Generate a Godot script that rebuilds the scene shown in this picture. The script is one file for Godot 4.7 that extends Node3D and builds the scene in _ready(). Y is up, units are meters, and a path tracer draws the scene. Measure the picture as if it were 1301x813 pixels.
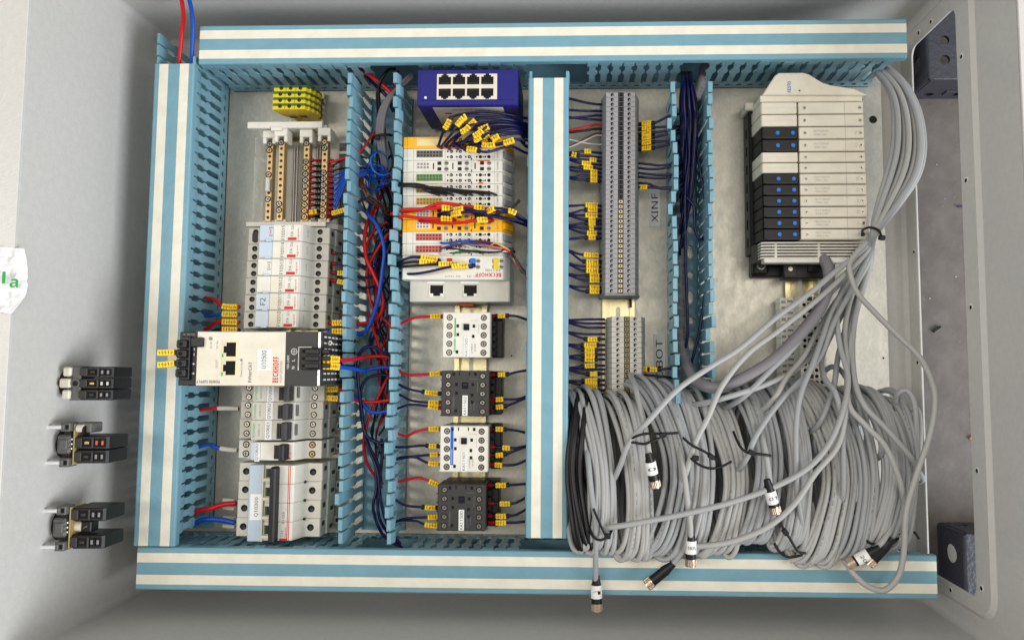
extends Node3D
# An open steel switch cabinet lying on its back, seen from above. All builders work in millimetres:
# x to the right of the picture, y up towards the camera, z towards the lower edge. Plate surface is y = 0.

const MM := 0.001
const EYE_H := 824.0            # camera height above the mounting plate, mm
const FOCAL := 956.3            # focal length in pixels of the 1301 x 813 photograph
const PP := Vector2(708.0, 398.4)
const TURN := Vector3(-0.075, 0.0294, 0.0024)

var cam_rows := []
var mats := {}
var org := {}                   # node -> its origin in mm
var used := {}
var text_cache := {}
var mesh_cache := {}
var rng := RandomNumberGenerator.new()
var ink: Material
var fonts := {}


# ---------- mesh builder ----------
class B:
	var v := PackedVector3Array()
	var n := PackedVector3Array()
	var uv := PackedVector2Array()
	var ix := PackedInt32Array()

	func tri(a: Vector3, b: Vector3, c: Vector3, na: Vector3, nb: Vector3, nc: Vector3) -> void:
		var k := v.size()
		v.append(a); v.append(b); v.append(c)
		n.append(na); n.append(nb); n.append(nc)
		for p in [a, b, c]:
			uv.append(Vector2(p.x, p.z) * 0.01)
		if (b - a).cross(c - a).dot(na + nb + nc) > 0.0:
			ix.append(k); ix.append(k + 2); ix.append(k + 1)
		else:
			ix.append(k); ix.append(k + 1); ix.append(k + 2)

	func quad(a: Vector3, b: Vector3, c: Vector3, d: Vector3, nn: Vector3) -> void:
		tri(a, b, c, nn, nn, nn)
		tri(a, c, d, nn, nn, nn)

	func quads(a: Vector3, b: Vector3, c: Vector3, d: Vector3, na: Vector3, nb: Vector3, nc: Vector3, nd: Vector3) -> void:
		tri(a, b, c, na, nb, nc)
		tri(a, c, d, na, nc, nd)

	# box from its lower corner to its upper corner, edges chamfered by e
	func box(x0: float, y0: float, z0: float, x1: float, y1: float, z1: float, e := 0.35) -> void:
		var c := Vector3(x0 + x1, y0 + y1, z0 + z1) * 0.5
		var h := Vector3(absf(x1 - x0), absf(y1 - y0), absf(z1 - z0)) * 0.5
		obox(c, Vector3.RIGHT, Vector3.UP, Vector3.BACK, h, e)

	# oriented box: centre, three unit axes, half sizes
	func obox(c: Vector3, ax: Vector3, ay: Vector3, az: Vector3, h: Vector3, e := 0.35) -> void:
		e = minf(e, 0.45 * minf(h.x, minf(h.y, h.z)))
		var a := [ax, ay, az]
		var i := [h.x - e, h.y - e, h.z - e]
		var o := [h.x, h.y, h.z]
		for f in 3:
			var p := (f + 1) % 3
			var q := (f + 2) % 3
			for s in [-1.0, 1.0]:
				var m: Vector3 = c + a[f] * (o[f] * s)
				var up: Vector3 = a[p] * i[p]
				var vq: Vector3 = a[q] * i[q]
				quad(m - up - vq, m + up - vq, m + up + vq, m - up + vq, a[f] * s)
		if e <= 0.0:
			return
		for f in 3:
			var p := (f + 1) % 3
			var q := (f + 2) % 3
			for s in [-1.0, 1.0]:
				for t in [-1.0, 1.0]:
					var nn: Vector3 = (a[p] * s + a[q] * t).normalized()
					var e1: Vector3 = c + a[p] * (o[p] * s) + a[q] * (i[q] * t)
					var e2: Vector3 = c + a[p] * (i[p] * s) + a[q] * (o[q] * t)
					var l: Vector3 = a[f] * i[f]
					quad(e1 - l, e1 + l, e2 + l, e2 - l, nn)
		for s in [-1.0, 1.0]:
			for t in [-1.0, 1.0]:
				for w in [-1.0, 1.0]:
					var p1: Vector3 = c + ax * (o[0] * s) + ay * (i[1] * t) + az * (i[2] * w)
					var p2: Vector3 = c + ax * (i[0] * s) + ay * (o[1] * t) + az * (i[2] * w)
					var p3: Vector3 = c + ax * (i[0] * s) + ay * (i[1] * t) + az * (o[2] * w)
					var nn: Vector3 = (ax * s + ay * t + az * w).normalized()
					tri(p1, p2, p3, nn, nn, nn)

	# extrude a 2D outline: point = o + u*ax + w*ay, from t0 to t1 along az; edges of the far cap chamfered by e (convex outlines)
	func prism(poly: PackedVector2Array, o: Vector3, ax: Vector3, ay: Vector3, az: Vector3, t0: float, t1: float, e := 0.0) -> void:
		var area := 0.0
		for k in poly.size():
			area += poly[k].cross(poly[(k + 1) % poly.size()])
		if area < 0.0:
			poly = poly.duplicate()
			poly.reverse()
		var tr := Geometry2D.triangulate_polygon(poly)
		var cnt := poly.size()
		var inner := PackedVector2Array()
		if e > 0.0:
			for k in cnt:
				var d0 := (poly[k] - poly[(k + cnt - 1) % cnt]).normalized()
				var d1 := (poly[(k + 1) % cnt] - poly[k]).normalized()
				var n0 := Vector2(-d0.y, d0.x)
				var n1 := Vector2(-d1.y, d1.x)
				var m := (n0 + n1).normalized()
				inner.append(poly[k] + m * (e / maxf(0.4, m.dot(n0))))
		else:
			inner = poly
		var nz := az if t1 > t0 else -az
		for s in [0, 1]:
			var t := t1 if s == 1 else t0
			var nn := nz if s == 1 else -nz
			var pl := inner
			for k in range(0, tr.size(), 3):
				var q := [pl[tr[k]], pl[tr[k + 1]], pl[tr[k + 2]]]
				tri(o + ax * q[0].x + ay * q[0].y + az * t, o + ax * q[1].x + ay * q[1].y + az * t, o + ax * q[2].x + ay * q[2].y + az * t, nn, nn, nn)
		var te := e if t1 > t0 else -e
		for k in cnt:
			var p := poly[k]
			var q := poly[(k + 1) % cnt]
			var d := (q - p).normalized()
			var nn := ax * d.y - ay * d.x
			quad(o + ax * p.x + ay * p.y + az * (t0 + te), o + ax * q.x + ay * q.y + az * (t0 + te), o + ax * q.x + ay * q.y + az * (t1 - te), o + ax * p.x + ay * p.y + az * (t1 - te), nn)
			if e > 0.0:
				var p2 := inner[k]
				var q2 := inner[(k + 1) % cnt]
				quad(o + ax * p.x + ay * p.y + az * (t1 - te), o + ax * q.x + ay * q.y + az * (t1 - te), o + ax * q2.x + ay * q2.y + az * t1, o + ax * p2.x + ay * p2.y + az * t1, (nn + nz).normalized())
				quad(o + ax * p.x + ay * p.y + az * (t0 + te), o + ax * q.x + ay * q.y + az * (t0 + te), o + ax * q2.x + ay * q2.y + az * t0, o + ax * p2.x + ay * p2.y + az * t0, (nn - nz).normalized())

	func cyl(p: Vector3, q: Vector3, r: float, sides := 12, r2 := -1.0, cap := true) -> void:
		if r2 < 0.0:
			r2 = r
		var w := (q - p).normalized()
		var a := w.cross(Vector3.UP if absf(w.y) < 0.9 else Vector3.RIGHT).normalized()
		var b := w.cross(a)
		for k in sides:
			var t0 := TAU * k / sides
			var t1 := TAU * (k + 1) / sides
			var d0 := a * cos(t0) + b * sin(t0)
			var d1 := a * cos(t1) + b * sin(t1)
			quads(p + d0 * r, p + d1 * r, q + d1 * r2, q + d0 * r2, d0, d1, d1, d0)
			if cap:
				tri(p, p + d0 * r, p + d1 * r, -w, -w, -w)
				tri(q, q + d0 * r2, q + d1 * r2, w, w, w)

	# tube along a smooth path
	func tube(pts: PackedVector3Array, r: float, sides := 8, taper := 1.0) -> void:
		var m := pts.size()
		if m < 2:
			return
		var t := (pts[1] - pts[0]).normalized()
		var a := t.cross(Vector3.UP if absf(t.y) < 0.9 else Vector3.RIGHT).normalized()
		var base := v.size()
		for k in m:
			if k > 0 and k < m - 1:
				t = (pts[k + 1] - pts[k - 1]).normalized()
			elif k == m - 1:
				t = (pts[k] - pts[k - 1]).normalized()
			a = (a - t * a.dot(t)).normalized()
			var b := t.cross(a)
			var rr := r * lerpf(1.0, taper, float(k) / (m - 1))
			for s in sides:
				var d := a * cos(TAU * s / sides) + b * sin(TAU * s / sides)
				v.append(pts[k] + d * rr)
				n.append(d)
				uv.append(Vector2(float(s) / sides, k * 0.2))
		for k in m - 1:
			for s in sides:
				var p := base + k * sides + s
				var q := base + k * sides + (s + 1) % sides
				face(p, q, q + sides)
				face(p, q + sides, p + sides)
		for e in [0, m - 1]:
			var w := (pts[0] - pts[1]).normalized() if e == 0 else (pts[m - 1] - pts[m - 2]).normalized()
			for s in range(1, sides - 1):
				tri(v[base + e * sides], v[base + e * sides + s], v[base + e * sides + s + 1], w, w, w)

	func face(a: int, b: int, c: int) -> void:
		if (v[b] - v[a]).cross(v[c] - v[a]).dot(n[a] + n[b] + n[c]) > 0.0:
			ix.append(a); ix.append(c); ix.append(b)
		else:
			ix.append(a); ix.append(b); ix.append(c)

	# flat cell (u0..u1, w0..w1) with an elliptic hole, both faces and the rim of the hole
	func cell(o: Vector3, ax: Vector3, ay: Vector3, az: Vector3, u0: float, u1: float, w0: float, w1: float, cu: float, cw: float, ru: float, rw: float, th: float) -> void:
		var sides := 16
		var inn := []
		var out := []
		for k in sides:
			var t := TAU * (k + 0.5) / sides
			var d := Vector2(cos(t), sin(t))
			inn.append(Vector2(cu + d.x * ru, cw + d.y * rw))
			var s := 1e9
			if d.x > 1e-6: s = minf(s, (u1 - cu) / d.x)
			if d.x < -1e-6: s = minf(s, (u0 - cu) / d.x)
			if d.y > 1e-6: s = minf(s, (w1 - cw) / d.y)
			if d.y < -1e-6: s = minf(s, (w0 - cw) / d.y)
			out.append(Vector2(cu, cw) + d * s)
		for k in sides:
			var j := (k + 1) % sides
			var ring := [inn[k], inn[j], out[j], out[k]]
			for s in [0.0, 1.0]:
				var q := []
				for p in ring:
					q.append(o + ax * p.x + ay * p.y + az * (th * s))
				quad(q[0], q[1], q[2], q[3], az * (s * 2.0 - 1.0))
			# corner of the rectangle between two rays that hit different sides
			var oj: Vector2 = out[j]
			var ok: Vector2 = out[k]
			if absf(oj.x - ok.x) > 1e-4 and absf(oj.y - ok.y) > 1e-4:
				var c := Vector2(u1 if maxf(oj.x, ok.x) > u1 - 1e-3 else u0, w1 if maxf(oj.y, ok.y) > w1 - 1e-3 else w0)
				for s in [0.0, 1.0]:
					tri(o + ax * ok.x + ay * ok.y + az * (th * s), o + ax * oj.x + ay * oj.y + az * (th * s), o + ax * c.x + ay * c.y + az * (th * s), az * (s * 2.0 - 1.0), az * (s * 2.0 - 1.0), az * (s * 2.0 - 1.0))
			var i0: Vector2 = inn[k]
			var i1: Vector2 = inn[j]
			var md := (Vector2(cu, cw) - (i0 + i1) * 0.5).normalized()
			quad(o + ax * i0.x + ay * i0.y, o + ax * i1.x + ay * i1.y, o + ax * i1.x + ay * i1.y + az * th, o + ax * i0.x + ay * i0.y + az * th, ax * md.x + ay * md.y)

	func mesh(off: Vector3) -> ArrayMesh:
		var p := PackedVector3Array()
		p.resize(v.size())
		for k in v.size():
			p[k] = (v[k] - off) * 0.001
		var arr := []
		arr.resize(Mesh.ARRAY_MAX)
		arr[Mesh.ARRAY_VERTEX] = p
		arr[Mesh.ARRAY_NORMAL] = n
		arr[Mesh.ARRAY_TEX_UV] = uv
		arr[Mesh.ARRAY_INDEX] = ix
		var m := ArrayMesh.new()
		m.add_surface_from_arrays(Mesh.PRIMITIVE_TRIANGLES, arr)
		return m


# ---------- placing ----------
func lens_basis() -> Basis:      # columns: where the world axes point in the camera (x right, y down, z ahead)
	var k := TURN.normalized()
	var r := Basis(k, TURN.length())
	return Basis(r * Vector3(1, 0, 0), r * Vector3(0, 0, -1), r * Vector3(0, 1, 0))


func at(u: float, v: float, h: float) -> Vector3:   # where a sight line of the photograph meets the level h
	var d := lens_basis().transposed() * Vector3((u - PP.x) / FOCAL, (v - PP.y) / FOCAL, 1.0)
	var t := (h - EYE_H) / d.y
	return Vector3(d.x * t, h, d.z * t)


func nm(called: String) -> String:
	used[called] = used.get(called, 0) + 1
	return called if used[called] == 1 else "%s_%03d" % [called, used[called] - 1]


func thing(called: String, label: String, category: String, x: float, y: float, z: float, group := "") -> Node3D:
	var o := Node3D.new()
	o.name = nm(called)
	add_child(o, true)
	o.position = Vector3(x, y, z) * MM
	org[o] = Vector3(x, y, z)
	tag(o, label, category, group)
	return o


func tag(o: Node3D, label: String, category: String, group := "") -> void:
	o.set_meta("label", label)
	o.set_meta("category", category)
	if group != "":
		o.set_meta("group", group)


func part(b: B, called: String, m: Material, parent: Node3D) -> MeshInstance3D:
	var o := MeshInstance3D.new()
	o.name = called
	var off: Vector3 = org[parent]
	o.mesh = b.mesh(off)
	o.material_override = null
	o.mesh.surface_set_material(0, m)
	parent.add_child(o, true)
	org[o] = off
	return o


# a ready mesh (modelled round 0,0,0) set at p with a basis
func put(mesh: Mesh, called: String, parent: Node3D, p: Vector3, bs := Basis.IDENTITY, m: Material = null) -> MeshInstance3D:
	var o := MeshInstance3D.new()
	o.name = called
	o.mesh = mesh
	if m:
		o.material_override = m
	var off: Vector3 = org[parent]
	o.transform = Transform3D(bs, (p - off) * MM)
	parent.add_child(o, true)
	org[o] = p
	return o


func copy(root: Node3D, called: String, d: Vector3, label: String) -> Node3D:
	var c: Node3D = root.duplicate()
	c.name = nm(called)
	add_child(c, true)
	c.position = root.position + d * MM
	org[c] = org[root] + d
	c.set_meta("label", label)
	return c


func shape(key: String, b: B, m: Material) -> ArrayMesh:
	if not mesh_cache.has(key):
		var a := b.mesh(Vector3.ZERO)
		a.surface_set_material(0, m)
		mesh_cache[key] = a
	return mesh_cache[key]


# lettering lying on a level surface; way: r reads to +x, l to -x, u to -z, d to +z
func write(parent: Node3D, s: String, x: float, y: float, z: float, tall: float, way := "r", m: Material = null, wide := 0.0, face := "sans") -> MeshInstance3D:
	var dir: Vector3 = {"r": Vector3(1, 0, 0), "l": Vector3(-1, 0, 0), "u": Vector3(0, 0, -1), "d": Vector3(0, 0, 1)}[way]
	return write_along(parent, s, Vector3(x, y, z), dir, Vector3.UP, tall, m, wide, face)


func write_along(parent: Node3D, s: String, p: Vector3, dir: Vector3, out: Vector3, tall: float, m: Material = null, wide := 0.0, face := "sans") -> MeshInstance3D:
	var key := s + "|" + face
	if not text_cache.has(key):
		var t := TextMesh.new()
		var f := SystemFont.new()
		f.font_names = PackedStringArray(["Droid Sans" if face != "serif" else "Droid Serif"])
		if face == "bold":
			f.font_weight = 700
		t.font = f
		t.text = s
		t.font_size = 24
		t.pixel_size = 0.01
		t.depth = 0.0
		t.curve_step = 3.0
		text_cache[key] = [t, t.get_aabb()]
	var t: TextMesh = text_cache[key][0]
	var box: AABB = text_cache[key][1]
	var ky := tall * MM / maxf(box.size.y, 0.001)
	var kx := ky if wide <= 0.0 else wide * MM / maxf(box.size.x, 0.001)
	var up := out.cross(dir).normalized()
	var c := box.get_center()
	var bs := Basis(dir * kx, up * ky, out * minf(kx, ky))
	var o := put(t, "lettering", parent, p, bs, m if m else ink)
	o.position -= bs * Vector3(c.x, c.y, 0)
	return o


func smooth(p: PackedVector3Array, seg := 6) -> PackedVector3Array:
	if p.size() < 3:
		return p
	var out := PackedVector3Array()
	for k in p.size() - 1:
		var a := p[maxi(k - 1, 0)]
		var d := p[mini(k + 2, p.size() - 1)]
		for s in seg:
			out.append(p[k].cubic_interpolate(p[k + 1], a, d, float(s) / seg))
	out.append(p[p.size() - 1])
	return out


func px(l: Array) -> PackedVector3Array:      # [u, v, h, u, v, h ...] to points
	var out := PackedVector3Array()
	for k in range(0, l.size(), 3):
		out.append(at(l[k], l[k + 1], l[k + 2]))
	return out


func stretch(p: PackedVector3Array, a: float, b: float) -> PackedVector3Array:   # the piece of a path between two lengths
	var out := PackedVector3Array()
	var s := 0.0
	for k in p.size() - 1:
		var l := p[k].distance_to(p[k + 1])
		if s + l >= a and out.is_empty():
			out.append(p[k].lerp(p[k + 1], clampf((a - s) / maxf(l, 1e-5), 0, 1)))
		if not out.is_empty():
			if s + l >= b:
				out.append(p[k].lerp(p[k + 1], clampf((b - s) / maxf(l, 1e-5), 0, 1)))
				return out
			if s + l > a:
				out.append(p[k + 1])
		s += l
	return out


func nth(k: int) -> String:
	var w := ["first", "second", "third", "fourth", "fifth", "sixth", "seventh", "eighth", "ninth", "tenth", "eleventh", "twelfth"]
	if k < w.size():
		return w[k]
	var d := k + 1
	return str(d) + ("st" if d % 10 == 1 and d % 100 != 11 else "nd" if d % 10 == 2 and d % 100 != 12 else "rd" if d % 10 == 3 and d % 100 != 13 else "th")


# ---------- materials ----------
func noise_tex(freq: float, kind: int, normal: bool, seed_: int, ramp: Gradient = null, size := 256) -> NoiseTexture2D:
	var t := NoiseTexture2D.new()
	var f := FastNoiseLite.new()
	f.noise_type = kind
	f.frequency = freq
	f.seed = seed_
	f.fractal_octaves = 4
	t.noise = f
	t.width = size
	t.height = size
	t.seamless = true
	t.as_normal_map = normal
	t.bump_strength = 4.0
	if ramp:
		t.color_ramp = ramp
	return t


func ramp(a: Color, b: Color) -> Gradient:
	var g := Gradient.new()
	g.set_color(0, a)
	g.set_color(1, b)
	return g


var grain: NoiseTexture2D
var mottle: NoiseTexture2D

func plastic(name_: String, c: Color, rough := 0.5, tex := true) -> StandardMaterial3D:
	var m := StandardMaterial3D.new()
	m.resource_name = name_
	m.albedo_color = c
	m.roughness = rough
	m.metallic_specular = 0.42
	if tex:
		m.normal_enabled = true
		m.normal_texture = grain
		m.normal_scale = 0.1
		m.albedo_texture = mottle
		m.uv1_triplanar = true
		m.uv1_world_triplanar = true
		m.uv1_scale = Vector3.ONE * 30.0
	mats[name_] = m
	return m


func metal(name_: String, c: Color, rough := 0.35, k := 1.0) -> StandardMaterial3D:
	var m := StandardMaterial3D.new()
	m.resource_name = name_
	m.albedo_color = c
	m.roughness = rough
	m.metallic = k
	m.normal_enabled = true
	m.normal_texture = grain
	m.normal_scale = 0.1
	m.uv1_triplanar = true
	m.uv1_world_triplanar = true
	m.uv1_scale = Vector3.ONE * 30.0
	mats[name_] = m
	return m


func clear(name_: String, c: Color, a: float) -> StandardMaterial3D:
	var m := StandardMaterial3D.new()
	m.resource_name = name_
	m.albedo_color = Color(c.r, c.g, c.b, a)
	m.transparency = BaseMaterial3D.TRANSPARENCY_ALPHA
	m.roughness = 0.12
	mats[name_] = m
	return m


func make_materials() -> void:
	grain = noise_tex(0.06, FastNoiseLite.TYPE_SIMPLEX_SMOOTH, true, 3)
	mottle = noise_tex(0.02, FastNoiseLite.TYPE_SIMPLEX_SMOOTH, false, 5, ramp(Color(0.965, 0.965, 0.965), Color(1, 1, 1)))
	plastic("duct_blue", Color(0.455, 0.625, 0.69), 0.42)
	plastic("stripe", Color(0.90, 0.885, 0.825), 0.45)
	plastic("white", Color(0.86, 0.85, 0.81), 0.42)
	plastic("cream", Color(0.86, 0.835, 0.77), 0.45)
	plastic("light_grey", Color(0.77, 0.76, 0.72), 0.45)
	plastic("mid_grey", Color(0.52, 0.52, 0.53), 0.5)
	plastic("block_grey", Color(0.37, 0.37, 0.36), 0.5)
	plastic("terminal_grey", Color(0.61, 0.60, 0.615), 0.5)
	plastic("terminal_pale", Color(0.73, 0.72, 0.68), 0.5)
	plastic("charcoal", Color(0.20, 0.195, 0.19), 0.5)
	plastic("black", Color(0.055, 0.055, 0.06), 0.45)
	plastic("soot", Color(0.02, 0.02, 0.022), 0.8, false)
	plastic("yellow", Color(0.95, 0.68, 0.03), 0.42)
	plastic("marker", Color(0.97, 0.80, 0.13), 0.42, false)
	plastic("earth_yellow", Color(0.86, 0.74, 0.13), 0.42)
	plastic("earth_green", Color(0.22, 0.42, 0.14), 0.42)
	plastic("red", Color(0.72, 0.05, 0.09), 0.38, false)
	plastic("ferrule", Color(0.55, 0.02, 0.05), 0.42, false)
	plastic("blue", Color(0.03, 0.28, 0.68), 0.38, false)
	plastic("navy", Color(0.045, 0.045, 0.24), 0.35, false)
	plastic("wire_black", Color(0.035, 0.035, 0.04), 0.4, false)
	plastic("wire_brown", Color(0.33, 0.15, 0.09), 0.4, false)
	plastic("wire_white", Color(0.75, 0.72, 0.68), 0.4, false)
	plastic("wire_green", Color(0.12, 0.42, 0.16), 0.4, false)
	plastic("wire_pink", Color(0.72, 0.36, 0.42), 0.4, false)
	plastic("wire_violet", Color(0.27, 0.14, 0.38), 0.4, false)
	plastic("wire_grey", Color(0.42, 0.42, 0.42), 0.4, false)
	plastic("cable", Color(0.605, 0.61, 0.61), 0.42, false)
	plastic("cable_b", Color(0.63, 0.63, 0.62), 0.42, false)
	plastic("cable_c", Color(0.575, 0.585, 0.59), 0.42, false)
	plastic("thick_cable", Color(0.47, 0.46, 0.475), 0.5, false)
	plastic("switch_blue", Color(0.10, 0.10, 0.44), 0.5)
	plastic("button_blue", Color(0.10, 0.42, 0.78), 0.4, false)
	plastic("paper", Color(0.88, 0.88, 0.87), 0.6, false)
	plastic("paper_grey", Color(0.79, 0.78, 0.75), 0.6, false)
	plastic("tint", Color(0.70, 0.76, 0.81), 0.25)
	plastic("led_grey", Color(0.42, 0.42, 0.40), 0.3, false)
	plastic("led_green", Color(0.44, 0.53, 0.37), 0.3, false)
	plastic("led_tan", Color(0.58, 0.51, 0.30), 0.3, false)
	plastic("led_yellow", Color(0.74, 0.62, 0.30), 0.3, false)
	plastic("led_pink", Color(0.66, 0.42, 0.37), 0.3, false)
	plastic("led_cream", Color(0.86, 0.80, 0.60), 0.3, false)
	plastic("orange", Color(0.80, 0.33, 0.08), 0.4, false)
	plastic("print_red", Color(0.78, 0.07, 0.08), 0.6, false)
	plastic("print_green", Color(0.15, 0.62, 0.25), 0.6, false)
	plastic("print_blue", Color(0.07, 0.36, 0.75), 0.6, false)
	plastic("print_grey", Color(0.42, 0.42, 0.42), 0.6, false)
	plastic("print_pale", Color(0.60, 0.60, 0.60), 0.6, false)
	plastic("bag_film", Color(0.86, 0.86, 0.87), 0.3)
	ink = plastic("ink", Color(0.06, 0.06, 0.07), 0.6, false)
	metal("steel", Color(0.72, 0.71, 0.68), 0.32)
	metal("screw", Color(0.60, 0.58, 0.54), 0.3)
	metal("brass", Color(0.74, 0.63, 0.45), 0.45, 0.75)
	metal("brass_dark", Color(0.52, 0.38, 0.20), 0.45)
	metal("rail", Color(0.80, 0.76, 0.60), 0.32)
	metal("nickel", Color(0.76, 0.68, 0.60), 0.28)
	metal("silver", Color(0.62, 0.62, 0.61), 0.36)
	metal("pin", Color(0.92, 0.92, 0.92), 0.4, 0.3)
	clear("glassy", Color(0.85, 0.87, 0.87), 0.1)
	# faint maker's print along some sheaths
	var im := Image.create(64, 128, false, Image.FORMAT_RGB8)
	im.fill(Color(1, 1, 1))
	for y in range(8, 92):
		for x in range(13, 18):
			if rng.randf() < 0.42 and (y / 7) % 3 != 0:
				im.set_pixel(x, y, Color(0.55, 0.55, 0.55))
	var print_tex := ImageTexture.create_from_image(im)
	for q in ["cable_b", "cable_c", "thick_cable"]:
		mats[q].albedo_texture = print_tex
	# handling marks on lids, stripes and the painted walls
	var smudge := noise_tex(0.009, FastNoiseLite.TYPE_SIMPLEX_SMOOTH, false, 53, ramp(Color(0.965, 0.963, 0.955), Color(1, 1, 1)), 512)
	for q in ["duct_blue", "stripe", "cream", "light_grey", "white"]:
		var s: StandardMaterial3D = mats[q]
		s.detail_enabled = true
		s.detail_blend_mode = BaseMaterial3D.BLEND_MODE_MUL
		s.detail_albedo = smudge
		s.uv1_scale = Vector3.ONE * 9.0
		s.roughness_texture = noise_tex(0.02, FastNoiseLite.TYPE_SIMPLEX_SMOOTH, false, 59, ramp(Color(0.7, 0.7, 0.7), Color(1, 1, 1))) if q == "duct_blue" else mats.duct_blue.roughness_texture
	# galvanised sheet: cloudy spangle in colour and gloss
	var z := metal("zinc", Color(0.80, 0.79, 0.745), 0.45, 0.45)
	z.albedo_texture = noise_tex(0.012, FastNoiseLite.TYPE_CELLULAR, false, 11, ramp(Color(0.93, 0.93, 0.93), Color(1, 1, 1)), 512)
	z.detail_enabled = true
	z.detail_blend_mode = BaseMaterial3D.BLEND_MODE_MUL
	z.detail_albedo = noise_tex(0.03, FastNoiseLite.TYPE_SIMPLEX_SMOOTH, false, 19, ramp(Color(0.92, 0.915, 0.90), Color(1, 1, 1)), 512)
	z.roughness_texture = noise_tex(0.01, FastNoiseLite.TYPE_SIMPLEX_SMOOTH, false, 23, ramp(Color(0.75, 0.75, 0.75), Color(1, 1, 1)), 512)
	z.uv1_scale = Vector3(16.0, 16.0, 9.0)
	z.normal_scale = 0.05
	# powder coat with a fine orange peel
	var p := plastic("powder", Color(0.775, 0.77, 0.755), 0.3)
	p.uv1_scale = Vector3.ONE * 22.0
	p.normal_scale = 0.16
	p.metallic_specular = 0.4
	var h := plastic("hammer", Color(0.24, 0.245, 0.28), 0.34)
	h.normal_texture = noise_tex(0.05, FastNoiseLite.TYPE_CELLULAR, true, 31)
	h.normal_scale = 0.28
	h.uv1_scale = Vector3.ONE * 14.0
	var fl := plastic("lino", Color(0.43, 0.41, 0.395), 0.6)
	fl.albedo_texture = noise_tex(0.008, FastNoiseLite.TYPE_SIMPLEX_SMOOTH, false, 41, ramp(Color(0.86, 0.855, 0.85), Color(1, 1, 1)), 512)
	fl.uv1_scale = Vector3.ONE * 6.0
	fl.detail_enabled = true
	fl.detail_blend_mode = BaseMaterial3D.BLEND_MODE_MIX
	fl.detail_albedo = noise_tex(0.02, FastNoiseLite.TYPE_SIMPLEX_SMOOTH, false, 43, ramp(Color(0.42, 0.405, 0.395), Color(0.47, 0.46, 0.455)), 512)
	var g := Gradient.new()
	g.set_color(0, Color(0, 0, 0))
	g.set_color(1, Color(1, 1, 1))
	g.set_offset(0, 0.70)
	g.set_offset(1, 0.95)
	fl.detail_mask = noise_tex(0.05, FastNoiseLite.TYPE_CELLULAR, false, 47, g, 512)


# ---------- the scene ----------
func _ready() -> void:
	rng.seed = 20240611
	var cam := Camera3D.new()
	cam.name = "camera"
	cam.projection = Camera3D.PROJECTION_FRUSTUM
	cam.near = 0.05
	cam.far = 30.0
	cam.size = cam.near * 813.0 / FOCAL
	cam.frustum_offset = Vector2(650.5 - PP.x, PP.y - 406.5) * (cam.near / FOCAL)
	var k := lens_basis().transposed()          # columns: camera axes in the world
	cam.transform = Transform3D(Basis(k.x, -k.y, -k.z), Vector3(0, EYE_H, 0) * MM)
	add_child(cam)

	var e := Environment.new()
	e.background_mode = Environment.BG_COLOR
	e.background_color = Color(0.725, 0.72, 0.715)
	e.tonemap_mode = Environment.TONE_MAPPER_LINEAR
	e.tonemap_exposure = 1.04
	e.sdfgi_enabled = true
	e.ssao_enabled = true
	e.ssil_enabled = true
	var we := WorldEnvironment.new()
	we.name = "surroundings"
	we.environment = e
	add_child(we)
	# ceiling fittings of the workshop, out of the picture, and the window side to the right
	lamp("ceiling_lamp", Vector3(-1.35, 2.2, -0.2), Vector3(0.1, 0, 0), Vector2(0.5, 1.6), 2.35, Color(1.0, 0.975, 0.93))
	lamp("ceiling_lamp", Vector3(0.75, 2.4, -0.45), Vector3(0, 0, 0), Vector2(0.5, 1.6), 1.3, Color(1.0, 0.965, 0.91))
	lamp("window_light", Vector3(2.3, 1.5, 1.0), Vector3(-0.47, 0.1, -0.2), Vector2(1.8, 1.4), 9.5, Color(0.965, 0.98, 1.0))

	make_materials()
	build_floor()
	build_enclosure()
	build_plate()
	build_ducts()
	build_rails()
	build_left_column()
	build_power_supply()
	build_breakers()
	build_switch()
	build_bus_terminals()
	build_contactors()
	build_terminal_rows()
	build_valves()
	build_wall_blocks()
	build_bag()
	build_wires()
	build_cables()


func lamp(called: String, p: Vector3, to: Vector3, size: Vector2, energy: float, c: Color) -> void:
	var l := AreaLight3D.new()
	l.name = nm(called)
	l.area_size = size
	l.light_energy = energy
	l.light_color = c
	l.shadow_enabled = true
	l.area_range = 12.0
	l.area_attenuation = 2.0
	var up := Vector3.UP if absf((to - p).normalized().y) < 0.95 else Vector3.BACK
	l.transform = Transform3D(Basis.looking_at(to - p, up), p)
	add_child(l)


# rounded rectangle, 4 x 7 points, and its bounding corners for the same count
func round_rect(x0: float, y0: float, x1: float, y1: float, r: float) -> PackedVector2Array:
	var o := PackedVector2Array()
	var c := [Vector2(x1 - r, y1 - r), Vector2(x0 + r, y1 - r), Vector2(x0 + r, y0 + r), Vector2(x1 - r, y0 + r)]
	for q in 4:
		for s in 7:
			var t := PI * 0.5 * (q + s / 6.0)
			o.append(c[q] + Vector2(cos(t), sin(t)) * r)
	return o


func band(b: B, inn: PackedVector2Array, out: PackedVector2Array, o: Vector3, ax: Vector3, ay: Vector3, az: Vector3, ti: float, to: float, nn: Vector3) -> void:
	for k in inn.size():
		var j := (k + 1) % inn.size()
		var q := [o + ax * inn[k].x + ay * inn[k].y + az * ti, o + ax * inn[j].x + ay * inn[j].y + az * ti, o + ax * out[j].x + ay * out[j].y + az * to, o + ax * out[k].x + ay * out[k].y + az * to]
		var m := nn
		b.tri(q[0], q[1], q[2], m, m, m)
		b.tri(q[0], q[2], q[3], m, m, m)


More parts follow.
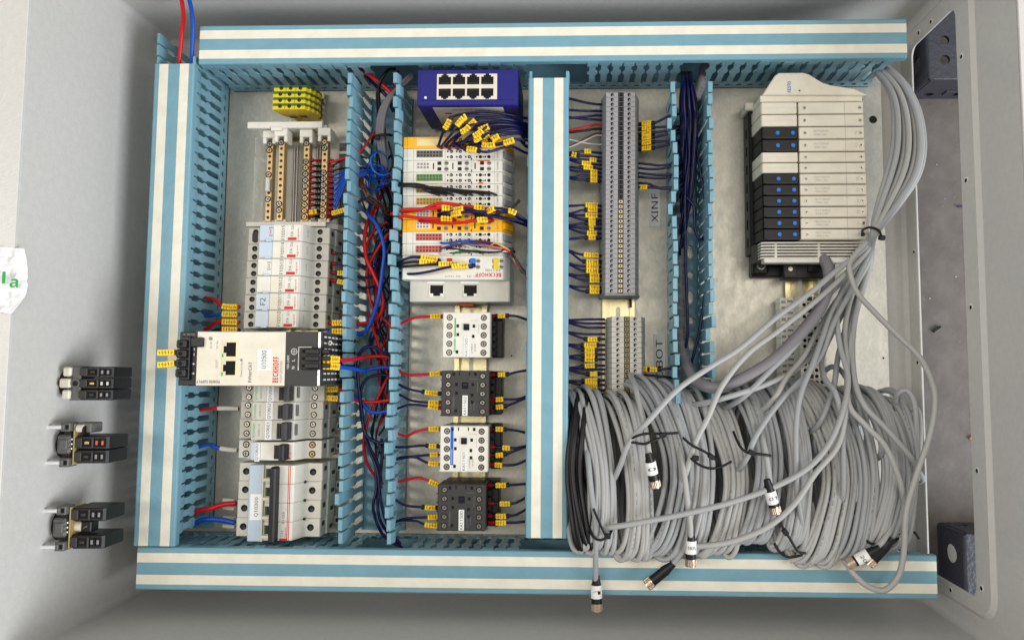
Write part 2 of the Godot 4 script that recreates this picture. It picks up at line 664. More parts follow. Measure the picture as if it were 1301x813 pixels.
func build_floor() -> void:
	var b := B.new()
	b.quad(Vector3(-4000, -48, -4000), Vector3(4000, -48, -4000), Vector3(4000, -48, 4000), Vector3(-4000, -48, 4000), Vector3.UP)
	var o := MeshInstance3D.new()
	o.name = "floor"
	o.mesh = b.mesh(Vector3.ZERO)
	o.mesh.surface_set_material(0, mats.lino)
	o.set_meta("kind", "structure")
	o.set_meta("label", "dark grey linoleum floor seen through the opening at right")
	add_child(o)
	# litter on the floor outside the opening
	var p := at(1191, 418, -46)
	var t := thing("cable_offcut", "black offcut of cable tie lying on the dark floor", "offcut", p.x, -48, p.z)
	b = B.new()
	b.obox(p + Vector3(0, 0.2, 0), Vector3(0.83, 0, -0.55), Vector3.UP, Vector3(0.55, 0, 0.83), Vector3(5.2, 1.4, 1.3), 0.3)
	part(b, "strip", mats.black, t)
	b = B.new()
	b.obox(p + Vector3(0.9, 0.5, 1.4), Vector3(0.83, 0, -0.55), Vector3.UP, Vector3(0.55, 0, 0.83), Vector3(5.0, 1.3, 0.35), 0.1)
	part(b, "sleeve", mats.mid_grey, t)
	p = at(1236, 556, -46)
	t = thing("wire_offcut", "tiny yellow offcut on the floor at the right edge of the opening", "offcut", p.x, -48, p.z)
	b = B.new()
	b.cyl(p + Vector3(-2.5, 0, 1.2), p + Vector3(2.5, 0, -1.2), 1.5, 8)
	part(b, "sleeve", mats.yellow, t)
	b = B.new()
	b.cyl(p + Vector3(2.5, 0, -1.2), p + Vector3(8, 0.1, -2.5), 0.9, 8)
	part(b, "core", mats.navy, t)
	p = at(1222, 262, -46)
	t = thing("wire_offcut", "short violet wire offcut on the floor by the upper part of the opening", "offcut", p.x, -48, p.z)
	b = B.new()
	b.cyl(p + Vector3(-4, 0, 0), p + Vector3(5, 0, 0.4), 1.0, 8)
	part(b, "sleeve", mats.wire_violet, t)
	b = B.new()
	b.cyl(p + Vector3(5, 0, 0.4), p + Vector3(8, 0, 0.7), 0.5, 6)
	part(b, "core", mats.screw, t)
	var bits := B.new()
	for i in 9:
		var q := at(rng.randf_range(1180, 1240), rng.randf_range(130, 640), -47.6)
		bits.obox(q, Vector3(1, 0, 0).rotated(Vector3.UP, rng.randf() * 3), Vector3.UP, Vector3(0, 0, 1).rotated(Vector3.UP, rng.randf() * 3), Vector3(rng.randf_range(0.3, 0.9), 0.2, rng.randf_range(0.3, 0.7)), 0.0)
	var oo := MeshInstance3D.new()
	oo.name = "crumbs"
	oo.mesh = bits.mesh(Vector3.ZERO)
	oo.mesh.surface_set_material(0, mats.paper_grey)
	oo.set_meta("kind", "stuff")
	oo.set_meta("label", "pale crumbs and dust scattered on the dark floor")
	oo.set_meta("category", "debris")
	add_child(oo)
	corner_casting("plinth_corner", "dark blue hammered plinth corner outside the upper end of the opening", 381, -430, 480, -318, false)
	corner_casting("plinth_corner", "dark blue hammered plinth corner outside the lower end of the opening", 402, 168.6, 500, 262, true)


func corner_casting(called: String, label: String, x0: float, z0: float, x1: float, z1: float, low: bool) -> void:
	var t := thing(called, label, "plinth corner", (x0 + x1) / 2, -48, (z0 + z1) / 2, "plinth corners outside the cabinet")
	var b := B.new()
	var y := 10.0
	var zf := z0 if low else z1          # the side facing the middle of the picture
	var s := -1.0 if low else 1.0
	var hx := x0 + 20.0
	var holes := [zf - s * 23.0, zf - s * 45.0]
	# top face: strips with two round holes
	var ends := [zf - s * 2.0, zf - s * 34.0, zf - s * 56.0]
	b.box(x0 + 3, y - 4, minf(z0, z1) + 1, x0 + 8, y, maxf(z0, z1) - 1, 0.0)
	for i in 2:
		b.cell(Vector3(0, y - 4, 0), Vector3(1, 0, 0), Vector3(0, 0, 1), Vector3.UP, x0 + 8, x0 + 36, minf(ends[i], ends[i + 1]), maxf(ends[i], ends[i + 1]), hx, holes[i], 5.4, 5.4, 4.0)
	b.box(x0 + 36, y - 4, minf(z0, z1) + 1, x1 - 1, y, maxf(z0, z1) - 1, 0.0)
	var far := z1 - 1.0 if low else z0 + 1.0
	b.box(x0 + 8, y - 4, minf(ends[2], far), x0 + 36, y, maxf(ends[2], far), 0.0)
	part(b, "top_face", mats.hammer, t)
	b = B.new()
	# the side facing the middle, with oval slots
	for i in 3:
		b.cell(Vector3(0, 0, zf - s * 4.0), Vector3(1, 0, 0), Vector3(0, 1, 0), Vector3(0, 0, s), x0 + 5 + i * 30.0, x0 + 35 + i * 30.0, -48, y - 3, x0 + 20 + i * 30.0, -34, 7.0, 5.0, 4.0)
	b.cyl(Vector3(x0 + 4, y - 3.2, zf - s * 3.2), Vector3(x1 - 1, y - 3.2, zf - s * 3.2), 3.2, 12)
	part(b, "inner_side", mats.hammer, t)
	b = B.new()
	b.box(x0 + 36, -34, zf - s * 4.5, x0 + 48, -22, zf + s * 1.5, 0.5)
	part(b, "lug", mats.hammer, t)
	b = B.new()
	b.cell(Vector3(x0 + 4, 0, 0), Vector3(0, 0, 1), Vector3(0, 1, 0), Vector3(-1, 0, 0), minf(z0, z1) + 3, maxf(z0, z1) - 3, -48, y - 3, zf - s * 27.0, -18, 10.0, 13.0, 4.0)
	b.cyl(Vector3(x0 + 3.2, y - 3.2, z0 + 2), Vector3(x0 + 3.2, y - 3.2, z1 - 2), 3.2, 12)
	part(b, "left_side", mats.hammer, t)
	b = B.new()
	b.cyl(Vector3(x0 + 3.6, -48, zf - s * 3.6), Vector3(x0 + 3.6, y - 3.5, zf - s * 3.6), 3.4, 12)
	part(b, "edge", mats.hammer, t)
	if low:
		for z in holes:
			b = B.new()
			b.cyl(Vector3(hx, y - 3, z), Vector3(hx, y - 0.6, z), 5.3, 20)
			part(b, "hole_plug", mats.paper_grey, t)
		b = B.new()
		b.cyl(Vector3(x0 + 3, -18, zf - s * 27.0), Vector3(x0 + 1.0, -18, zf - s * 27.0), 10.0, 20)
		part(b, "hole_plug", mats.paper_grey, t)


const XL := -482.0
const XR := 368.0
const ZT := -383.0
const ZB := 243.0
const RIM := 200.0

func wall_profile(r: float) -> PackedVector2Array:     # u outward, w up: inner face at u = 0 with a concave bend at the back
	var p := PackedVector2Array([Vector2(2.5, -22), Vector2(2.5, RIM + 2.0), Vector2(0, RIM)])
	for s in 8:
		var t := PI * 0.5 * s / 7.0
		p.append(Vector2(-r + r * cos(t), -19.9 + r - r * sin(t)))
	p.append(Vector2(-r, -22))
	return p


func build_enclosure() -> void:
	var t := thing("cabinet", "light grey powder coated steel cabinet lying open on its back", "cabinet", (XL + XR) / 2, -22, (ZT + ZB) / 2)
	var b := B.new()
	b.box(XL, -22, ZT, XR, -20, ZB, 0.0)
	part(b, "back_panel", mats.powder, t)
	for q in [[XL, ZT, 1.0, 1.0], [XL, ZB, 1.0, -1.0], [XR, ZT, -1.0, 1.0], [XR, ZB, -1.0, -1.0]]:
		b = B.new()
		var bend := PackedVector2Array([Vector2(-0.5, -0.5), Vector2(7.5, -0.5)])
		for s in 7:
			var g := PI * 0.5 * s / 6.0
			bend.append(Vector2(7.5 - 7.5 * sin(g), 7.5 - 7.5 * cos(g)))
		bend.append(Vector2(-0.5, 7.5))
		b.prism(bend, Vector3(q[0], 0, q[1]), Vector3(q[2], 0, 0), Vector3(0, 0, q[3]), Vector3.UP, -19.5, RIM - 0.5)
		part(b, "corner_bend", mats.powder, t)
	var pr := wall_profile(9.0)
	b = B.new()
	b.prism(pr, Vector3(XL, 0, 0), Vector3(-1, 0, 0), Vector3.UP, Vector3(0, 0, 1), ZT, ZB)
	part(b, "side_wall", mats.powder, t)
	b = B.new()
	b.prism(pr, Vector3(0, 0, ZT), Vector3(0, 0, -1), Vector3.UP, Vector3(1, 0, 0), XL - 2.4, XR + 2.4)
	part(b, "side_wall", mats.powder, t)
	b = B.new()
	b.prism(pr, Vector3(0, 0, ZB), Vector3(0, 0, 1), Vector3.UP, Vector3(1, 0, 0), XL - 2.4, XR + 2.4)
	part(b, "side_wall", mats.powder, t)
	# right wall with a recessed frame round the gland opening (u along z, w up)
	b = B.new()
	var hole := round_rect(-354, 9, 207, 106, 11)
	var rec := round_rect(-372, -14, 220, 131, 22)
	var rec2 := round_rect(-376.5, -18.5, 224.5, 135.5, 26)
	var outer := round_rect(ZT - 0.4, -20, ZB + 0.4, RIM, 0.01)
	var o := Vector3(XR, 0, 0)
	var ax := Vector3(0, 0, 1)
	var wn := Vector3(-1, 0, 0)
	band(b, rec2, outer, o, ax, Vector3.UP, Vector3(1, 0, 0), 0, 0, wn)
	for k in rec.size():
		var j := (k + 1) % rec.size()
		var dd := (rec[j] - rec[k]).normalized()
		var nn := (wn - (ax * -dd.y + Vector3.UP * dd.x) * 0.9).normalized()
		b.quad(o + ax * rec[k].x + Vector3.UP * rec[k].y + Vector3(-3.5, 0, 0), o + ax * rec[j].x + Vector3.UP * rec[j].y + Vector3(-3.5, 0, 0), o + ax * rec2[j].x + Vector3.UP * rec2[j].y, o + ax * rec2[k].x + Vector3.UP * rec2[k].y, nn)
	part(b, "side_wall", mats.powder, t)
	b = B.new()
	var lip := round_rect(-354.8, 8.2, 207.8, 106.8, 11.8)
	band(b, lip, rec, o, ax, Vector3.UP, Vector3(1, 0, 0), -3.5, -3.5, wn)
	for k in hole.size():      # thickness of the sheet in the opening, with a bare edge
		var j := (k + 1) % hole.size()
		var dd := (hole[j] - hole[k]).normalized()
		var nn := ax * -dd.y + Vector3.UP * dd.x
		b.quad(o + ax * hole[k].x + Vector3.UP * hole[k].y + Vector3(-2.8, 0, 0), o + ax * hole[j].x + Vector3.UP * hole[j].y + Vector3(-2.8, 0, 0), o + ax * hole[j].x + Vector3.UP * hole[j].y + Vector3(-1.3, 0, 0), o + ax * hole[k].x + Vector3.UP * hole[k].y + Vector3(-1.3, 0, 0), nn)
		b.quad(o + ax * hole[k].x + Vector3.UP * hole[k].y + Vector3(-2.8, 0, 0), o + ax * hole[j].x + Vector3.UP * hole[j].y + Vector3(-2.8, 0, 0), o + ax * lip[j].x + Vector3.UP * lip[j].y + Vector3(-3.5, 0, 0), o + ax * lip[k].x + Vector3.UP * lip[k].y + Vector3(-3.5, 0, 0), (nn + wn).normalized())
	band(b, hole, rec, o, ax, Vector3.UP, Vector3(1, 0, 0), -1.3, -1.3, Vector3(1, 0, 0))
	part(b, "opening_frame", mats.powder, t)
	b = B.new()
	b.prism(PackedVector2Array([Vector2(0, -20.2), Vector2(2.5, -20.2), Vector2(2.5, -11), Vector2(0.2, -11), Vector2(-2, -16), Vector2(-7, -19.9), Vector2(-9, -20.2)]), Vector3(XR, 0, 0), Vector3(1, 0, 0), Vector3.UP, Vector3(0, 0, 1), ZT, ZB)
	part(b, "base_bend", mats.powder, t)
	# small screw holes round the opening
	for q in [[-300, 116], [-180, 116], [-60, 116], [-10, 2], [90, 116], [-250, 2], [-130, 2], [195, 116], [213, 58], [-362, 58], [-363, 30], [110, 2], [213, 20]]:
		b = B.new()
		var c := Vector3(XR - 3.5, q[1], q[0])
		b.cyl(c + Vector3(0.4, 0, 0), c + Vector3(-0.25, 0, 0), 3.0, 14)
		var h := part(b, "screw_hole", mats.paper, t)
		b = B.new()
		b.cyl(c + Vector3(-0.2, -0.5, 0.5), c + Vector3(-0.4, -0.5, 0.5), 2.0, 14)
		part(b, "bore", mats.soot, h)
	# outward rim with a rolled inner edge
	for f in [[XL - 60, ZT - 60, XL, ZB + 60], [XR, ZT - 60, XR + 60, ZB + 60], [XL, ZT - 60, XR, ZT], [XL, ZB, XR, ZB + 60]]:
		b = B.new()
		b.box(f[0], RIM, f[1], f[2], RIM + 2.5, f[3], 0.6)
		part(b, "rim", mats.powder, t)


func build_plate() -> void:
	var t := thing("mounting_plate", "galvanised steel mounting plate with dull spangle behind all the devices", "mounting plate", -50, -3, -70)
	var b := B.new()
	b.box(-436, -3, -350, 334.5, 0, 214, 0.4)
	part(b, "sheet", mats.zinc, t)
	b = B.new()
	b.box(331.5, -15, -350, 334.5, -3.05, 214, 0.4)
	part(b, "folded_edge", mats.zinc, t)
	for q in [[1110, 152, 4.0], [1123, 455, 0.9], [692, 148, 1.6], [780, 233, 1.2], [330, 450, 1.2], [650, 452, 1.0], [1106, 343, 2.2]]:
		var c := at(q[0], q[1], 0)
		b = B.new()
		b.cyl(c + Vector3(0, 0.05, 0), c + Vector3(0, 0.2, 0), q[2] + 0.5, 16)
		var r := part(b, "hole_edge", mats.steel, t)
		b = B.new()
		b.cyl(c + Vector3(0, 0.05, 0), c + Vector3(0, 0.3, 0), q[2], 16)
		part(b, "drill_hole", mats.soot, r)


# ---------- slotted cable ducts ----------
func finger_mesh(kind: int) -> ArrayMesh:
	var key := "finger_%d" % kind
	if mesh_cache.has(key):
		return mesh_cache[key]
	var half := [Vector2(3.0, 17), Vector2(3.0, 41), Vector2(0.9, 45), Vector2(0.9, 49), Vector2(3.0, 53), Vector2(3.0, 67.5), Vector2(1.0, 70), Vector2(1.0, 80)]
	var foot := 16.0
	if kind == 1:
		foot = 8.0
		half = [Vector2(3.5, 9), Vector2(3.5, 35), Vector2(1.1, 39), Vector2(1.1, 43), Vector2(1.9, 46), Vector2(1.9, 53), Vector2(0.8, 56), Vector2(0.8, 80)]
	if kind == 2:
		half = [Vector2(1.2, 17), Vector2(1.2, 40), Vector2(0.8, 44), Vector2(0.8, 66), Vector2(2.2, 67), Vector2(2.2, 69), Vector2(0.7, 70), Vector2(0.7, 80)]
	var poly := PackedVector2Array()
	poly.append(Vector2(-6.25, foot))
	for q in half:
		poly.append(Vector2(-6.25 + q.x, q.y))
	for k in range(half.size() - 1, -1, -1):
		poly.append(Vector2(6.25 - half[k].x, half[k].y))
	poly.append(Vector2(6.25, foot))
	var b := B.new()
	b.prism(poly, Vector3.ZERO, Vector3(1, 0, 0), Vector3.UP, Vector3(0, 0, 1), -1.7, 0)
	# snap bead on the outside near the tip
	var bead := PackedVector2Array([Vector2(-1.45, 64), Vector2(0.1, 64), Vector2(1.6, 69), Vector2(2.1, 74), Vector2(1.4, 79.6), Vector2(0.4, 80.4), Vector2(-1.45, 80.4), Vector2(-1.45, 75)])
	if kind == 2:
		bead = PackedVector2Array([Vector2(-1.45, 69), Vector2(0.1, 68), Vector2(2.8, 71), Vector2(2.8, 80.4), Vector2(-1.45, 80.4)])
	if kind == 1:
		bead = PackedVector2Array([Vector2(-1.45, 62), Vector2(0.2, 60), Vector2(3.9, 67), Vector2(4.5, 72.0), Vector2(2.4, 80.6), Vector2(-1.45, 80.6)])
	b.prism(bead, Vector3.ZERO, Vector3(0, 0, 1), Vector3.UP, Vector3(1, 0, 0), -5.4, 5.4, 0.6 if kind == 1 else 0.35)
	return shape(key, b, mats.duct_blue)


# wall of a duct along a line: a = start, dir = unit step, out = outward normal
func duct_wall(t: Node3D, a: Vector3, dir: Vector3, out: Vector3, length: float, gaps := [], kind := 0) -> void:
	var n := int(length / 12.5)
	var b := B.new()
	for k in n:
		if kind == 1:
			b.cell(a - out * 1.7, dir, Vector3.UP, out, k * 12.5, (k + 1) * 12.5, 0.0, 8.0, (k + 0.5) * 12.5, 4.0, 1.6, 1.2, 1.7)
		else:
			b.cell(a - out * 1.7, dir, Vector3.UP, out, k * 12.5, (k + 1) * 12.5, 0.0, 16.0, (k + 0.5) * 12.5, 9.0, 3.2, 3.2, 1.7)
	part(b, "wall_foot", mats.duct_blue, t)
	var m := finger_mesh(kind)
	for k in n:
		var s := (k + 0.5) * 12.5
		var skip := false
		for g in gaps:
			if s > g[0] and s < g[1]:
				skip = true
		if skip:
			continue
		var lean := rng.randf_range(-0.012, 0.012)
		if kind > 0:
			lean = rng.randf_range(-0.02, 0.02) + (0.04 if rng.randf() < 0.06 else 0.0)
		var y := Vector3.UP.rotated(dir, lean)
		var o := out.rotated(dir, 0.0)
		put(m, "finger", t, a + dir * s, Basis(y.cross(o).normalized() * 1.0, y, o) if y.cross(o).dot(dir) > 0.0 else Basis(-dir, y, o).orthonormalized())


func duct_base(t: Node3D, x0: float, z0: float, x1: float, z1: float, along_z: bool, holes: bool) -> void:
	var b := B.new()
	if not holes:
		b.box(x0, 0.1, z0, x1, 2.0, z1, 0.0)
	else:
		var cx := (x0 + x1) / 2 + 8.0
		var n := int((z1 - z0) / 25.0)
		for k in n:
			var l := k % 2 == 0
			b.cell(Vector3(0, 0.1, 0), Vector3(1, 0, 0), Vector3(0, 0, 1), Vector3.UP, x0, x1, z0 + k * 25.0, z0 + (k + 1) * 25.0, cx, z0 + (k + 0.5) * 25.0, 2.9, 7.5 if l else 3.6, 1.8)
		b.box(x0, 0.1, z0 + n * 25.0, x1, 1.9, z1, 0.0)
	part(b, "channel_floor", mats.duct_blue, t)


# striped lid: runs from p0 to p1 along an axis, w wide
func duct_lid(t: Node3D, x0: float, z0: float, x1: float, z1: float, along_z: bool) -> void:
	var w := (x1 - x0) if along_z else (z1 - z0)
	var l := (z1 - z0) if along_z else (x1 - x0)
	var pr := PackedVector2Array([Vector2(-w / 2, 75), Vector2(-w / 2, 81), Vector2(-w / 2 + 0.5, 82.2), Vector2(-w / 2 + 1.6, 82.8), Vector2(w / 2 - 1.6, 82.8), Vector2(w / 2 - 0.5, 82.2), Vector2(w / 2, 81), Vector2(w / 2, 75), Vector2(w / 2 - 1.2, 75), Vector2(w / 2 - 1.2, 81.2), Vector2(-w / 2 + 1.2, 81.2), Vector2(-w / 2 + 1.2, 75)])
	var b := B.new()
	var o := Vector3((x0 + x1) / 2, 0, z0) if along_z else Vector3(x0, 0, (z0 + z1) / 2)
	var ax := Vector3(1, 0, 0) if along_z else Vector3(0, 0, 1)
	var az := Vector3(0, 0, 1) if along_z else Vector3(1, 0, 0)
	b.prism(pr, o, ax, Vector3.UP, az, 0, l)
	var lid := part(b, "lid", mats.duct_blue, t)
	for s in [-1.0, 1.0]:
		b = B.new()
		var c: float = s * w * 0.255
		b.obox(o + ax * c + Vector3(0, 82.85, 0) + az * (l / 2), ax, Vector3.UP, az, Vector3(w * 0.112, 0.2, l / 2 - 0.05), 0.12)
		part(b, "stripe", mats.stripe, lid)


func duct_run(label: String, x0: float, z0: float, x1: float, z1: float, along_z: bool, gaps_a := [], gaps_b := [], holes := false, closed := true, lid := Rect2()) -> Node3D:
	var kind := 0 if closed else (2 if holes else 1)
	var t := thing("cable_duct", label, "cable duct", (x0 + x1) / 2, 0, (z0 + z1) / 2, "slotted blue cable ducts")
	duct_base(t, x0, z0, x1, z1, along_z, holes)
	if along_z:
		duct_wall(t, Vector3(x0, 0, z0), Vector3(0, 0, 1), Vector3(-1, 0, 0), z1 - z0, gaps_a, kind)
		duct_wall(t, Vector3(x1, 0, z0), Vector3(0, 0, 1), Vector3(1, 0, 0), z1 - z0, gaps_b, kind)
	else:
		duct_wall(t, Vector3(x0, 0, z0), Vector3(1, 0, 0), Vector3(0, 0, -1), x1 - x0, gaps_a, kind)
		duct_wall(t, Vector3(x0, 0, z1), Vector3(1, 0, 0), Vector3(0, 0, 1), x1 - x0, gaps_b, kind)
	if closed:
		duct_lid(t, lid.position.x, lid.position.y, lid.end.x, lid.end.y, along_z)
	return t


func build_ducts() -> void:
	# gaps are given along the wall from its start
	var x := -393.0
	duct_run("blue cable duct with white striped lid along the top", x, -351.5, 320, -314.5, false, [], [[-222 - x, -166 - x], [-58 - x, 1 - x], [101 - x, 133 - x]], false, true, Rect2(-392, -353.5, 720, 41))
	x = -433.0
	duct_run("blue cable duct with white striped lid along the bottom", x, 176.5, 338, 213.5, false, [[-222 - x, -170 - x], [-56 - x, -8 - x]], [], false, true, Rect2(-433.5, 174.5, 773.5, 41))
	duct_run("blue cable duct with white striped lid down the left side", -436.5, -348, -398.5, 173, true, [], [[0, 25]], false, true, Rect2(-438.5, -313, 42, 486.5))
	duct_run("wide open blue duct full of red and blue wires", -234.5, -304, -187.5, 173, true, [], [], false, false)
	duct_run("blue cable duct with white striped lid between contactors and terminals", -50.5, -304, -13, 168, true, [], [], false, true, Rect2(-52, -295, 41, 457))
	duct_run("open blue duct with navy wires right of the tall terminal row", 96, -292, 131, 33, true, [], [], true, false)


func build_rails() -> void:
	rail("steel mounting rail under the fuses and breakers at left", -322, -287, -310, 172)
	rail("steel mounting rail showing between the contactors", -136, -101, -245, 172)
	rail("steel mounting rail under the two grey terminal rows", 25, 60, -298, 150)
	rail("steel mounting rail under the pale terminals at right", 223, 258, -103, 140)


func rail(label: String, x0: float, x1: float, z0: float, z1: float) -> void:
	var t := thing("mounting_rail", label, "mounting rail", (x0 + x1) / 2, 0, (z0 + z1) / 2, "steel mounting rails")
	var c := (x0 + x1) / 2
	var pr := PackedVector2Array([Vector2(-17.5, 7.5), Vector2(-12.5, 7.5), Vector2(-12.5, 1.3), Vector2(12.5, 1.3), Vector2(12.5, 7.5), Vector2(17.5, 7.5), Vector2(17.5, 6.3), Vector2(13.7, 6.3), Vector2(13.7, 0.2), Vector2(-13.7, 0.2), Vector2(-13.7, 6.3), Vector2(-17.5, 6.3)])
	var b := B.new()
	b.prism(pr, Vector3(c, 0, 0), Vector3(1, 0, 0), Vector3.UP, Vector3(0, 0, 1), z0, z1)
	part(b, "profile", mats.rail, t)
	var n := int((z1 - z0) / 25.0)
	for k in n:
		b = B.new()
		var z := z0 + (k + 0.5) * 25.0
		for s in [[3.1, 0.0], [2.5, 0.12]]:
			var o := PackedVector2Array()
			for q in 20:
				var a := TAU * q / 20.0
				o.append(Vector2(cos(a) * s[0], sin(a) * s[0] + (6.0 if sin(a) > 0 else -6.0)))
			if s[1] == 0.0:
				b.prism(o, Vector3(c, 1.35, z), Vector3(1, 0, 0), Vector3(0, 0, 1), Vector3.UP, 0, 0.12)
			else:
				var bb := B.new()
				bb.prism(o, Vector3(c, 1.4, z), Vector3(1, 0, 0), Vector3(0, 0, 1), Vector3.UP, 0, 0.2)
				var r := part(b, "slot_edge", mats.rail, t)
				part(bb, "slot", mats.zinc, r)


# ---------- left column: earth terminals, bus bars, fuses, breakers ----------
func screw_at(t: Node3D, x: float, y: float, z: float, r: float, slot := 0.0, m: Material = null, deep := true) -> void:
	# a screw with a cross or slot; when deep it sits in a dark round well
	if deep:
		var w := B.new()
		w.cyl(Vector3(x, y - 0.2, z), Vector3(x, y + 0.08, z), r * 1.28, 16)
		part(w, "screw_well", mats.soot, t)
	var b := B.new()
	b.cyl(Vector3(x, y - 0.5, z), Vector3(x, y + 0.35, z), r, 14, r * 0.86)
	var s := part(b, "screw", m if m else mats.screw, t)
	var d := Vector3(cos(slot), 0, sin(slot))
	b = B.new()
	b.obox(Vector3(x, y + 0.34, z), d, Vector3.UP, d.cross(Vector3.UP), Vector3(r * 0.72, 0.06, r * 0.13), 0.0)
	b.obox(Vector3(x, y + 0.355, z), d.cross(Vector3.UP), Vector3.UP, d, Vector3(r * 0.6, 0.06, r * 0.13), 0.0)
	part(b, "slot", mats.soot, s)


func hole_at(t: Node3D, x: float, y: float, z: float, r: float, called := "screw_hole") -> void:
	var b := B.new()
	b.cyl(Vector3(x, y - 0.3, z), Vector3(x, y + 0.12, z), r, 14)
	var h := part(b, called, mats.soot, t)
	b = B.new()
	b.cyl(Vector3(x + r * 0.15, y, z + r * 0.2), Vector3(x + r * 0.15, y + 0.16, z + r * 0.2), r * 0.55, 10)
	part(b, "screw", mats.charcoal, h)


func build_left_column() -> void:
	for i in 4:
		var z := -302.0 + i * 6.6
		var x := -326.5 - (1.0 if i > 0 else 0.0)
		var t := thing("earth_terminal", "green and yellow earth terminal block, %s from the top of its stack of four" % nth(i), "terminal block", x + 18, 7, z, "earth terminals")
		var b := B.new()
		b.prism(PackedVector2Array([Vector2(13, 9), Vector2(12, 18), Vector2(3, 30), Vector2(0, 42), Vector2(0, 50), Vector2(35, 50), Vector2(36, 46), Vector2(38.5, 46), Vector2(39, 40), Vector2(41, 40), Vector2(41.5, 33), Vector2(43, 33), Vector2(43, 24), Vector2(38, 18), Vector2(36, 9)]), Vector3(x, 0, z), Vector3(1, 0, 0), Vector3.UP, Vector3(0, 0, 1), 2.5, 6.3, 0.25)
		part(b, "body", mats.earth_yellow, t)
		b = B.new()
		b.prism(PackedVector2Array([Vector2(13.2, 9), Vector2(12.2, 18), Vector2(3.3, 30), Vector2(0.3, 42), Vector2(0.3, 49.7), Vector2(34.8, 49.7), Vector2(35.8, 45.7), Vector2(38.2, 45.7), Vector2(38.7, 39.7), Vector2(40.7, 39.7), Vector2(41.2, 32.7), Vector2(42.7, 32.7), Vector2(42.7, 24), Vector2(37.8, 18), Vector2(35.8, 9)]), Vector3(x, 0, z), Vector3(1, 0, 0), Vector3.UP, Vector3(0, 0, 1), 0, 2.5, 0.2)
		part(b, "green_half", mats.earth_green, t)
		for q in [8.0, 18.0, 28.5]:
			hole_at(t, x + q, 50, z + 3.0, 2.0, "clamp_hole")
		for q in [12.9, 23.3]:
			b = B.new()
			b.box(x + q, 49.9, z + 0.4, x + q + 0.5, 50.1, z + 6, 0.0)
			part(b, "joint", mats.earth_green, t)
		b = B.new()
		b.box(x + 6, 6, z + 0.4, x + 12, 14, z + 5.6, 0.3)
		b.box(x + 36, 6, z + 0.4, x + 41, 14, z + 5.6, 0.3)
		b.box(x + 12, 7.6, z + 0.4, x + 36, 9.5, z + 5.6, 0.2)
		part(b, "foot", mats.steel, t)
		if i == 3:
			b = B.new()
			b.box(x + 10, 22, z + 6.2, x + 17, 29, z + 6.6, 0.1)
			b.box(x + 22, 24, z + 6.2, x + 29, 30, z + 6.6, 0.1)
			part(b, "latch_window", mats.charcoal, t)
	bus_block()
	var names := ["F10515", "F10514", "F10513", "F10512", "F10511", "F10510"]
	var marks := ["with a red window mark on its cover", "with a plain blue cover", "with an open pictogram on its cover", "with a plain pale cover", "with F2 written on its cover", "just above the power supply"]
	for i in 6:
		fuse_holder(names[i], marks[i], -148.5 + i * 17.75, i)


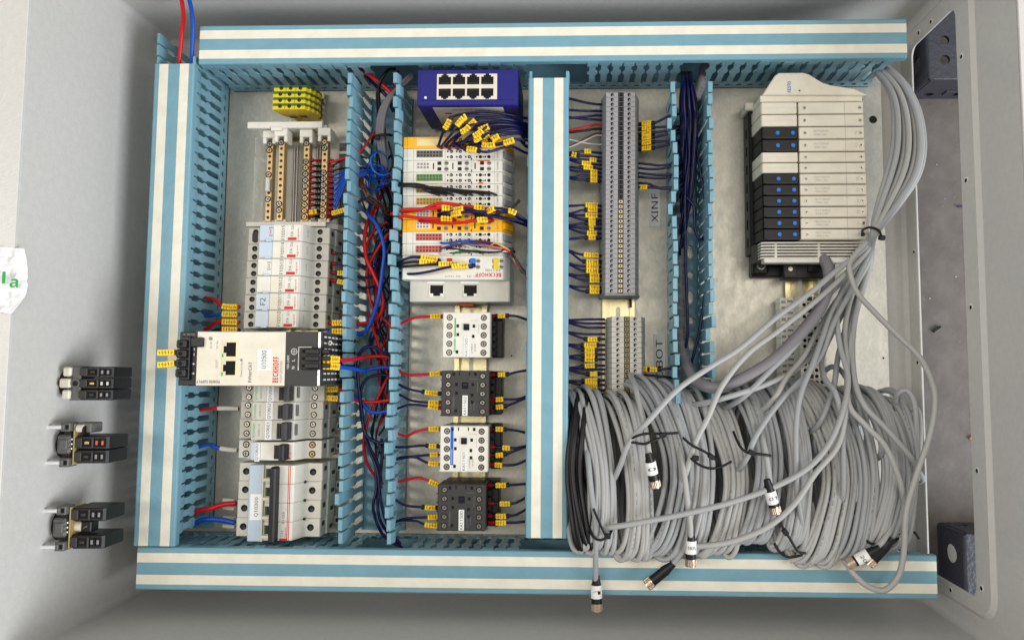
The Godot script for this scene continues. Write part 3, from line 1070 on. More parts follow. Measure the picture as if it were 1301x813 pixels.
func bus_block() -> void:
	var t := thing("distribution_block", "white framed distribution block with four brass bars of screws", "distribution block", -306, 5, -208)
	var b := B.new()
	b.box(-350, 7.6, -252, -266, 14, -156, 0.4)
	part(b, "base_tray", mats.light_grey, t)
	b = B.new()
	b.box(-356, 40, -264, -275, 46, -257, 0.5)
	b.box(-345, 8, -262, -272, 40, -258, 0.4)
	b.box(-330, 44, -258, -318, 47, -254, 0.4)
	part(b, "upper_bracket", mats.white, t)
	b = B.new()
	b.prism(PackedVector2Array([Vector2(-356, 36), Vector2(-275, 36), Vector2(-262, 26), Vector2(-257, 12), Vector2(-257, 8), Vector2(-356, 8)]), Vector3(0, 0, 0), Vector3(1, 0, 0), Vector3.UP, Vector3(0, 0, 1), -157, -151, 0.4)
	b.box(-356, 36, -156.5, -270, 41, -151.5, 0.4)
	part(b, "lower_bracket", mats.white, t)
	# four bars at rising heights with their end holders
	var bars := [[-335.5, 34.0, -248.0], [-320.5, 40.0, -248.0], [-294.5, 36.0, -248.0], [-273.0, 41.0, -250.0]]
	for i in 4:
		var x: float = bars[i][0]
		var y: float = bars[i][1]
		b = B.new()
		b.box(x - 3.2, y - 9, -246, x + 3.2, y, -158, 0.4)
		var bar := part(b, "bus_bar", mats.brass, t)
		b = B.new()
		b.box(x - 7, y - 12, -257, x - 3.4, y + 3, -243, 0.5)
		b.box(x + 3.4, y - 12, -257, x + 7, y + 3, -243, 0.5)
		b.box(x - 6.9, y - 12, -257.5, x + 6.9, y + 4, -249, 0.6)
		part(b, "bar_holder", mats.white, t)
		b = B.new()
		b.box(x - 6, y - 12, -160, x + 6, y - 2, -156.6, 0.5)
		part(b, "bar_foot", mats.white, t)
		var n := 13
		for k in n:
			var z := -243.0 + k * 6.7
			var screwed: bool = [[0, 1, 5, 9], [0, 10, 11], [0, 3, 4, 5, 6, 7, 8, 9, 10, 11, 12], [0, 1, 5, 6, 7, 8, 9, 10, 11, 12]][i].has(k)
			if screwed:
				screw_at(bar, x - 0.6, y + 0.1, z, 2.7, rng.randf() * 3.0, mats.brass if rng.randf() < 0.35 else mats.screw, true)
			else:
				hole_at(bar, x, y, z, 1.6, "bar_hole")
	# cross wire link at the first bar and its grey bridge
	b = B.new()
	b.box(-337, 36, -205, -333, 40, -190, 0.4)
	part(b, "bridge", mats.light_grey, t)
	b = B.new()
	b.box(-350.5, 12, -250, -349, 38, -232, 0.2)
	b.box(-350.5, 12, -228, -349, 38, -158, 0.2)
	part(b, "side_plate", mats.glassy, t)
	b = B.new()
	b.box(-263, 10, -250, -252, 24, -247, 0.3)
	b.box(-255, 10, -247, -252, 24, -238, 0.3)
	b.box(-263, 10, -238, -252, 24, -235, 0.3)
	part(b, "side_clip", mats.light_grey, t)
	for x in [-313.0, -310.0, -284.5, -287.5]:
		b = B.new()
		b.cyl(Vector3(x, 22, -246), Vector3(x, 22, -158), 1.2, 8)
		part(b, "tie_rod", mats.silver, t)


const MODULE := [Vector2(-43.5, 8), Vector2(-43.5, 49), Vector2(-42.8, 50), Vector2(-24, 50), Vector2(-23, 51), Vector2(-22.4, 68), Vector2(-21.8, 68.8), Vector2(20, 68.8), Vector2(21.5, 68), Vector2(27, 52), Vector2(28.5, 50.0), Vector2(42.8, 50), Vector2(43.5, 49), Vector2(43.5, 34), Vector2(45.0, 33), Vector2(45.0, 12), Vector2(43, 8)]

func module_body(t: Node3D, x: float, z0: float, z1: float, m: Material, lift := 0.0) -> void:
	var b := B.new()
	var p := PackedVector2Array()
	for q in MODULE:
		p.append(Vector2(q.x, q.y + (lift if q.y > 52 else 0.0)))
	b.prism(p, Vector3(x, 0, 0), Vector3(1, 0, 0), Vector3.UP, Vector3(0, 0, 1), z0 + 0.12, z1 - 0.12, 0.4)
	part(b, "body", m, t)


func side_face(t: Node3D, x: float, z0: float, z1: float) -> void:
	# the far right end: dark wire mouths, a clip foot and a vent line
	var c := (z0 + z1) / 2
	var b := B.new()
	b.box(x + 43.4, 38, c - 5.5, x + 43.75, 45, c - 0.8, 0.0)
	part(b, "wire_mouth", mats.black, t)
	b = B.new()
	b.box(x + 44.9, 16, c + 1.5, x + 45.2, 26, c + 5.5, 0.0)
	part(b, "wire_mouth", mats.black, t)
	b = B.new()
	b.box(x + 45, 8.5, c - 4.2, x + 53.5, 10.5, c + 4.2, 0.3)
	b.box(x + 50.5, 10, c - 4.2, x + 53.5, 13.5, c + 4.2, 0.4)
	var f := part(b, "clip_foot", mats.light_grey, t)
	b = B.new()
	b.box(x + 46.5, 10.4, c - 2.0, x + 50.0, 10.7, c + 2.0, 0.0)
	part(b, "clip_slot", mats.black, f)


func fuse_holder(code: String, mark: String, z: float, i: int) -> void:
	var x := -305.5 - i * 0.4
	var z1 := z + 17.7
	var c := z + 8.85
	var t := thing("fuse_holder", "pale grey fuse holder %s %s" % [code, mark], "fuse holder", x, 8, c, "fuse holders in a row")
	module_body(t, x, z, z1, mats.light_grey)
	var b := B.new()
	b.box(x - 22.9, 52, z + 0.5, x - 9.0, 69.6, z1 - 0.5, 0.5)
	part(b, "tinted_cover", mats.tint if i != 3 and i != 2 else mats.white, t)
	b = B.new()
	b.box(x - 16, 69.6, c + 7.2, x - 10, 70.6, c + 9.2, 0.4)
	b.box(x - 24.5, 60, c - 2.5, x - 22.6, 66, c + 2.5, 0.4)
	part(b, "finger_grip", mats.tint, t)
	b = B.new()
	b.box(x - 8.5, 68.7, z + 0.6, x + 5.5, 69.2, z1 - 0.6, 0.1)
	part(b, "marking_field", mats.white if i < 3 else mats.cream, t)
	write(t, code, x + 1.6, 69.35, c, 3.6, "u", ink, 15.0)
	b = B.new()
	b.box(x + 5.6, 68.7, z + 0.6, x + 19.6, 69.1, z1 - 0.6, 0.1)
	part(b, "rating_plate", mats.white, t)
	b = B.new()
	b.box(x + 6.5, 69.0, c + 5.0, x + 15.5, 69.25, c + 7.8, 0.0)
	part(b, "red_line", mats.print_red, t)
	write(t, "31A", x + 10.5, 69.25, c + 1.6, 2.8, "u", ink, 5.4)
	write(t, "32x", x + 11.0, 69.25, c - 5.4, 2.6, "u", mats.print_grey, 5.0)
	write(t, "legrand", x + 17.3, 69.25, c + 1.0, 2.2, "u", mats.print_red, 11.0)
	write(t, "10.3x38", x + 24.0, 61.5, c, 2.0, "u", mats.print_grey, 8.0)
	if i == 0:
		write(t, "[=]", x - 11.2, 69.75, c - 1.0, 3.6, "u", mats.print_red, 9.0)
	if i == 2:
		write(t, "[o]", x - 11.2, 69.75, c - 1.0, 3.6, "u", mats.print_grey, 8.0)
	if i == 4:
		b = B.new()
		b.box(x - 20, 69.55, c - 6, x - 11, 69.75, c + 6, 0.0)
		part(b, "tape", mats.tint, t)
		write(t, "F2", x - 15.5, 69.9, c, 5.2, "u", ink, 7.5)
	for q in [-35.5, 33.0]:
		for s in [-4.2, 4.4]:
			hole_at(t, x + q, 50.0, c + s, 2.9)
	if i == 0:
		b = B.new()
		b.box(x - 39, 49.8, c - 3.2, x - 33, 50.3, c + 6, 0.2)
		part(b, "scorched_notch", mats.black, t)
	side_face(t, x, z, z1)


func build_breakers() -> void:
	var rows := [["Q10500", 15.0, 33.0, "directly below the power supply"], ["Q10602", 33.0, 51.2, "second below the power supply"], ["Q10601", 51.2, 71.4, "third below the power supply"]]
	for i in 3:
		var z: float = rows[i][1]
		var z1: float = rows[i][2]
		var c := (z + z1) / 2
		var x := -306.8 - i * 0.6
		var t := thing("circuit_breaker", "grey single pole circuit breaker %s with green print, %s" % [rows[i][0], rows[i][3]], "circuit breaker", x, 8, c, "circuit breakers below the power supply")
		module_body(t, x, z, z1, mats.light_grey)
		var b := B.new()
		b.box(x - 22.4, 68.6, z + 0.5, x - 11, 69.2, z1 - 0.5, 0.1)
		part(b, "rating_plate", mats.light_grey, t)
		write(t, "Schneider", x - 20.0, 69.35, c, 3.0, "u", mats.print_green, 15.0)
		write(t, "C60N C10", x - 14.5, 69.35, c, 1.8, "u", mats.print_grey, 12.0)
		b = B.new()
		b.box(x - 8.5, 68.7, z + 0.3, x - 1.4, 69.35, z1 - 0.3, 0.15)
		part(b, "label_strip", mats.paper, t)
		write(t, rows[i][0], x - 5.0, 69.5, c, 3.8, "u", ink, 15.5)
		lever(t, x + 3.5, z, z1, mats.charcoal)
		b = B.new()
		for k in [-2.2, 2.2]:
			b.box(x + 20.5 + k - 0.3, 60, c - 6, x + 20.5 + k + 0.3, 68.95, c + 5, 0.0)
		part(b, "circuit_mark", mats.print_grey, t)
		for q in [-35.5, 33.5]:
			for s in [-4.6, 4.8]:
				screw_at(t, x + q, 50.0, c + s, 2.6, rng.randf() * 3.0)
		side_face(t, x, z, z1)
	var z := 73.0
	var c := 82.0
	var x := -308.0
	var t := thing("circuit_breaker", "cream single pole circuit breaker Q10600 with black lever, above the large breaker", "circuit breaker", x, 8, c, "circuit breakers below the power supply")
	module_body(t, x, z, 91.4, mats.white)
	var b := B.new()
	b.box(x - 22, 68.6, z + 0.6, x - 12.5, 69.6, 90.8, 0.3)
	part(b, "tinted_cover", mats.tint, t)
	b = B.new()
	b.box(x - 18.0, 69.5, z + 1.0, x - 12.8, 69.9, 92.4, 0.1)
	part(b, "label_strip", mats.paper, t)
	write(t, "Q10600", x - 15.4, 70.05, c + 1, 3.7, "u", ink, 16.0)
	lever(t, x + 1.5, z, 91.4, mats.black)
	write(t, "C16", x + 11.0, 69.0, c - 2, 2.4, "u", ink, 6.0)
	write(t, "legrand", x + 17.5, 69.0, c, 2.2, "u", mats.print_red, 12.0)
	b = B.new()
	b.box(x + 9.0, 68.7, c + 6.4, x + 18.5, 69.0, c + 8.0, 0.0)
	part(b, "red_line", mats.print_red, t)
	for q in [-35.5, 33.5]:
		for s in [-4.6, 4.8]:
			screw_at(t, x + q, 50.0, c + s, 2.8, rng.randf() * 3.0, mats.brass if q > 0 else mats.screw)
	side_face(t, x, z, 91.4)
	# the four pole breaker
	x = -306.5
	t = thing("main_breaker", "large cream four pole breaker Q10300 with one long black lever", "circuit breaker", x, 8, 133)
	var z0 := 96.0
	for k in 4:
		var a := z0 + k * 18.6
		module_body(t, x - 0.4 * k, a, a + 18.6, mats.white)
		hole_at(t, x - 36 - 0.4 * k, 50, a + 8.8, 3.5)
		hole_at(t, x + 33.5 - 0.4 * k, 50, a + 9.0, 3.5)
		side_face(t, x - 0.4 * k, a, a + 18.6)
		b = B.new()
		b.box(x - 7.5, 68.7, a + 3.5, x + 1.5, 69.4, a + 12.0, 0.2)
		part(b, "switch_window", mats.black, t)
		b = B.new()
		b.box(x - 7.3, 68.8, a + 4.2, x - 5.9, 69.7, a + 11.2, 0.2)
		part(b, "state_flag", mats.earth_green, t)
		b = B.new()
		b.box(x - 8.5, 68.0, a + 12.4, x + 0.5, 73.2, a + 15.8, 0.6)
		part(b, "lever_guard", mats.cream, t)
		if k < 3:
			b = B.new()
			b.box(x + 26.0, 52, a + 17.4, x + 28.0, 54.5, a + 19.8, 0.1)
			part(b, "pole_gap", mats.black, t)
	b = B.new()
	b.box(x - 24.5, 50.5, z0 - 0.4, x - 8.8, 70.0, z0 + 75.2, 0.8)
	var cover := part(b, "tinted_cover", mats.tint, t)
	b = B.new()
	b.box(x - 10.2, 69.8, z0 - 0.2, x - 8.8, 71.4, z0 + 74.8, 0.3)
	part(b, "cover_rim", mats.cream, cover)
	b = B.new()
	b.box(x - 22.0, 69.9, z0 + 28.5, x - 10.4, 70.3, z0 + 54, 0.1)
	part(b, "label_strip", mats.paper, t)
	write(t, "Q10300", x - 15.4, 70.45, z0 + 41, 4.2, "u", ink, 19.0)
	b = B.new()
	b.box(x + 1.0, 69, z0 + 0.6, x + 7.0, 81, z0 + 74.6, 1.6)
	part(b, "lever_bar", mats.black, t)
	b = B.new()
	b.box(x + 15.2, 68.7, z0 + 0.5, x + 15.8, 69.0, z0 + 74, 0.0)
	b.box(x + 16.8, 68.7, z0 + 0.5, x + 17.4, 69.0, z0 + 74, 0.0)
	b.box(x + 8, 68.7, z0 + 72.0, x + 16, 69.05, z0 + 74.0, 0.0)
	part(b, "red_line", mats.print_red, t)
	write(t, "4 x 63A", x + 11.5, 69.05, z0 + 52, 2.4, "u", mats.print_grey, 12.0)
	write(t, "C32", x + 10.5, 69.05, z0 + 67, 2.4, "u", mats.print_grey, 6.0)
	write(t, "legrand", x + 14.0, 69.05, z0 + 66, 1.8, "u", mats.print_red, 10.0)


func lever(t: Node3D, x: float, z0: float, z1: float, m: Material) -> void:
	var b := B.new()
	b.box(x, 68.6, z0 + 3.2, x + 14.5, 69.4, z1 - 1.4, 0.2)
	part(b, "switch_window", mats.black, t)
	b = B.new()
	for k in 4:
		b.box(x + 1.0 + k * 1.9, 69.3, z0 + 4.0, x + 2.2 + k * 1.9, 70.1, z1 - 3.2, 0.1)
	part(b, "grip_rib", mats.charcoal, t)
	b = B.new()
	b.prism(PackedVector2Array([Vector2(0, 69), Vector2(1.0, 79), Vector2(2.2, 80.5), Vector2(5.2, 80.5), Vector2(6.6, 79), Vector2(7.6, 69)]), Vector3(x + 7.6, 0, 0), Vector3(1, 0, 0), Vector3.UP, Vector3(0, 0, 1), z0 + 1.6, z1 - 1.0, 0.7)
	part(b, "lever", m, t)


func rj45(t: Node3D, x: float, y: float, z: float, wx: float, wz: float, m: Material, flip := 1.0) -> void:
	# a socket mouth with a shielded frame and a stepped dark opening; the latch side points to +z * flip or +x when wx > wz turned
	var b := B.new()
	b.box(x - wx / 2, y - 1, z - wz / 2, x - wx / 2 + 1.1, y + 0.5, z + wz / 2, 0.15)
	b.box(x + wx / 2 - 1.1, y - 1, z - wz / 2, x + wx / 2, y + 0.5, z + wz / 2, 0.15)
	b.box(x - wx / 2 + 1.1, y - 1, z - wz / 2, x + wx / 2 - 1.1, y + 0.5, z - wz / 2 + 1.1, 0.15)
	b.box(x - wx / 2 + 1.1, y - 1, z + wz / 2 - 1.1, x + wx / 2 - 1.1, y + 0.5, z + wz / 2, 0.15)
	var s := part(b, "network_socket", m, t)
	b = B.new()
	b.box(x - wx / 2 + 1.1, y - 1, z - wz / 2 + 1.1, x + wx / 2 - 1.1, y + 0.1, z + wz / 2 - 1.1, 0.0)
	part(b, "opening", mats.soot, s)
	b = B.new()
	for k in 8:
		var q := x - wx * 0.28 + k * wx * 0.08
		b.box(q - 0.2, y + 0.05, z - flip * (wz / 2 - 1.2) - 1.0, q + 0.2, y + 0.2, z - flip * (wz / 2 - 1.2) + 1.0, 0.0)
	part(b, "contacts", mats.brass_dark, s)
	b = B.new()
	for k in [-1.0, 1.0]:
		b.box(x + k * wx * 0.33 - wx * 0.1, y + 0.05, z + flip * (wz / 2 - 2.2) - 1.5, x + k * wx * 0.33 + wx * 0.1, y + 0.3, z + flip * (wz / 2 - 2.2) + 1.5, 0.1)
	part(b, "latch_step", m, s)


func build_power_supply() -> void:
	var x0 := -376.0
	var x1 := -243.5
	var z0 := -35.5
	var z1 := 16.0
	var t := thing("power_supply", "tall cream power supply module U10500 with two network sockets and black plugs", "power supply", -310, 8, -10)
	var b := B.new()
	b.box(x0 + 12, 10, z0, x1, 122, z1, 0.6)
	part(b, "housing", mats.steel, t)
	b = B.new()
	b.box(x0 + 15, 121.5, z0 + 0.4, x1 - 33, 124, z1 - 0.4, 0.5)
	part(b, "front_plate", mats.cream, t)
	b = B.new()
	b.box(x1 - 33, 121.4, z0 + 0.4, x1, 123.9, z1 - 0.4, 0.5)
	part(b, "dark_front_plate", mats.charcoal, t)
	b = B.new()
	b.box(x0 - 2, 90, z0 + 0.6, x0 + 15, 123.6, z1 - 0.4, 0.6)
	part(b, "plug_panel", mats.black, t)
	# output plug with four levers
	b = B.new()
	for k in 4:
		b.box(x0 - 1, 123.4, z0 + 8.5 + k * 9.0, x0 + 8.6, 132, z0 + 16.3 + k * 9.0, 1.2)
	b.box(x0 + 1, 123.4, z0 + 5, x0 + 10, 127.5, z0 + 46, 0.8)
	part(b, "output_plug", mats.black, t)
	b = B.new()
	b.box(x0 + 10, 123.4, z0 + 6, x0 + 22, 127, z0 + 15, 0.7)
	part(b, "relay_plug", mats.black, t)
	b = B.new()
	for k in 4:
		b.cyl(Vector3(x0 + 3.6, 132, z0 + 12.4 + k * 9.0), Vector3(x0 + 3.6, 132.4, z0 + 12.4 + k * 9.0), 1.9, 12)
	part(b, "plug_screw", mats.soot, t)
	for k in 4:
		write(t, "-" if k < 2 else "+", x0 + 12.4, 123.75, z0 + 13 + k * 9.0 + (4 if k == 0 else 0), 2.6 if k > 1 else 0.5, "d", mats.paper, 2.6)
	write(t, "DC 24V 10A", x0 + 7, 123.8, z0 + 3.2, 1.8, "r", mats.print_pale, 11.0)
	# network sockets (latch to the right of the picture)
	for k in 2:
		var c := z0 + 17.2 + k * 17.4
		b = B.new()
		b.box(x0 + 39.5, 123.8, c - 8.2, x0 + 54.5, 124.5, c + 8.2, 0.15)
		var s := part(b, "network_socket", mats.led_cream, t)
		b = B.new()
		b.box(x0 + 41, 124.4, c - 6.6, x0 + 52.6, 124.7, c + 6.6, 0.0)
		part(b, "opening", mats.soot, s)
		b = B.new()
		b.box(x0 + 41, 124.5, c - 6.6, x0 + 43.6, 124.9, c - 3.2, 0.1)
		b.box(x0 + 41, 124.5, c + 3.2, x0 + 43.6, 124.9, c + 6.6, 0.1)
		part(b, "latch_step", mats.paper_grey, s)
		b = B.new()
		b.box(x0 + 39.7, 124.4, c + 4.2, x0 + 41.0, 124.8, c + 7.4, 0.1)
		part(b, "link_lamp", mats.print_green, s)
	b = B.new()
	b.box(x0 + 73, 124, z0 + 16.5, x0 + 86.5, 124.25, z0 + 36.5, 0.05)
	part(b, "paper_label", mats.paper, t)
	write(t, "U10500", x0 + 79.6, 124.4, z0 + 26.5, 4.4, "u", ink, 17.0)
	write(t, "BECKHOFF", x1 - 41.5, 124.15, z0 + 36, 5.4, "u", mats.print_red, 24.5, "bold")
	write(t, "PS2001-2410-1001", x1 - 36.4, 124.15, z0 + 38, 2.0, "u", mats.print_grey, 20.0)
	write(t, "POWER SUPPLY", x0 + 27, 124.15, z1 - 4.0, 2.8, "l", mats.print_grey, 22.0, "bold")
	write(t, "EtherCAT", x0 + 66.5, 124.15, z0 + 38.5, 3.2, "u", mats.print_grey, 19.0, "bold")
	write(t, "EtherCAT Run", x0 + 58.5, 124.15, z0 + 35, 1.6, "u", mats.print_grey, 15.0)
	write(t, "DC OK", x0 + 28.5, 124.15, z0 + 13, 1.8, "u", mats.print_grey, 6.0)
	write(t, "X1 IN", x0 + 34.5, 124.15, z0 + 13, 1.8, "u", mats.print_grey, 7.0)
	write(t, "X2 OUT", x0 + 34.5, 124.15, z0 + 31, 1.8, "u", mats.print_grey, 8.0)
	write(t, "100-240V", x1 - 30, 124.05, z0 + 29, 2.2, "u", mats.paper, 13.0)
	write(t, "N", x1 - 25, 124.05, z0 + 34, 2.8, "u", mats.paper, 2.2)
	write(t, "L", x1 - 25, 124.05, z0 + 27, 2.8, "u", mats.paper, 2.0)
	for q in [[28.0, 7.0], [58.0, 27.0]]:
		b = B.new()
		b.cyl(Vector3(x0 + q[0], 123.8, z0 + q[1]), Vector3(x0 + q[0], 124.3, z0 + q[1]), 1.8 if q[1] < 10 else 1.2, 14)
		part(b, "status_lamp", mats.mid_grey, t)
	b = B.new()
	b.cyl(Vector3(x1 - 24.5, 123.8, z0 + 19), Vector3(x1 - 24.5, 124.05, z0 + 19), 3.0, 18)
	var g := part(b, "earth_mark", mats.paper, t)
	b = B.new()
	b.cyl(Vector3(x1 - 24.5, 124.0, z0 + 19), Vector3(x1 - 24.5, 124.12, z0 + 19), 2.5, 18)
	part(b, "disc", mats.charcoal, g)
	b = B.new()
	b.box(x1 - 26.6, 124.1, z0 + 18.8, x1 - 22.4, 124.2, z0 + 19.2, 0.0)
	b.box(x1 - 24.7, 124.1, z0 + 16.9, x1 - 24.3, 124.2, z0 + 21.1, 0.0)
	part(b, "cross", mats.paper, g)
	b = B.new()
	b.box(x1 - 20.5, 123.8, z0 + 14.5, x1 - 19.8, 124.3, z0 + 36.5, 0.0)
	b.box(x1 - 19.8, 123.8, z0 + 14.5, x1 - 8, 124.3, z0 + 15.2, 0.0)
	part(b, "plug_outline", mats.paper, t)
	# input plug
	b = B.new()
	b.box(x1 - 17, 118, z0 + 15.4, x1 + 2, 128, z0 + 36, 0.9)
	for k in 3:
		b.box(x1 - 12, 127.8, z0 + 16.6 + k * 6.6, x1 + 1, 131, z0 + 21.4 + k * 6.6, 0.8)
		b.box(x1 + 1.8, 116, z0 + 16.8 + k * 6.6, x1 + 9, 126, z0 + 21.2 + k * 6.6, 0.7)
	var ip := part(b, "input_plug", mats.black, t)
	b = B.new()
	for k in 3:
		b.box(x1 - 15.5, 127.9, z0 + 17.5 + k * 6.6, x1 - 8.4, 128.2, z0 + 20.5 + k * 6.6, 0.0)
	part(b, "plug_slot", mats.soot, ip)
	# vented end of the housing
	b = B.new()
	b.box(x1, 14, z0 + 1, x1 + 0.5, 119, z1 - 1, 0.1)
	var vent := part(b, "vent_panel", mats.charcoal, t)
	for r in 9:
		b = B.new()
		for c in 8:
			b.box(x1 + 0.4, 20 + r * 11.0, z0 + 4 + c * 5.8, x1 + 0.9, 26.5 + r * 11.0, z0 + 5.6 + c * 5.8, 0.0)
		part(b, "vent_slots", mats.paper_grey, vent)
	b = B.new()
	b.box(x1 - 2, 118, z0 + 0.4, x1 + 0.4, 124.2, z1 - 0.4, 0.3)
	part(b, "end_trim", mats.steel, t)
	screw_at(t, x1 + 5.5, 112, z0 + 10.5, 2.6, 0.4, mats.silver, false)


# ---------- second column ----------
func build_switch() -> void:
	var x0 := -165.0
	var x1 := -62.5
	var z0 := -304.0
	var z1 := -266.5
	var t := thing("network_switch", "dark blue eight port network switch below the top duct", "network switch", -114, 8, -285)
	var b := B.new()
	b.box(x0, 9, z0, x1, 84, z1, 1.0)
	part(b, "housing", mats.switch_blue, t)
	b = B.new()
	b.box(x0 + 3.5, 83.8, z0 + 3, x1 - 4, 84.5, z1 - 5.5, 0.3)
	part(b, "front_plate", mats.switch_blue, t)
	b = B.new()
	b.box(-144.8, 84.4, z0 + 5.0, -83.5, 85.0, z0 + 31.5, 0.2)
	var f := part(b, "socket_frame", mats.cream, t)
	for r in 2:
		for c in 4:
			var x := -136.6 + c * 14.4
			var z := z0 + (11.4 if r == 0 else 25.0)
			var s := 1.0 if r == 1 else -1.0
			b = B.new()
			b.box(x - 6.2, 84.9, z - 4.6, x + 6.2, 85.2, z + 3.2, 0.0) if r == 1 else b.box(x - 6.2, 84.9, z - 3.2, x + 6.2, 85.2, z + 4.6, 0.0)
			b.box(x - 3.6, 84.9, z + (3.2 if r == 1 else -5.0), x + 3.6, 85.2, z + (5.0 if r == 1 else -3.2), 0.0)
			b.box(x - 1.8, 84.9, z + (5.0 if r == 1 else -6.2), x + 1.8, 85.2, z + (6.2 if r == 1 else -5.0), 0.0)
			var m := part(b, "socket_mouth", mats.soot, t)
			b = B.new()
			for k in 8:
				b.box(x - 4.2 + k * 1.15, 85.1, z - s * 3.6 - 1.2, x - 3.8 + k * 1.15, 85.3, z - s * 3.6 + 1.2, 0.0)
			part(b, "contacts", mats.charcoal, m)
	b = B.new()
	b.cyl(Vector3(x0 + 8.8, 84.4, z0 + 29.4), Vector3(x0 + 8.8, 84.9, z0 + 29.4), 1.3, 12)
	part(b, "status_lamp", mats.paper, t)
	b = B.new()
	b.box(-150, 28, z1 - 0.2, -78, 78, z1 + 0.25, 0.1)
	var lab := part(b, "type_label", mats.paper_grey, t)
	write_along(lab, "SPIDER 8TX", Vector3(-114, 72, z1 + 0.35), Vector3(1, 0, 0), Vector3(0, 0, 1), 4.0, mats.print_grey, 34.0)
	b = B.new()
	for k in 5:
		b.box(-140 + k * 14.0, 60 - (k % 2) * 7, z1 + 0.2, -133 + k * 14.0, 63 - (k % 2) * 7, z1 + 0.35, 0.0)
	part(b, "approval_mark", mats.ink, lab)


func build_bus_terminals() -> void:
	# ten bus modules stacked downwards and the coupler
	var kinds := [["yellow", "led_cream", 0, "yellow bus terminal with eight round contacts, topmost of the stack"], ["white", "led_grey", 0, "white bus terminal with dark grey lamp window"], ["white", "led_cream", 1, "white bus terminal with square contacts, third from the top"], ["white", "led_green", 0, "white bus terminal with green lamp window"], ["white", "led_tan", 0, "white bus terminal with tan lamp window under the black wire bunch"], ["white", "led_yellow", 0, "white bus terminal with yellow lamp window above the red wires"], ["yellow", "led_cream", 1, "yellow bus terminal with square contacts under the red wires, upper of two"], ["yellow", "led_cream", 1, "yellow bus terminal with square contacts, lower of two"], ["white", "led_pink", 0, "white bus terminal with pink lamp window, upper of two"], ["white", "led_pink", 0, "white bus terminal with pink lamp window, lower of two, above the coupler"]]
	for i in 10:
		var z := -239.5 + i * 12.35
		bus_terminal(kinds[i][3], z, mats[kinds[i][0]], mats[kinds[i][1]], kinds[i][2], i)
	var x0 := -182.0
	var z0 := -116.0
	var t := thing("bus_coupler", "white bus coupler with red print and two network sockets below the stack", "bus coupler", -128, 8, -94)
	var b := B.new()
	b.prism(PackedVector2Array([Vector2(0, 12), Vector2(0, 64), Vector2(2, 68), Vector2(101, 68), Vector2(104, 66), Vector2(110, 52), Vector2(110, 12)]), Vector3(x0, 0, 0), Vector3(1, 0, 0), Vector3.UP, Vector3(0, 0, 1), z0 + 0.1, z0 + 24.5, 0.5)
	part(b, "upper_body", mats.white, t)
	b = B.new()
	b.prism(PackedVector2Array([Vector2(0, 12), Vector2(0, 53), Vector2(1, 54.5), Vector2(103, 54.5), Vector2(104.5, 53), Vector2(104.5, 12)]), Vector3(x0 + 6, 0, 0), Vector3(1, 0, 0), Vector3.UP, Vector3(0, 0, 1), z0 + 24.3, z0 + 46.0, 0.5)
	part(b, "lower_body", mats.light_grey, t)
	for x in [-147.5, -112.5]:
		rj45(t, x, 54.5, z0 + 34.5, 15.5, 13.5, mats.steel, 1.0)
		b = B.new()
		b.box(x - 10, 54.4, z0 + 25.0, x + 8, 54.75, z0 + 27.0, 0.0)
		part(b, "socket_label", mats.paper, t)
	b = B.new()
	b.box(-129, 10, z0 + 46, -112, 34, z0 + 48.5, 0.5)
	part(b, "release_tab", mats.orange, t)
	write(t, "BECKHOFF", -92.5, 68.2, z0 + 20.0, 4.2, "l", mats.print_red, 26.0, "bold")
	write(t, "EK1100", -88, 68.2, z0 + 15.2, 2.6, "l", mats.print_grey, 15.0)
	contacts(t, x0 + 72, z0 + 4.0, mats.print_pale, 2)
	contacts(t, x0 + 96, z0 + 4.0, mats.print_pale, 2)
	var marks := [["contact_red", mats.print_red, 47.0], ["contact_blue", mats.button_blue, 71.0], ["contact_yellow", mats.earth_yellow, 94.5]]
	for q in marks:
		b = B.new()
		b.box(x0 + q[2], 67.9, z0 + 3.0, x0 + q[2] + 5.5, 68.5, z0 + 8.5 if q[2] < 90 else z0 + 14.5, 0.1)
		part(b, "supply_mark", q[1], t)
	write(t, "X1 IN     X2 OUT", x0 + 62, 68.15, z0 + 21.5, 1.6, "l", mats.print_grey, 34.0)


func contacts(t: Node3D, x: float, z: float, m: Material, n: int) -> void:
	# dark square spring windows with a round clamp beside each
	var b := B.new()
	for k in n:
		b.box(x - 2.3, 67.8, z + k * 6.0, x + 1.7, 68.15, z + k * 6.0 + 3.6, 0.0)
	part(b, "spring_window", mats.black, t)
	b = B.new()
	for k in n:
		b.cyl(Vector3(x + 7.0, 67.6, z + k * 6.0 + 1.8), Vector3(x + 7.0, 68.3, z + k * 6.0 + 1.8), 2.3, 14)
	var c := part(b, "clamp", mats.mid_grey, t)
	b = B.new()
	for k in n:
		b.box(x + 5.4, 68.25, z + k * 6.0 + 1.4, x + 8.6, 68.4, z + k * 6.0 + 2.2, 0.0)
	part(b, "slot", mats.soot, c)


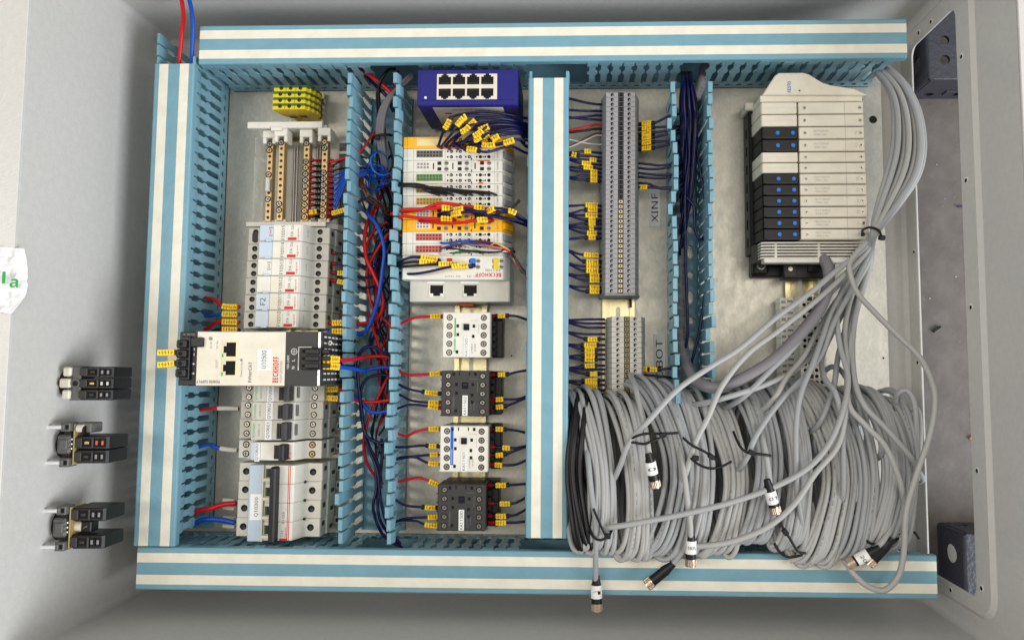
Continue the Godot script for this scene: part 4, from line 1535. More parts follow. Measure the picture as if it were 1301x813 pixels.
func bus_terminal(label: String, z: float, m: Material, led: Material, kind: int, i: int) -> void:
	var x0 := -182.5 + i * 0.1
	var t := thing("bus_terminal", label, "bus terminal", x0 + 52, 8, z + 6, "bus terminals in a stack")
	var b := B.new()
	b.prism(PackedVector2Array([Vector2(0, 12), Vector2(0, 66), Vector2(1.0, 67.6), Vector2(4.5, 67.6), Vector2(5, 68), Vector2(100.5, 68), Vector2(102.5, 67.2), Vector2(111, 50), Vector2(111, 12)]), Vector3(x0, 0, 0), Vector3(1, 0, 0), Vector3.UP, Vector3(0, 0, 1), z + 0.15, z + 12.2, 0.4)
	part(b, "body", m, t)
	b = B.new()
	b.box(x0 + 14.5, 67.7, z + 2.2, x0 + (41.5 if kind == 0 else 29), 68.4, z + 9.4, 0.2)
	var w := part(b, "lamp_window", led if kind == 0 else mats.white, t)
	b = B.new()
	var n := 8 if kind == 0 else 4
	for k in n:
		for r in 2:
			b.box(x0 + 15.4 + k * 3.25, 68.3, z + 2.9 + r * 3.4, x0 + 17.6 + k * 3.25, 68.5, z + 5.2 + r * 3.4, 0.0)
	part(b, "status_lamps", mats.led_cream if kind == 0 and i == 0 else (mats.charcoal if i == 1 else (mats.brass_dark if i != 3 else mats.earth_green) if i != 8 and i != 9 else mats.ferrule) if kind == 0 else mats.mid_grey, w)
	b = B.new()
	b.box(x0 + 11.3, 67.9, z + 0.6, x0 + 11.7, 68.12, z + 11.7, 0.0)
	for q in [44.0, 71.5, 95.0]:
		b.box(x0 + q, 67.9, z + 0.4, x0 + q + 0.25, 68.1, z + 11.9, 0.0)
	part(b, "joint", mats.print_pale, t)
	if kind == 0:
		b = B.new()
		for g in 3:
			for k in ([3, 2, 3] as Array)[g]:
				for r in 2:
					var cx: float = x0 + [46.5, 79.5, 102.0][g] + k * 9.3 - (0.0 if g == 0 else 0.0)
					if g == 1: cx = x0 + 78.0 - 1.5 + k * 8.8
					if g == 2: cx = x0 + 72.0 + 26.0 + k * 0.0
					if g < 2:
						b.cyl(Vector3(cx + 4.0, 67.6, z + 3.2 + r * 5.8), Vector3(cx + 4.0, 68.1, z + 3.2 + r * 5.8), 1.75, 12)
						b.box(cx - 0.4, 67.6, z + 2.3 + r * 5.8, cx + 1.0, 68.15, z + 4.1 + r * 5.8, 0.0)
		part(b, "clamp_hole", mats.soot, t)
		b = B.new()
		for k in 4:
			for r in 2:
				var cx: float = x0 + 44.8 + k * 0.1 + [0.0, 9.6, 18.8, 78.0 - 44.8][k]
				b.cyl(Vector3(cx + 5.3, 67.6, z + 3.5 + r * 5.8), Vector3(cx + 5.3, 68.25, z + 3.5 + r * 5.8), 1.0, 8)
		part(b, "clamp", mats.mid_grey, t)
	else:
		for q in [36.5, 57.5, 80.5]:
			contacts(t, x0 + q + 2.0, z + 1.4, m, 2)
		b = B.new()
		for q in [31.5, 51.5, 74.5]:
			b.box(x0 + q, 67.8, z + 3.0, x0 + q + 1.2, 68.2, z + 9.4, 0.1)
		part(b, "label_slot", mats.black, t)
		if m != mats.white or i == 2:
			b = B.new()
			b.box(x0 + 78, 67.8, z + 0.4, x0 + 90, 68.25, z + 1.4, 0.0)
			part(b, "orange_strip", mats.orange, t)
	if i > 2 and i < 6:
		b = B.new()
		b.box(x0 + 78.5, 67.8, z + 11.0, x0 + 83.5, 68.25, z + 12.1, 0.0)
		part(b, "orange_strip", mats.orange, t)
	b = B.new()
	b.box(x0 + 71.0, 67.8, z + 10.0, x0 + 72.0, 68.2, z + 12.1, 0.0)
	part(b, "catch", mats.black, t)
	write(t, "EL%d" % [1904, 1018, 9186, 1018, 2008, 2809, 2904, 9110, 1008, 1008][i], x0 + 98.2, 68.2, z + 6, 1.7, "u", mats.print_grey, 8.0)
	b = B.new()
	b.prism(PackedVector2Array([Vector2(103.5, 65.5), Vector2(110.8, 51), Vector2(112.6, 51), Vector2(112.6, 54), Vector2(105.5, 66.6)]), Vector3(x0, 0, 0), Vector3(1, 0, 0), Vector3.UP, Vector3(0, 0, 1), z + 3.0, z + 9.5, 0.3)
	part(b, "release_lever", mats.mid_grey if m == mats.white else m, t)


func build_contactors() -> void:
	var rows := [["KA11505", -58.5, -139.3, "white", "white contactor KA11505 with a green stripe, topmost of four contactors", 0], ["KA11502", 0.8, -139.8, "charcoal", "dark grey contactor KA11502 between the two white contactors", 1], ["KA11501", 56.3, -140.3, "white", "white contactor KA11501 with a blue stripe", 2], ["KA11500", 114.5, -142.0, "charcoal", "dark grey contactor KA11500 at the lower end of the rail", 3]]
	for q in rows:
		contactor(q[0], q[4], q[2], q[1], mats[q[3]], q[5])


func contactor(code: String, label: String, x0: float, z0: float, m: Material, i: int) -> void:
	var t := thing("contactor", label, "contactor", x0 + 24, 8, z0 + 23, "contactors on the middle rail")
	var dark := i % 2 == 1
	var b := B.new()
	b.box(x0 + 1.5, 7.8, z0 + 0.5, x0 + 58, 30, z0 + 45.6, 0.8)
	part(b, "base", mats.black, t)
	b = B.new()
	b.box(x0 + 0.3, 30, z0 + 0.2, x0 + 48.2, 50, z0 + 45.8, 0.5)
	part(b, "housing", m if dark else mats.light_grey, t)
	b = B.new()
	b.box(x0, 50, z0, x0 + 48.5, 62, z0 + 46, 0.8)
	part(b, "front", m, t)
	b = B.new()
	b.box(x0 + 49, 26, z0 + 7, x0 + 59, 41, z0 + 45.4, 0.6)
	for k in 5:
		b.box(x0 + 48.3, 41, z0 + 8 + k * 7.6, x0 + 53, 46, z0 + 13.6 + k * 7.6, 0.5)
	part(b, "terminal_shroud", mats.black, t)
	for k in 5:
		var z := z0 + 5.4 + k * 8.9
		screw_at(t, x0 + 7.0, 62.0, z, 2.5, rng.randf() * 3.0)
		screw_at(t, x0 + 42.0, 62.0, z + 0.2, 2.5, rng.randf() * 3.0)
		b = B.new()
		b.box(x0 - 1.3, 44, z + 3.6, x0 + 0.2, 61, z + 4.6, 0.1)
		part(b, "side_rib", m, t)
	b = B.new()
	b.box(x0 + 21.4, 61.7, z0 + 12.0, x0 + 27.2, 63.2, z0 + 18.4, 0.3)
	var p := part(b, "armature_window", mats.soot, t)
	b = B.new()
	b.box(x0 + 22.2, 63.0, z0 + 13.2, x0 + 26.4, 63.8, z0 + 15.0, 0.3)
	part(b, "armature", mats.navy, p)
	for q in [[15.4, 14.0], [15.6, 22.8], [15.0, 40.4], [32.0, 14.2], [31.4, 24.6], [31.6, 31.8], [12.5, 3.5], [34.5, 3.5]]:
		if (q[1] < 5 and i == 0) or (q[1] > 30 and q[1] < 35 and i % 2 == 0 and i == 0):
			continue
		b = B.new()
		b.box(x0 + q[0] - 1.3, 61.8, z0 + q[1] - 1.6, x0 + q[0] + 1.3, 62.25, z0 + q[1] + 1.6, 0.1)
		part(b, "latch_hole", mats.soot, t)
	if i > 0:
		for q in [18.6, 28.6]:
			b = B.new()
			b.box(x0 + q - 0.5, 61.8, z0 + 1.4, x0 + q + 0.5, 62.25, z0 + 5.0, 0.0)
			part(b, "latch_slot", mats.soot, t)
	b = B.new()
	b.box(x0 + 21.6, 61.8, z0 + 25.0, x0 + 27.0, 62.5, z0 + 45.4, 0.2)
	part(b, "label_strip", mats.paper, t)
	write(t, code, x0 + 24.4, 62.65, z0 + 35.4, 3.0, "u", mats.print_grey if i == 0 else ink, 18.0)
	if i == 0:
		b = B.new()
		b.box(x0 + 12.2, 61.9, z0 + 6, x0 + 13.4, 62.2, z0 + 25, 0.0)
		part(b, "green_stripe", mats.print_green, t)
		write(t, "Schneider", x0 + 12.4, 62.2, z0 + 33.5, 2.4, "u", mats.print_green, 14.0, "bold")
	elif i == 2:
		b = B.new()
		b.box(x0 + 10.6, 61.9, z0 + 0.8, x0 + 13.6, 62.2, z0 + 39, 0.0)
		var s := part(b, "blue_stripe", mats.print_blue, t)
		write(s, "Telemecanique", x0 + 12.1, 62.35, z0 + 30.5, 1.7, "u", mats.paper, 15.0)
	else:
		write(t, "Schneider", x0 + 12.4, 62.2, z0 + 33.5, 2.2, "u", mats.print_grey, 14.0)
	write(t, "LC1K0610", x0 + 30.2, 62.2, z0 + 37, 1.6, "u", mats.print_grey, 10.0)
	write(t, "6A 690V", x0 + 33.4, 62.2, z0 + 36, 1.5, "u", mats.print_grey, 8.0)
	b = B.new()
	b.box(x0 + 36.6, 61.9, z0 + 12, x0 + 36.9, 62.12, z0 + 22, 0.0)
	b.box(x0 + 28.5, 61.9, z0 + 8.2, x0 + 37, 62.12, z0 + 8.5, 0.0)
	part(b, "circuit_mark", mats.print_grey if dark else mats.print_pale, t)


# ---------- terminal rows ----------
func terminal(called: String, label: String, group: String, x: float, z: float, w: float, h: float, m: Material, n: int, lit: bool) -> Node3D:
	# one slim clamp: x is its left face edge
	var t := thing(called, label, "terminal block", x + 15, 7, z + w / 2, group)
	var b := B.new()
	b.prism(PackedVector2Array([Vector2(-5, 8), Vector2(-5, 26), Vector2(-2.5, 38), Vector2(0, h), Vector2(30.5, h), Vector2(33, 38), Vector2(36, 26), Vector2(36, 8)]), Vector3(x, 0, 0), Vector3(1, 0, 0), Vector3.UP, Vector3(0, 0, 1), z + 0.08, z + w - 0.08, 0.32)
	part(b, "body", m, t)
	b = B.new()
	for q in [6.2, 24.0]:
		b.cyl(Vector3(x + q, h - 0.3, z + w / 2), Vector3(x + q, h + 0.1, z + w / 2), 1.75, 12)
	part(b, "clamp_hole", mats.soot, t)
	b = B.new()
	for q in [6.2, 24.0]:
		b.cyl(Vector3(x + q + 0.6, h, z + w / 2 + 0.5), Vector3(x + q + 0.6, h + 0.16, z + w / 2 + 0.5), 0.75, 8)
	part(b, "spring", mats.screw, t)
	b = B.new()
	b.box(x + 12.6, h - 0.2, z + 0.3, x + 18.4, h + 0.12, z + w - 0.3, 0.0)
	var s := part(b, "bridge_shaft", mats.soot, t)
	b = B.new()
	if lit:
		b.box(x + 13.6, h, z + w / 2 - 1.5, x + 17.4, h + 0.2, z + w / 2 + 1.5, 0.0)
	else:
		b.box(x + 13.2, h, z + w / 2 - 1.2, x + 14.8, h + 0.2, z + w / 2 + 1.2, 0.0)
		b.box(x + 16.4, h, z + w / 2 - 1.2, x + 18.0, h + 0.2, z + w / 2 + 1.2, 0.0)
	var bc := part(b, "bridge_contact", (mats.led_cream if n < 100 else mats.led_tan) if lit else mats.charcoal, s)
	if lit:
		b = B.new()
		b.cyl(Vector3(x + 15.5, h + 0.1, z + w / 2), Vector3(x + 15.5, h + 0.32, z + w / 2), 0.95, 10)
		part(b, "pin_hole", mats.soot, bc)
	return t


func build_terminal_rows() -> void:
	var n := 41
	var w := 5.2
	for i in n:
		var z := -292.5 + i * w
		var t := terminal("feed_terminal", "grey feed through terminal, %s from the top of the tall row" % nth(i), "terminals in the tall grey row", 28.2 - i * 0.03, z, w, 48, mats.terminal_grey, i, i > 21)
		if i in [0, 3, 8, 18, 27, 34]:
			var b := B.new()
			b.box(27.0, 48.02, z - 0.12, 58.5, 48.6, z + 0.35, 0.0)
			part(b, "end_plate", mats.mid_grey, t)
	for i in 19:
		var z := -55.5 + i * 5.35
		terminal("relay_terminal", "pale grey feed through terminal, %s from the top of the short row" % nth(i), "terminals in the short pale row", 33.6, z, 5.35, 46, mats.terminal_pale, 100 + i, true)
	# end cover under the tall row
	var t := thing("end_cover", "grey end plate closing the lower end of the tall terminal row", "end plate", 43, 7, -78)
	var b := B.new()
	b.prism(PackedVector2Array([Vector2(-6, 8), Vector2(-6, 27), Vector2(-3, 40), Vector2(-0.5, 49), Vector2(30.5, 49), Vector2(34, 40), Vector2(37, 27), Vector2(37, 8)]), Vector3(27.0, 0, 0), Vector3(1, 0, 0), Vector3.UP, Vector3(0, 0, 1), -79.2, -77.2, 0.3)
	part(b, "plate", mats.mid_grey, t)
	b = B.new()
	b.box(54, 8, -77, 57, 10, -68, 0.3)
	part(b, "latch", mats.black, t)
	# adhesive labels on the plate
	label_tag("XINF", "clear sticker printed XINF right of the tall terminal row", at(832, 264, 0), 11.5, 42.0, 32.0)
	label_tag("XROBOT", "clear sticker printed XROBOT beside the short terminal row", at(838, 468, 0), 12.5, 74.0, 62.0)
	# pale terminals below the valves
	for i in 17:
		var z := -77.0 + i * 6.1
		var tt := thing("wide_terminal", "white two tier terminal, %s from the top of the row below the valves" % nth(i), "terminal block", 238, 7, z + 3, "white two tier terminals")
		b = B.new()
		b.prism(PackedVector2Array([Vector2(-6, 8), Vector2(-6, 25), Vector2(-5.5, 26), Vector2(8, 26), Vector2(8.5, 27), Vector2(8.5, 45.5), Vector2(9, 46), Vector2(28, 46), Vector2(28.5, 45), Vector2(29, 30), Vector2(40, 30), Vector2(40, 8)]), Vector3(218, 0, 0), Vector3(1, 0, 0), Vector3.UP, Vector3(0, 0, 1), z + 0.1, z + 6.0, 0.3)
		part(b, "body", mats.white, tt)
		b = B.new()
		b.cyl(Vector3(231.2, 45.8, z + 3), Vector3(231.2, 46.15, z + 3), 1.9, 12)
		b.cyl(Vector3(242.6, 45.8, z + 3), Vector3(242.6, 46.15, z + 3), 1.9, 12)
		b.cyl(Vector3(253, 29.8, z + 3), Vector3(253, 30.15, z + 3), 1.8, 12)
		part(b, "clamp_hole", mats.soot, tt)
		b = B.new()
		b.box(234.4, 45.8, z + 0.8, 239.4, 46.2, z + 5.2, 0.0)
		part(b, "bridge_shaft", mats.charcoal, tt)
		b = B.new()
		b.box(213.5, 25.9, z + 1.2, 217.0, 27.6, z + 3.0, 0.3)
		b.box(219.0, 25.9, z + 0.5, 225.5, 28.6, z + 2.2, 0.3)
		part(b, "step", mats.white, tt)
		b = B.new()
		b.box(213.2, 25.9, z + 3.4, 217.8, 26.25, z + 5.6, 0.0)
		b.box(219.4, 25.9, z + 2.8, 225.5, 26.25, z + 5.0, 0.0)
		part(b, "wire_mouth", mats.mid_grey, tt)


func label_tag(s: String, label: String, p: Vector3, w: float, l: float, tl: float) -> void:
	var t := thing("sticker", label, "sticker", p.x, 0.1, p.z)
	var b := B.new()
	b.box(p.x - w / 2, 0.1, p.z - l / 2, p.x + w / 2, 0.35, p.z + l / 2, 0.05)
	part(b, "strip", mats.paper, t)
	write(t, s, p.x, 0.5, p.z, 7.0, "u", ink, tl)


# ---------- valve terminal ----------
func build_valves() -> void:
	var x0 := 176.5
	var x1 := 291.0
	var t := thing("valve_terminal", "cream and black pneumatic valve terminal with blue buttons", "valve terminal", 232, 0, -205)
	var b := B.new()
	b.box(182, 0.3, -284, 288, 26, -124, 1.2)
	part(b, "manifold", mats.black, t)
	b = B.new()
	b.box(185.5, 0.3, -126, 275, 14, -101, 1.2)
	b.box(186, 13, -124, 202, 20, -103, 1.5)
	part(b, "end_flange", mats.black, t)
	# top end plate with a humped outline
	b = B.new()
	var plan := PackedVector2Array()
	for q in [[969, 120.5], [985, 96], [990, 92.5], [1021, 92], [1028, 94], [1046, 105], [1056, 108], [1086, 112.5], [1103, 121]]:
		var g := at(q[0], q[1], 63.0)
		plan.append(Vector2(g.x, g.z))
	b.prism(plan, Vector3.ZERO, Vector3(1, 0, 0), Vector3(0, 0, 1), Vector3.UP, 22, 63.5, 1.0)
	b.box(186.5, 22, -283.5, 291, 60, -276.6, 0.6)
	b.box(178, 1, -288, 188, 30, -279, 1.5)
	part(b, "end_plate", mats.cream, t)
	write_along(t, "FESTO", Vector3(215.5, 63.7, -291.0), Vector3(0, 0, -1), Vector3.UP, 3.4, mats.print_blue, 11.5, "bold")
	b = B.new()
	b.cyl(Vector3(226, 62, -287), Vector3(226, 63.8, -287), 0.9, 10)
	part(b, "vent_dot", mats.navy, t)
	var kind := [0, 0, 1, 1, 0, 0, 1, 1, 1, 1, 1, 1]
	var z := -276.0
	for i in 12:
		var w: float = 13.1 if i < 4 else (11.2 if i < 6 else 11.45)
		valve_slice(t, x0, x1, z, w, kind[i] == 1, i)
		z += w
	# ribbed block below the slices
	b = B.new()
	b.box(x0 + 6, 26, z + 1, x1 - 3, 40, z + 20, 0.6)
	var rb := part(b, "port_block", mats.charcoal, t)
	for k in 6:
		b = B.new()
		var zz := z + 1.0 + k * 3.0
		b.box(x0 + 14, 40, zz, x1 - 2, 56 - 0.8 * k, zz + 1.5, 0.3)
		b.prism(PackedVector2Array([Vector2(11, 22), Vector2(16, 40), Vector2(16, 56 - 0.8 * k), Vector2(12, 54 - 0.8 * k)]), Vector3(x0 - 2, 0, 0), Vector3(1, 0, 0), Vector3.UP, Vector3(0, 0, 1), zz, zz + 1.5, 0.2)
		part(b, "silencer_rib", mats.white, rb)
	b = B.new()
	b.box(x0 + 13, 40, z + 17.5, x1 - 2, 53, z + 22, 0.5)
	for q in [24.0, 68.0]:
		b.box(x0 + q, 40, z + 1, x0 + q + 2.5, 52.5, z + 18, 0.3)
	part(b, "silencer_frame", mats.white, rb)
	# lower black socket box
	b = B.new()
	b.box(215, 13, -118, 268, 30, -97, 1.0)
	b.box(240, 26, -117, 252, 34, -103, 1.5)
	part(b, "socket_box", mats.black, t)
	b = B.new()
	b.box(216, 29.8, -116, 228, 31, -99, 0.5)
	part(b, "plug_bay", mats.charcoal, t)
	b = B.new()
	b.cyl(Vector3(194, 19.8, -112), Vector3(194, 21.5, -112), 4.6, 20)
	var r := part(b, "mounting_bolt", mats.silver, t)
	b = B.new()
	b.cyl(Vector3(194, 21.4, -112), Vector3(194, 21.7, -112), 3.2, 18)
	part(b, "hex_socket", mats.charcoal, r)
	b = B.new()
	b.cyl(Vector3(222, 30.8, -107), Vector3(222, 32.4, -107), 2.4, 14)
	part(b, "earth_screw", mats.screw, t)
	b = B.new()
	for k in 7:
		b.box(181.6, 12, -262 + k * 20.0, 182.2, 16, -252 + k * 20.0, 0.0)
	part(b, "side_hole", mats.soot, t)


func valve_slice(t: Node3D, x0: float, x1: float, z: float, w: float, valve: bool, i: int) -> void:
	var b := B.new()
	# cream right half
	b.box(x0 + 48.5, 26, z + 0.5, x1 + 0.2 * i, 62, z + w - 0.5, 0.7)
	var s := part(b, "valve_slice", mats.cream, t)
	if i < 4:
		b = B.new()
		b.box(x1 - 26, 40, z + w - 0.7, x1 - 4, 52, z + w + 0.3, 0.1)
		part(b, "seal_gap", mats.black, s)
	b = B.new()
	b.prism(PackedVector2Array([Vector2(10.5, 20), Vector2(11.2, 40), Vector2(12.2, 60.5), Vector2(13.4, 62.6 if valve else 62.0), Vector2(48.5, 62.6 if valve else 62.0), Vector2(48.5, 20)]), Vector3(x0 - 2, 0, 0), Vector3(1, 0, 0), Vector3.UP, Vector3(0, 0, 1), z + 0.45, z + w - 0.45, 0.6)
	part(b, "solenoid_cap" if valve else "blank_cap", mats.black if valve else mats.cream, s)
	if valve:
		for q in [26.5, 42.0]:
			b = B.new()
			b.cyl(Vector3(x0 + q, 62.4, z + w * 0.52), Vector3(x0 + q, 63.6, z + w * 0.52), 2.25, 16, 2.0)
			part(b, "blue_button", mats.button_blue, s)
		b = B.new()
		b.box(x0 + 14, 62.5, z + w - 1.6, x0 + 45.5, 63.1, z + w - 0.5, 0.2)
		part(b, "cap_ridge", mats.charcoal, s)
		write(s, "VUVG-L10", x0 + 71, 62.15, z + w * 0.36, 2.0, "l", mats.print_pale, 15.0)
		write(s, "24V 3-8bar", x0 + 70, 62.15, z + w * 0.66, 1.8, "l", mats.print_pale, 13.0)
		write(s, "T2", x1 - 8.0, 62.15, z + w * 0.5, 1.8, "u", mats.print_pale, 4.0)
	else:
		b = B.new()
		b.box(x0 + 14, 61.9, z + w * 0.5 - 0.15, x0 + 46, 62.2, z + w * 0.5 + 0.15, 0.0)
		part(b, "moulded_line", mats.paper_grey, s)
	screw_at(s, x0 + 54.5, 62.0, z + w * 0.5, 2.0, rng.randf() * 3.0, mats.screw, false)
	screw_at(s, x1 - 3.6, 62.0, z + w * 0.5, 2.2, rng.randf() * 3.0, mats.screw, false)
	b = B.new()
	b.box(x1 - 19.2, 61.9, z + 0.8, x1 - 18.9, 62.12, z + w - 0.8, 0.0)
	part(b, "joint", mats.print_pale, s)


# ---------- push button blocks on the left wall ----------
func build_wall_blocks() -> void:
	wall_block("black contact block of three side by side with pale latches, topmost on the left wall", at(158, 487, 130), 0)
	wall_block("black contact block with red insert and steel pins, middle one on the left wall", at(155, 564, 130), 1)
	wall_block("forked black contact block with two arms, lowest on the left wall", at(152, 668, 130), 2)


func wall_block(label: String, tip: Vector3, kind: int) -> void:
	# the blocks stand off the wall to the right; tip is the centre of the far end
	var zc := tip.z
	var y := tip.y
	var t := thing("contact_block", label, "switch block", XL, y, zc, "switch blocks on the left wall")
	var xw := XL + 0.2
	var b := B.new()
	b.cyl(Vector3(xw, y - 6, zc), Vector3(xw + 7, y - 6, zc), 15.0, 28)
	part(b, "thread_ring", mats.black, t)
	b = B.new()
	b.prism(round_rect(-16.0, -15, 16.0, 11, 7), Vector3(xw, y - 2, zc), Vector3(0, 0, 1), Vector3.UP, Vector3(1, 0, 0), 7, 15.5, 1.0)
	part(b, "collar", mats.block_grey if kind == 0 else mats.charcoal, t)
	if kind == 0:
		for s in [-10.5, 0.0, 10.5]:
			b = B.new()
			b.box(xw + 6.0 - (3.0 if s == 0.0 else 0.0), y + 5, zc + s - 4.4, xw + 13.5, y + 13.5, zc + s + 4.0, 1.3)
			part(b, "latch", mats.cream, t)
		b = B.new()
		b.box(xw + 0.5, y + 0, zc - 2.5, xw + 5, y + 12, zc + 2.5, 1.2)
		part(b, "nose", mats.charcoal, t)
		b = B.new()
		b.cyl(Vector3(xw + 18.5, y + 8, zc), Vector3(xw + 18.5, y + 13.2, zc), 4.2, 16)
		var k := part(b, "locking_screw", mats.block_grey, t)
		b = B.new()
		b.cyl(Vector3(xw + 18.5, y + 13.1, zc), Vector3(xw + 18.5, y + 13.5, zc), 2.6, 14)
		part(b, "slot", mats.black, k)
		b = B.new()
		b.box(xw + 14, y - 10, zc - 15.5, xw + 22, y + 11.5, zc + 15.5, 1.0)
		part(b, "carrier", mats.block_grey, t)
		for s in [-10.4, 0.0, 10.4]:
			block_unit(t, xw + 21, xw + 51, y, zc + s, 9.9, s == 0.0, kind)
		return
	var zs := [-16.5, 15.5]
	for s in zs:
		b = B.new()
		b.cyl(Vector3(xw - 1.5, y + 19, zc + s), Vector3(xw + 11.5, y + 19, zc + s), 1.7, 12)
		part(b, "steel_pin", mats.pin, t)
		b = B.new()
		b.box(xw + 9.5, y + 4, zc + s - 4.0, xw + 18.5, y + 17.5, zc + s + 4.0, 0.8)
		b.box(xw + 11.0, y + 16.5, zc + s - 2.6, xw + 14.0, y + 19.0, zc + s + 2.6, 0.5)
		var lug := part(b, "mounting_lug", mats.block_grey, t)
		b = B.new()
		b.box(xw + 14.6, y + 17.4, zc + s - 2.0, xw + 17.4, y + 17.8, zc + s + 2.0, 0.0)
		part(b, "slot", mats.soot, lug)
	b = B.new()
	b.box(xw + 4.5, y + 2, zc - 9, xw + 17, y + 14.5, zc + 8, 1.6)
	b.box(xw + 8.5, y + 14, zc - 5, xw + 15.5, y + 16.5, zc + 4, 0.8)
	part(b, "latch", mats.block_grey, t)
	b = B.new()
	for q in 3:
		b.box(xw + 16.5, y + 10, zc - 6.4 + q * 4.2, xw + 19.5, y + 15.0, zc - 4.2 + q * 4.2, 0.4)
	part(b, "spring_teeth", mats.silver, t)
	b = B.new()
	b.box(xw + 19.3, y - 8, zc - 19, xw + 20.6, y + 13.5, zc + 18, 0.3)
	part(b, "contact_bridge", mats.led_tan, t)
	if kind == 1:
		b = B.new()
		b.box(xw + 16, y - 8, zc - 20, xw + 33, y + 10, zc - 11, 1.0)
		part(b, "carrier", mats.block_grey, t)
		b = B.new()
		b.cyl(Vector3(xw + 22, y + 11, zc - 15), Vector3(xw + 27, y + 11, zc - 15), 3.6, 14)
		part(b, "spring_cup", mats.paper_grey, t)
		b = B.new()
		b.cyl(Vector3(xw + 27, y + 9, zc - 13), Vector3(xw + 29, y + 9, zc - 13), 4.4, 14)
		part(b, "spring_seat", mats.black, t)
		block_unit(t, xw + 19, xw + 50, y, zc - 2.0, 12.0, true, kind)
		block_unit(t, xw + 19, xw + 50, y, zc + 10.6, 12.0, false, kind)
	else:
		b = B.new()
		b.cyl(Vector3(xw + 20, y + 3, zc), Vector3(xw + 26, y + 3, zc), 5.0, 16)
		part(b, "plunger", mats.cream, t)
		b = B.new()
		b.box(xw + 25, y - 6, zc - 5.0, xw + 35, y + 6, zc + 5.0, 0.8)
		part(b, "inner_carrier", mats.black, t)
		b = B.new()
		b.cyl(Vector3(xw + 29, y + 6, zc + 1), Vector3(xw + 33, y + 7, zc - 1), 1.0, 8)
		part(b, "spring_end", mats.silver, t)
		block_unit(t, xw + 19, xw + 50, y, zc - 12.0, 12.0, false, kind)
		block_unit(t, xw + 19, xw + 50, y, zc + 12.5, 12.0, false, kind)


func block_unit(t: Node3D, x0: float, x1: float, y: float, z: float, w: float, odd: bool, kind: int) -> void:
	var b := B.new()
	b.prism(PackedVector2Array([Vector2(0, -20), Vector2(0, 8), Vector2(4, 12), Vector2(x1 - x0 - 2, 10), Vector2(x1 - x0, 8), Vector2(x1 - x0, -20)]), Vector3(x0, y, z), Vector3(1, 0, 0), Vector3.UP, Vector3(0, 0, 1), -w / 2, w / 2, 0.7)
	var u := part(b, "contact_unit", mats.black, t)
	b = B.new()
	b.box(x0 + 1.5, y + 11.6, z - w * 0.36, x0 + 8, y + 13.2, z + w * 0.36, 0.6)
	b.box(x0 + 16.6, y + 10.6, z - w * 0.4, x0 + 18.4, y + 12.6, z + w * 0.4, 0.4)
	part(b, "rib", mats.charcoal, u)
	b = B.new()
	b.box(x0 + 9, y + 11.4, z - w * 0.28, x0 + 16, y + 12.2, z + w * 0.28, 0.2)
	part(b, "window", mats.soot, u)
	b = B.new()
	b.box(x0 + 10.5, y + 12.0, z - w * 0.1, x0 + 14.5, y + 12.8, z + w * 0.1, 0.2)
	part(b, "terminal", mats.brass if odd else mats.charcoal, u)
	for k in [19.0, 24.5]:
		b = B.new()
		b.box(x0 + k, y + 10.2, z - w * 0.3, x0 + k + 5, y + 11.6, z + w * 0.3, 0.4)
		part(b, "wire_mouth", mats.soot, u)
		b = B.new()
		b.box(x0 + k + 1.2, y + 11.5, z - w * 0.16, x0 + k + 3.2, y + 11.9, z + w * 0.16, 0.1)
		part(b, "screw", mats.orange if odd and kind == 1 else mats.paper_grey if odd else mats.mid_grey, u)


# ---------- torn film at the left edge ----------
func build_bag() -> void:
	var t := thing("plastic_film", "crumpled white plastic film with green letters over the rim at the left edge", "plastic film", XL - 8, RIM, -70)
	var b := B.new()
	var nu := 14
	var nv := 16
	var f := FastNoiseLite.new()
	f.seed = 8
	f.frequency = 0.05
	var g := []
	var zz := [at(8, 310, 204).z, at(8, 398, 204).z]
	for i in nu + 1:
		var row := []
		for j in nv + 1:
			var s := float(i) / nu
			var v := float(j) / nv
			var edge := 1.0 - 0.75 * pow(absf(v - 0.42) * 1.8, 3.0)
			var x := XL - 40 + (40 + 10.0 * edge + f.get_noise_2d(j * 3.0, 3.0) * 2.5) * s
			var y := RIM + 4.0 + f.get_noise_2d(i * 5.0, j * 4.0) * 3.2 - maxf(0.0, x - XL + 4.0) * 0.35
			var z: float = lerpf(zz[0], zz[1], v) + f.get_noise_2d(i * 3.0 + 90, j * 3.0) * 2.0 - s * (1.0 - v) * -3.0
			row.append(Vector3(x, y, z))
		g.append(row)
	for i in nu:
		for j in nv:
			var a: Vector3 = g[i][j]
			var c: Vector3 = g[i + 1][j]
			var d: Vector3 = g[i + 1][j + 1]
			var e: Vector3 = g[i][j + 1]
			var n1 := (e - a).cross(c - a)
			n1 = n1.normalized() * signf(n1.y)
			var n2 := (e - d).cross(c - d)
			n2 = n2.normalized() * signf(n2.y)
			b.tri(a, c, e, n1, n1, n1)
			b.tri(c, d, e, n2, n2, n2)
	part(b, "sheet", mats.bag_film, t)
	var p := at(9, 353, 206)
	write(t, "l", p.x - 1.5, 208.5, p.z, 10.0, "r", mats.print_green, 3.0, "bold")
	p = at(19, 360, 206)
	write(t, "a", p.x, 208.0, p.z, 7.5, "r", mats.print_green, 7.5, "bold")


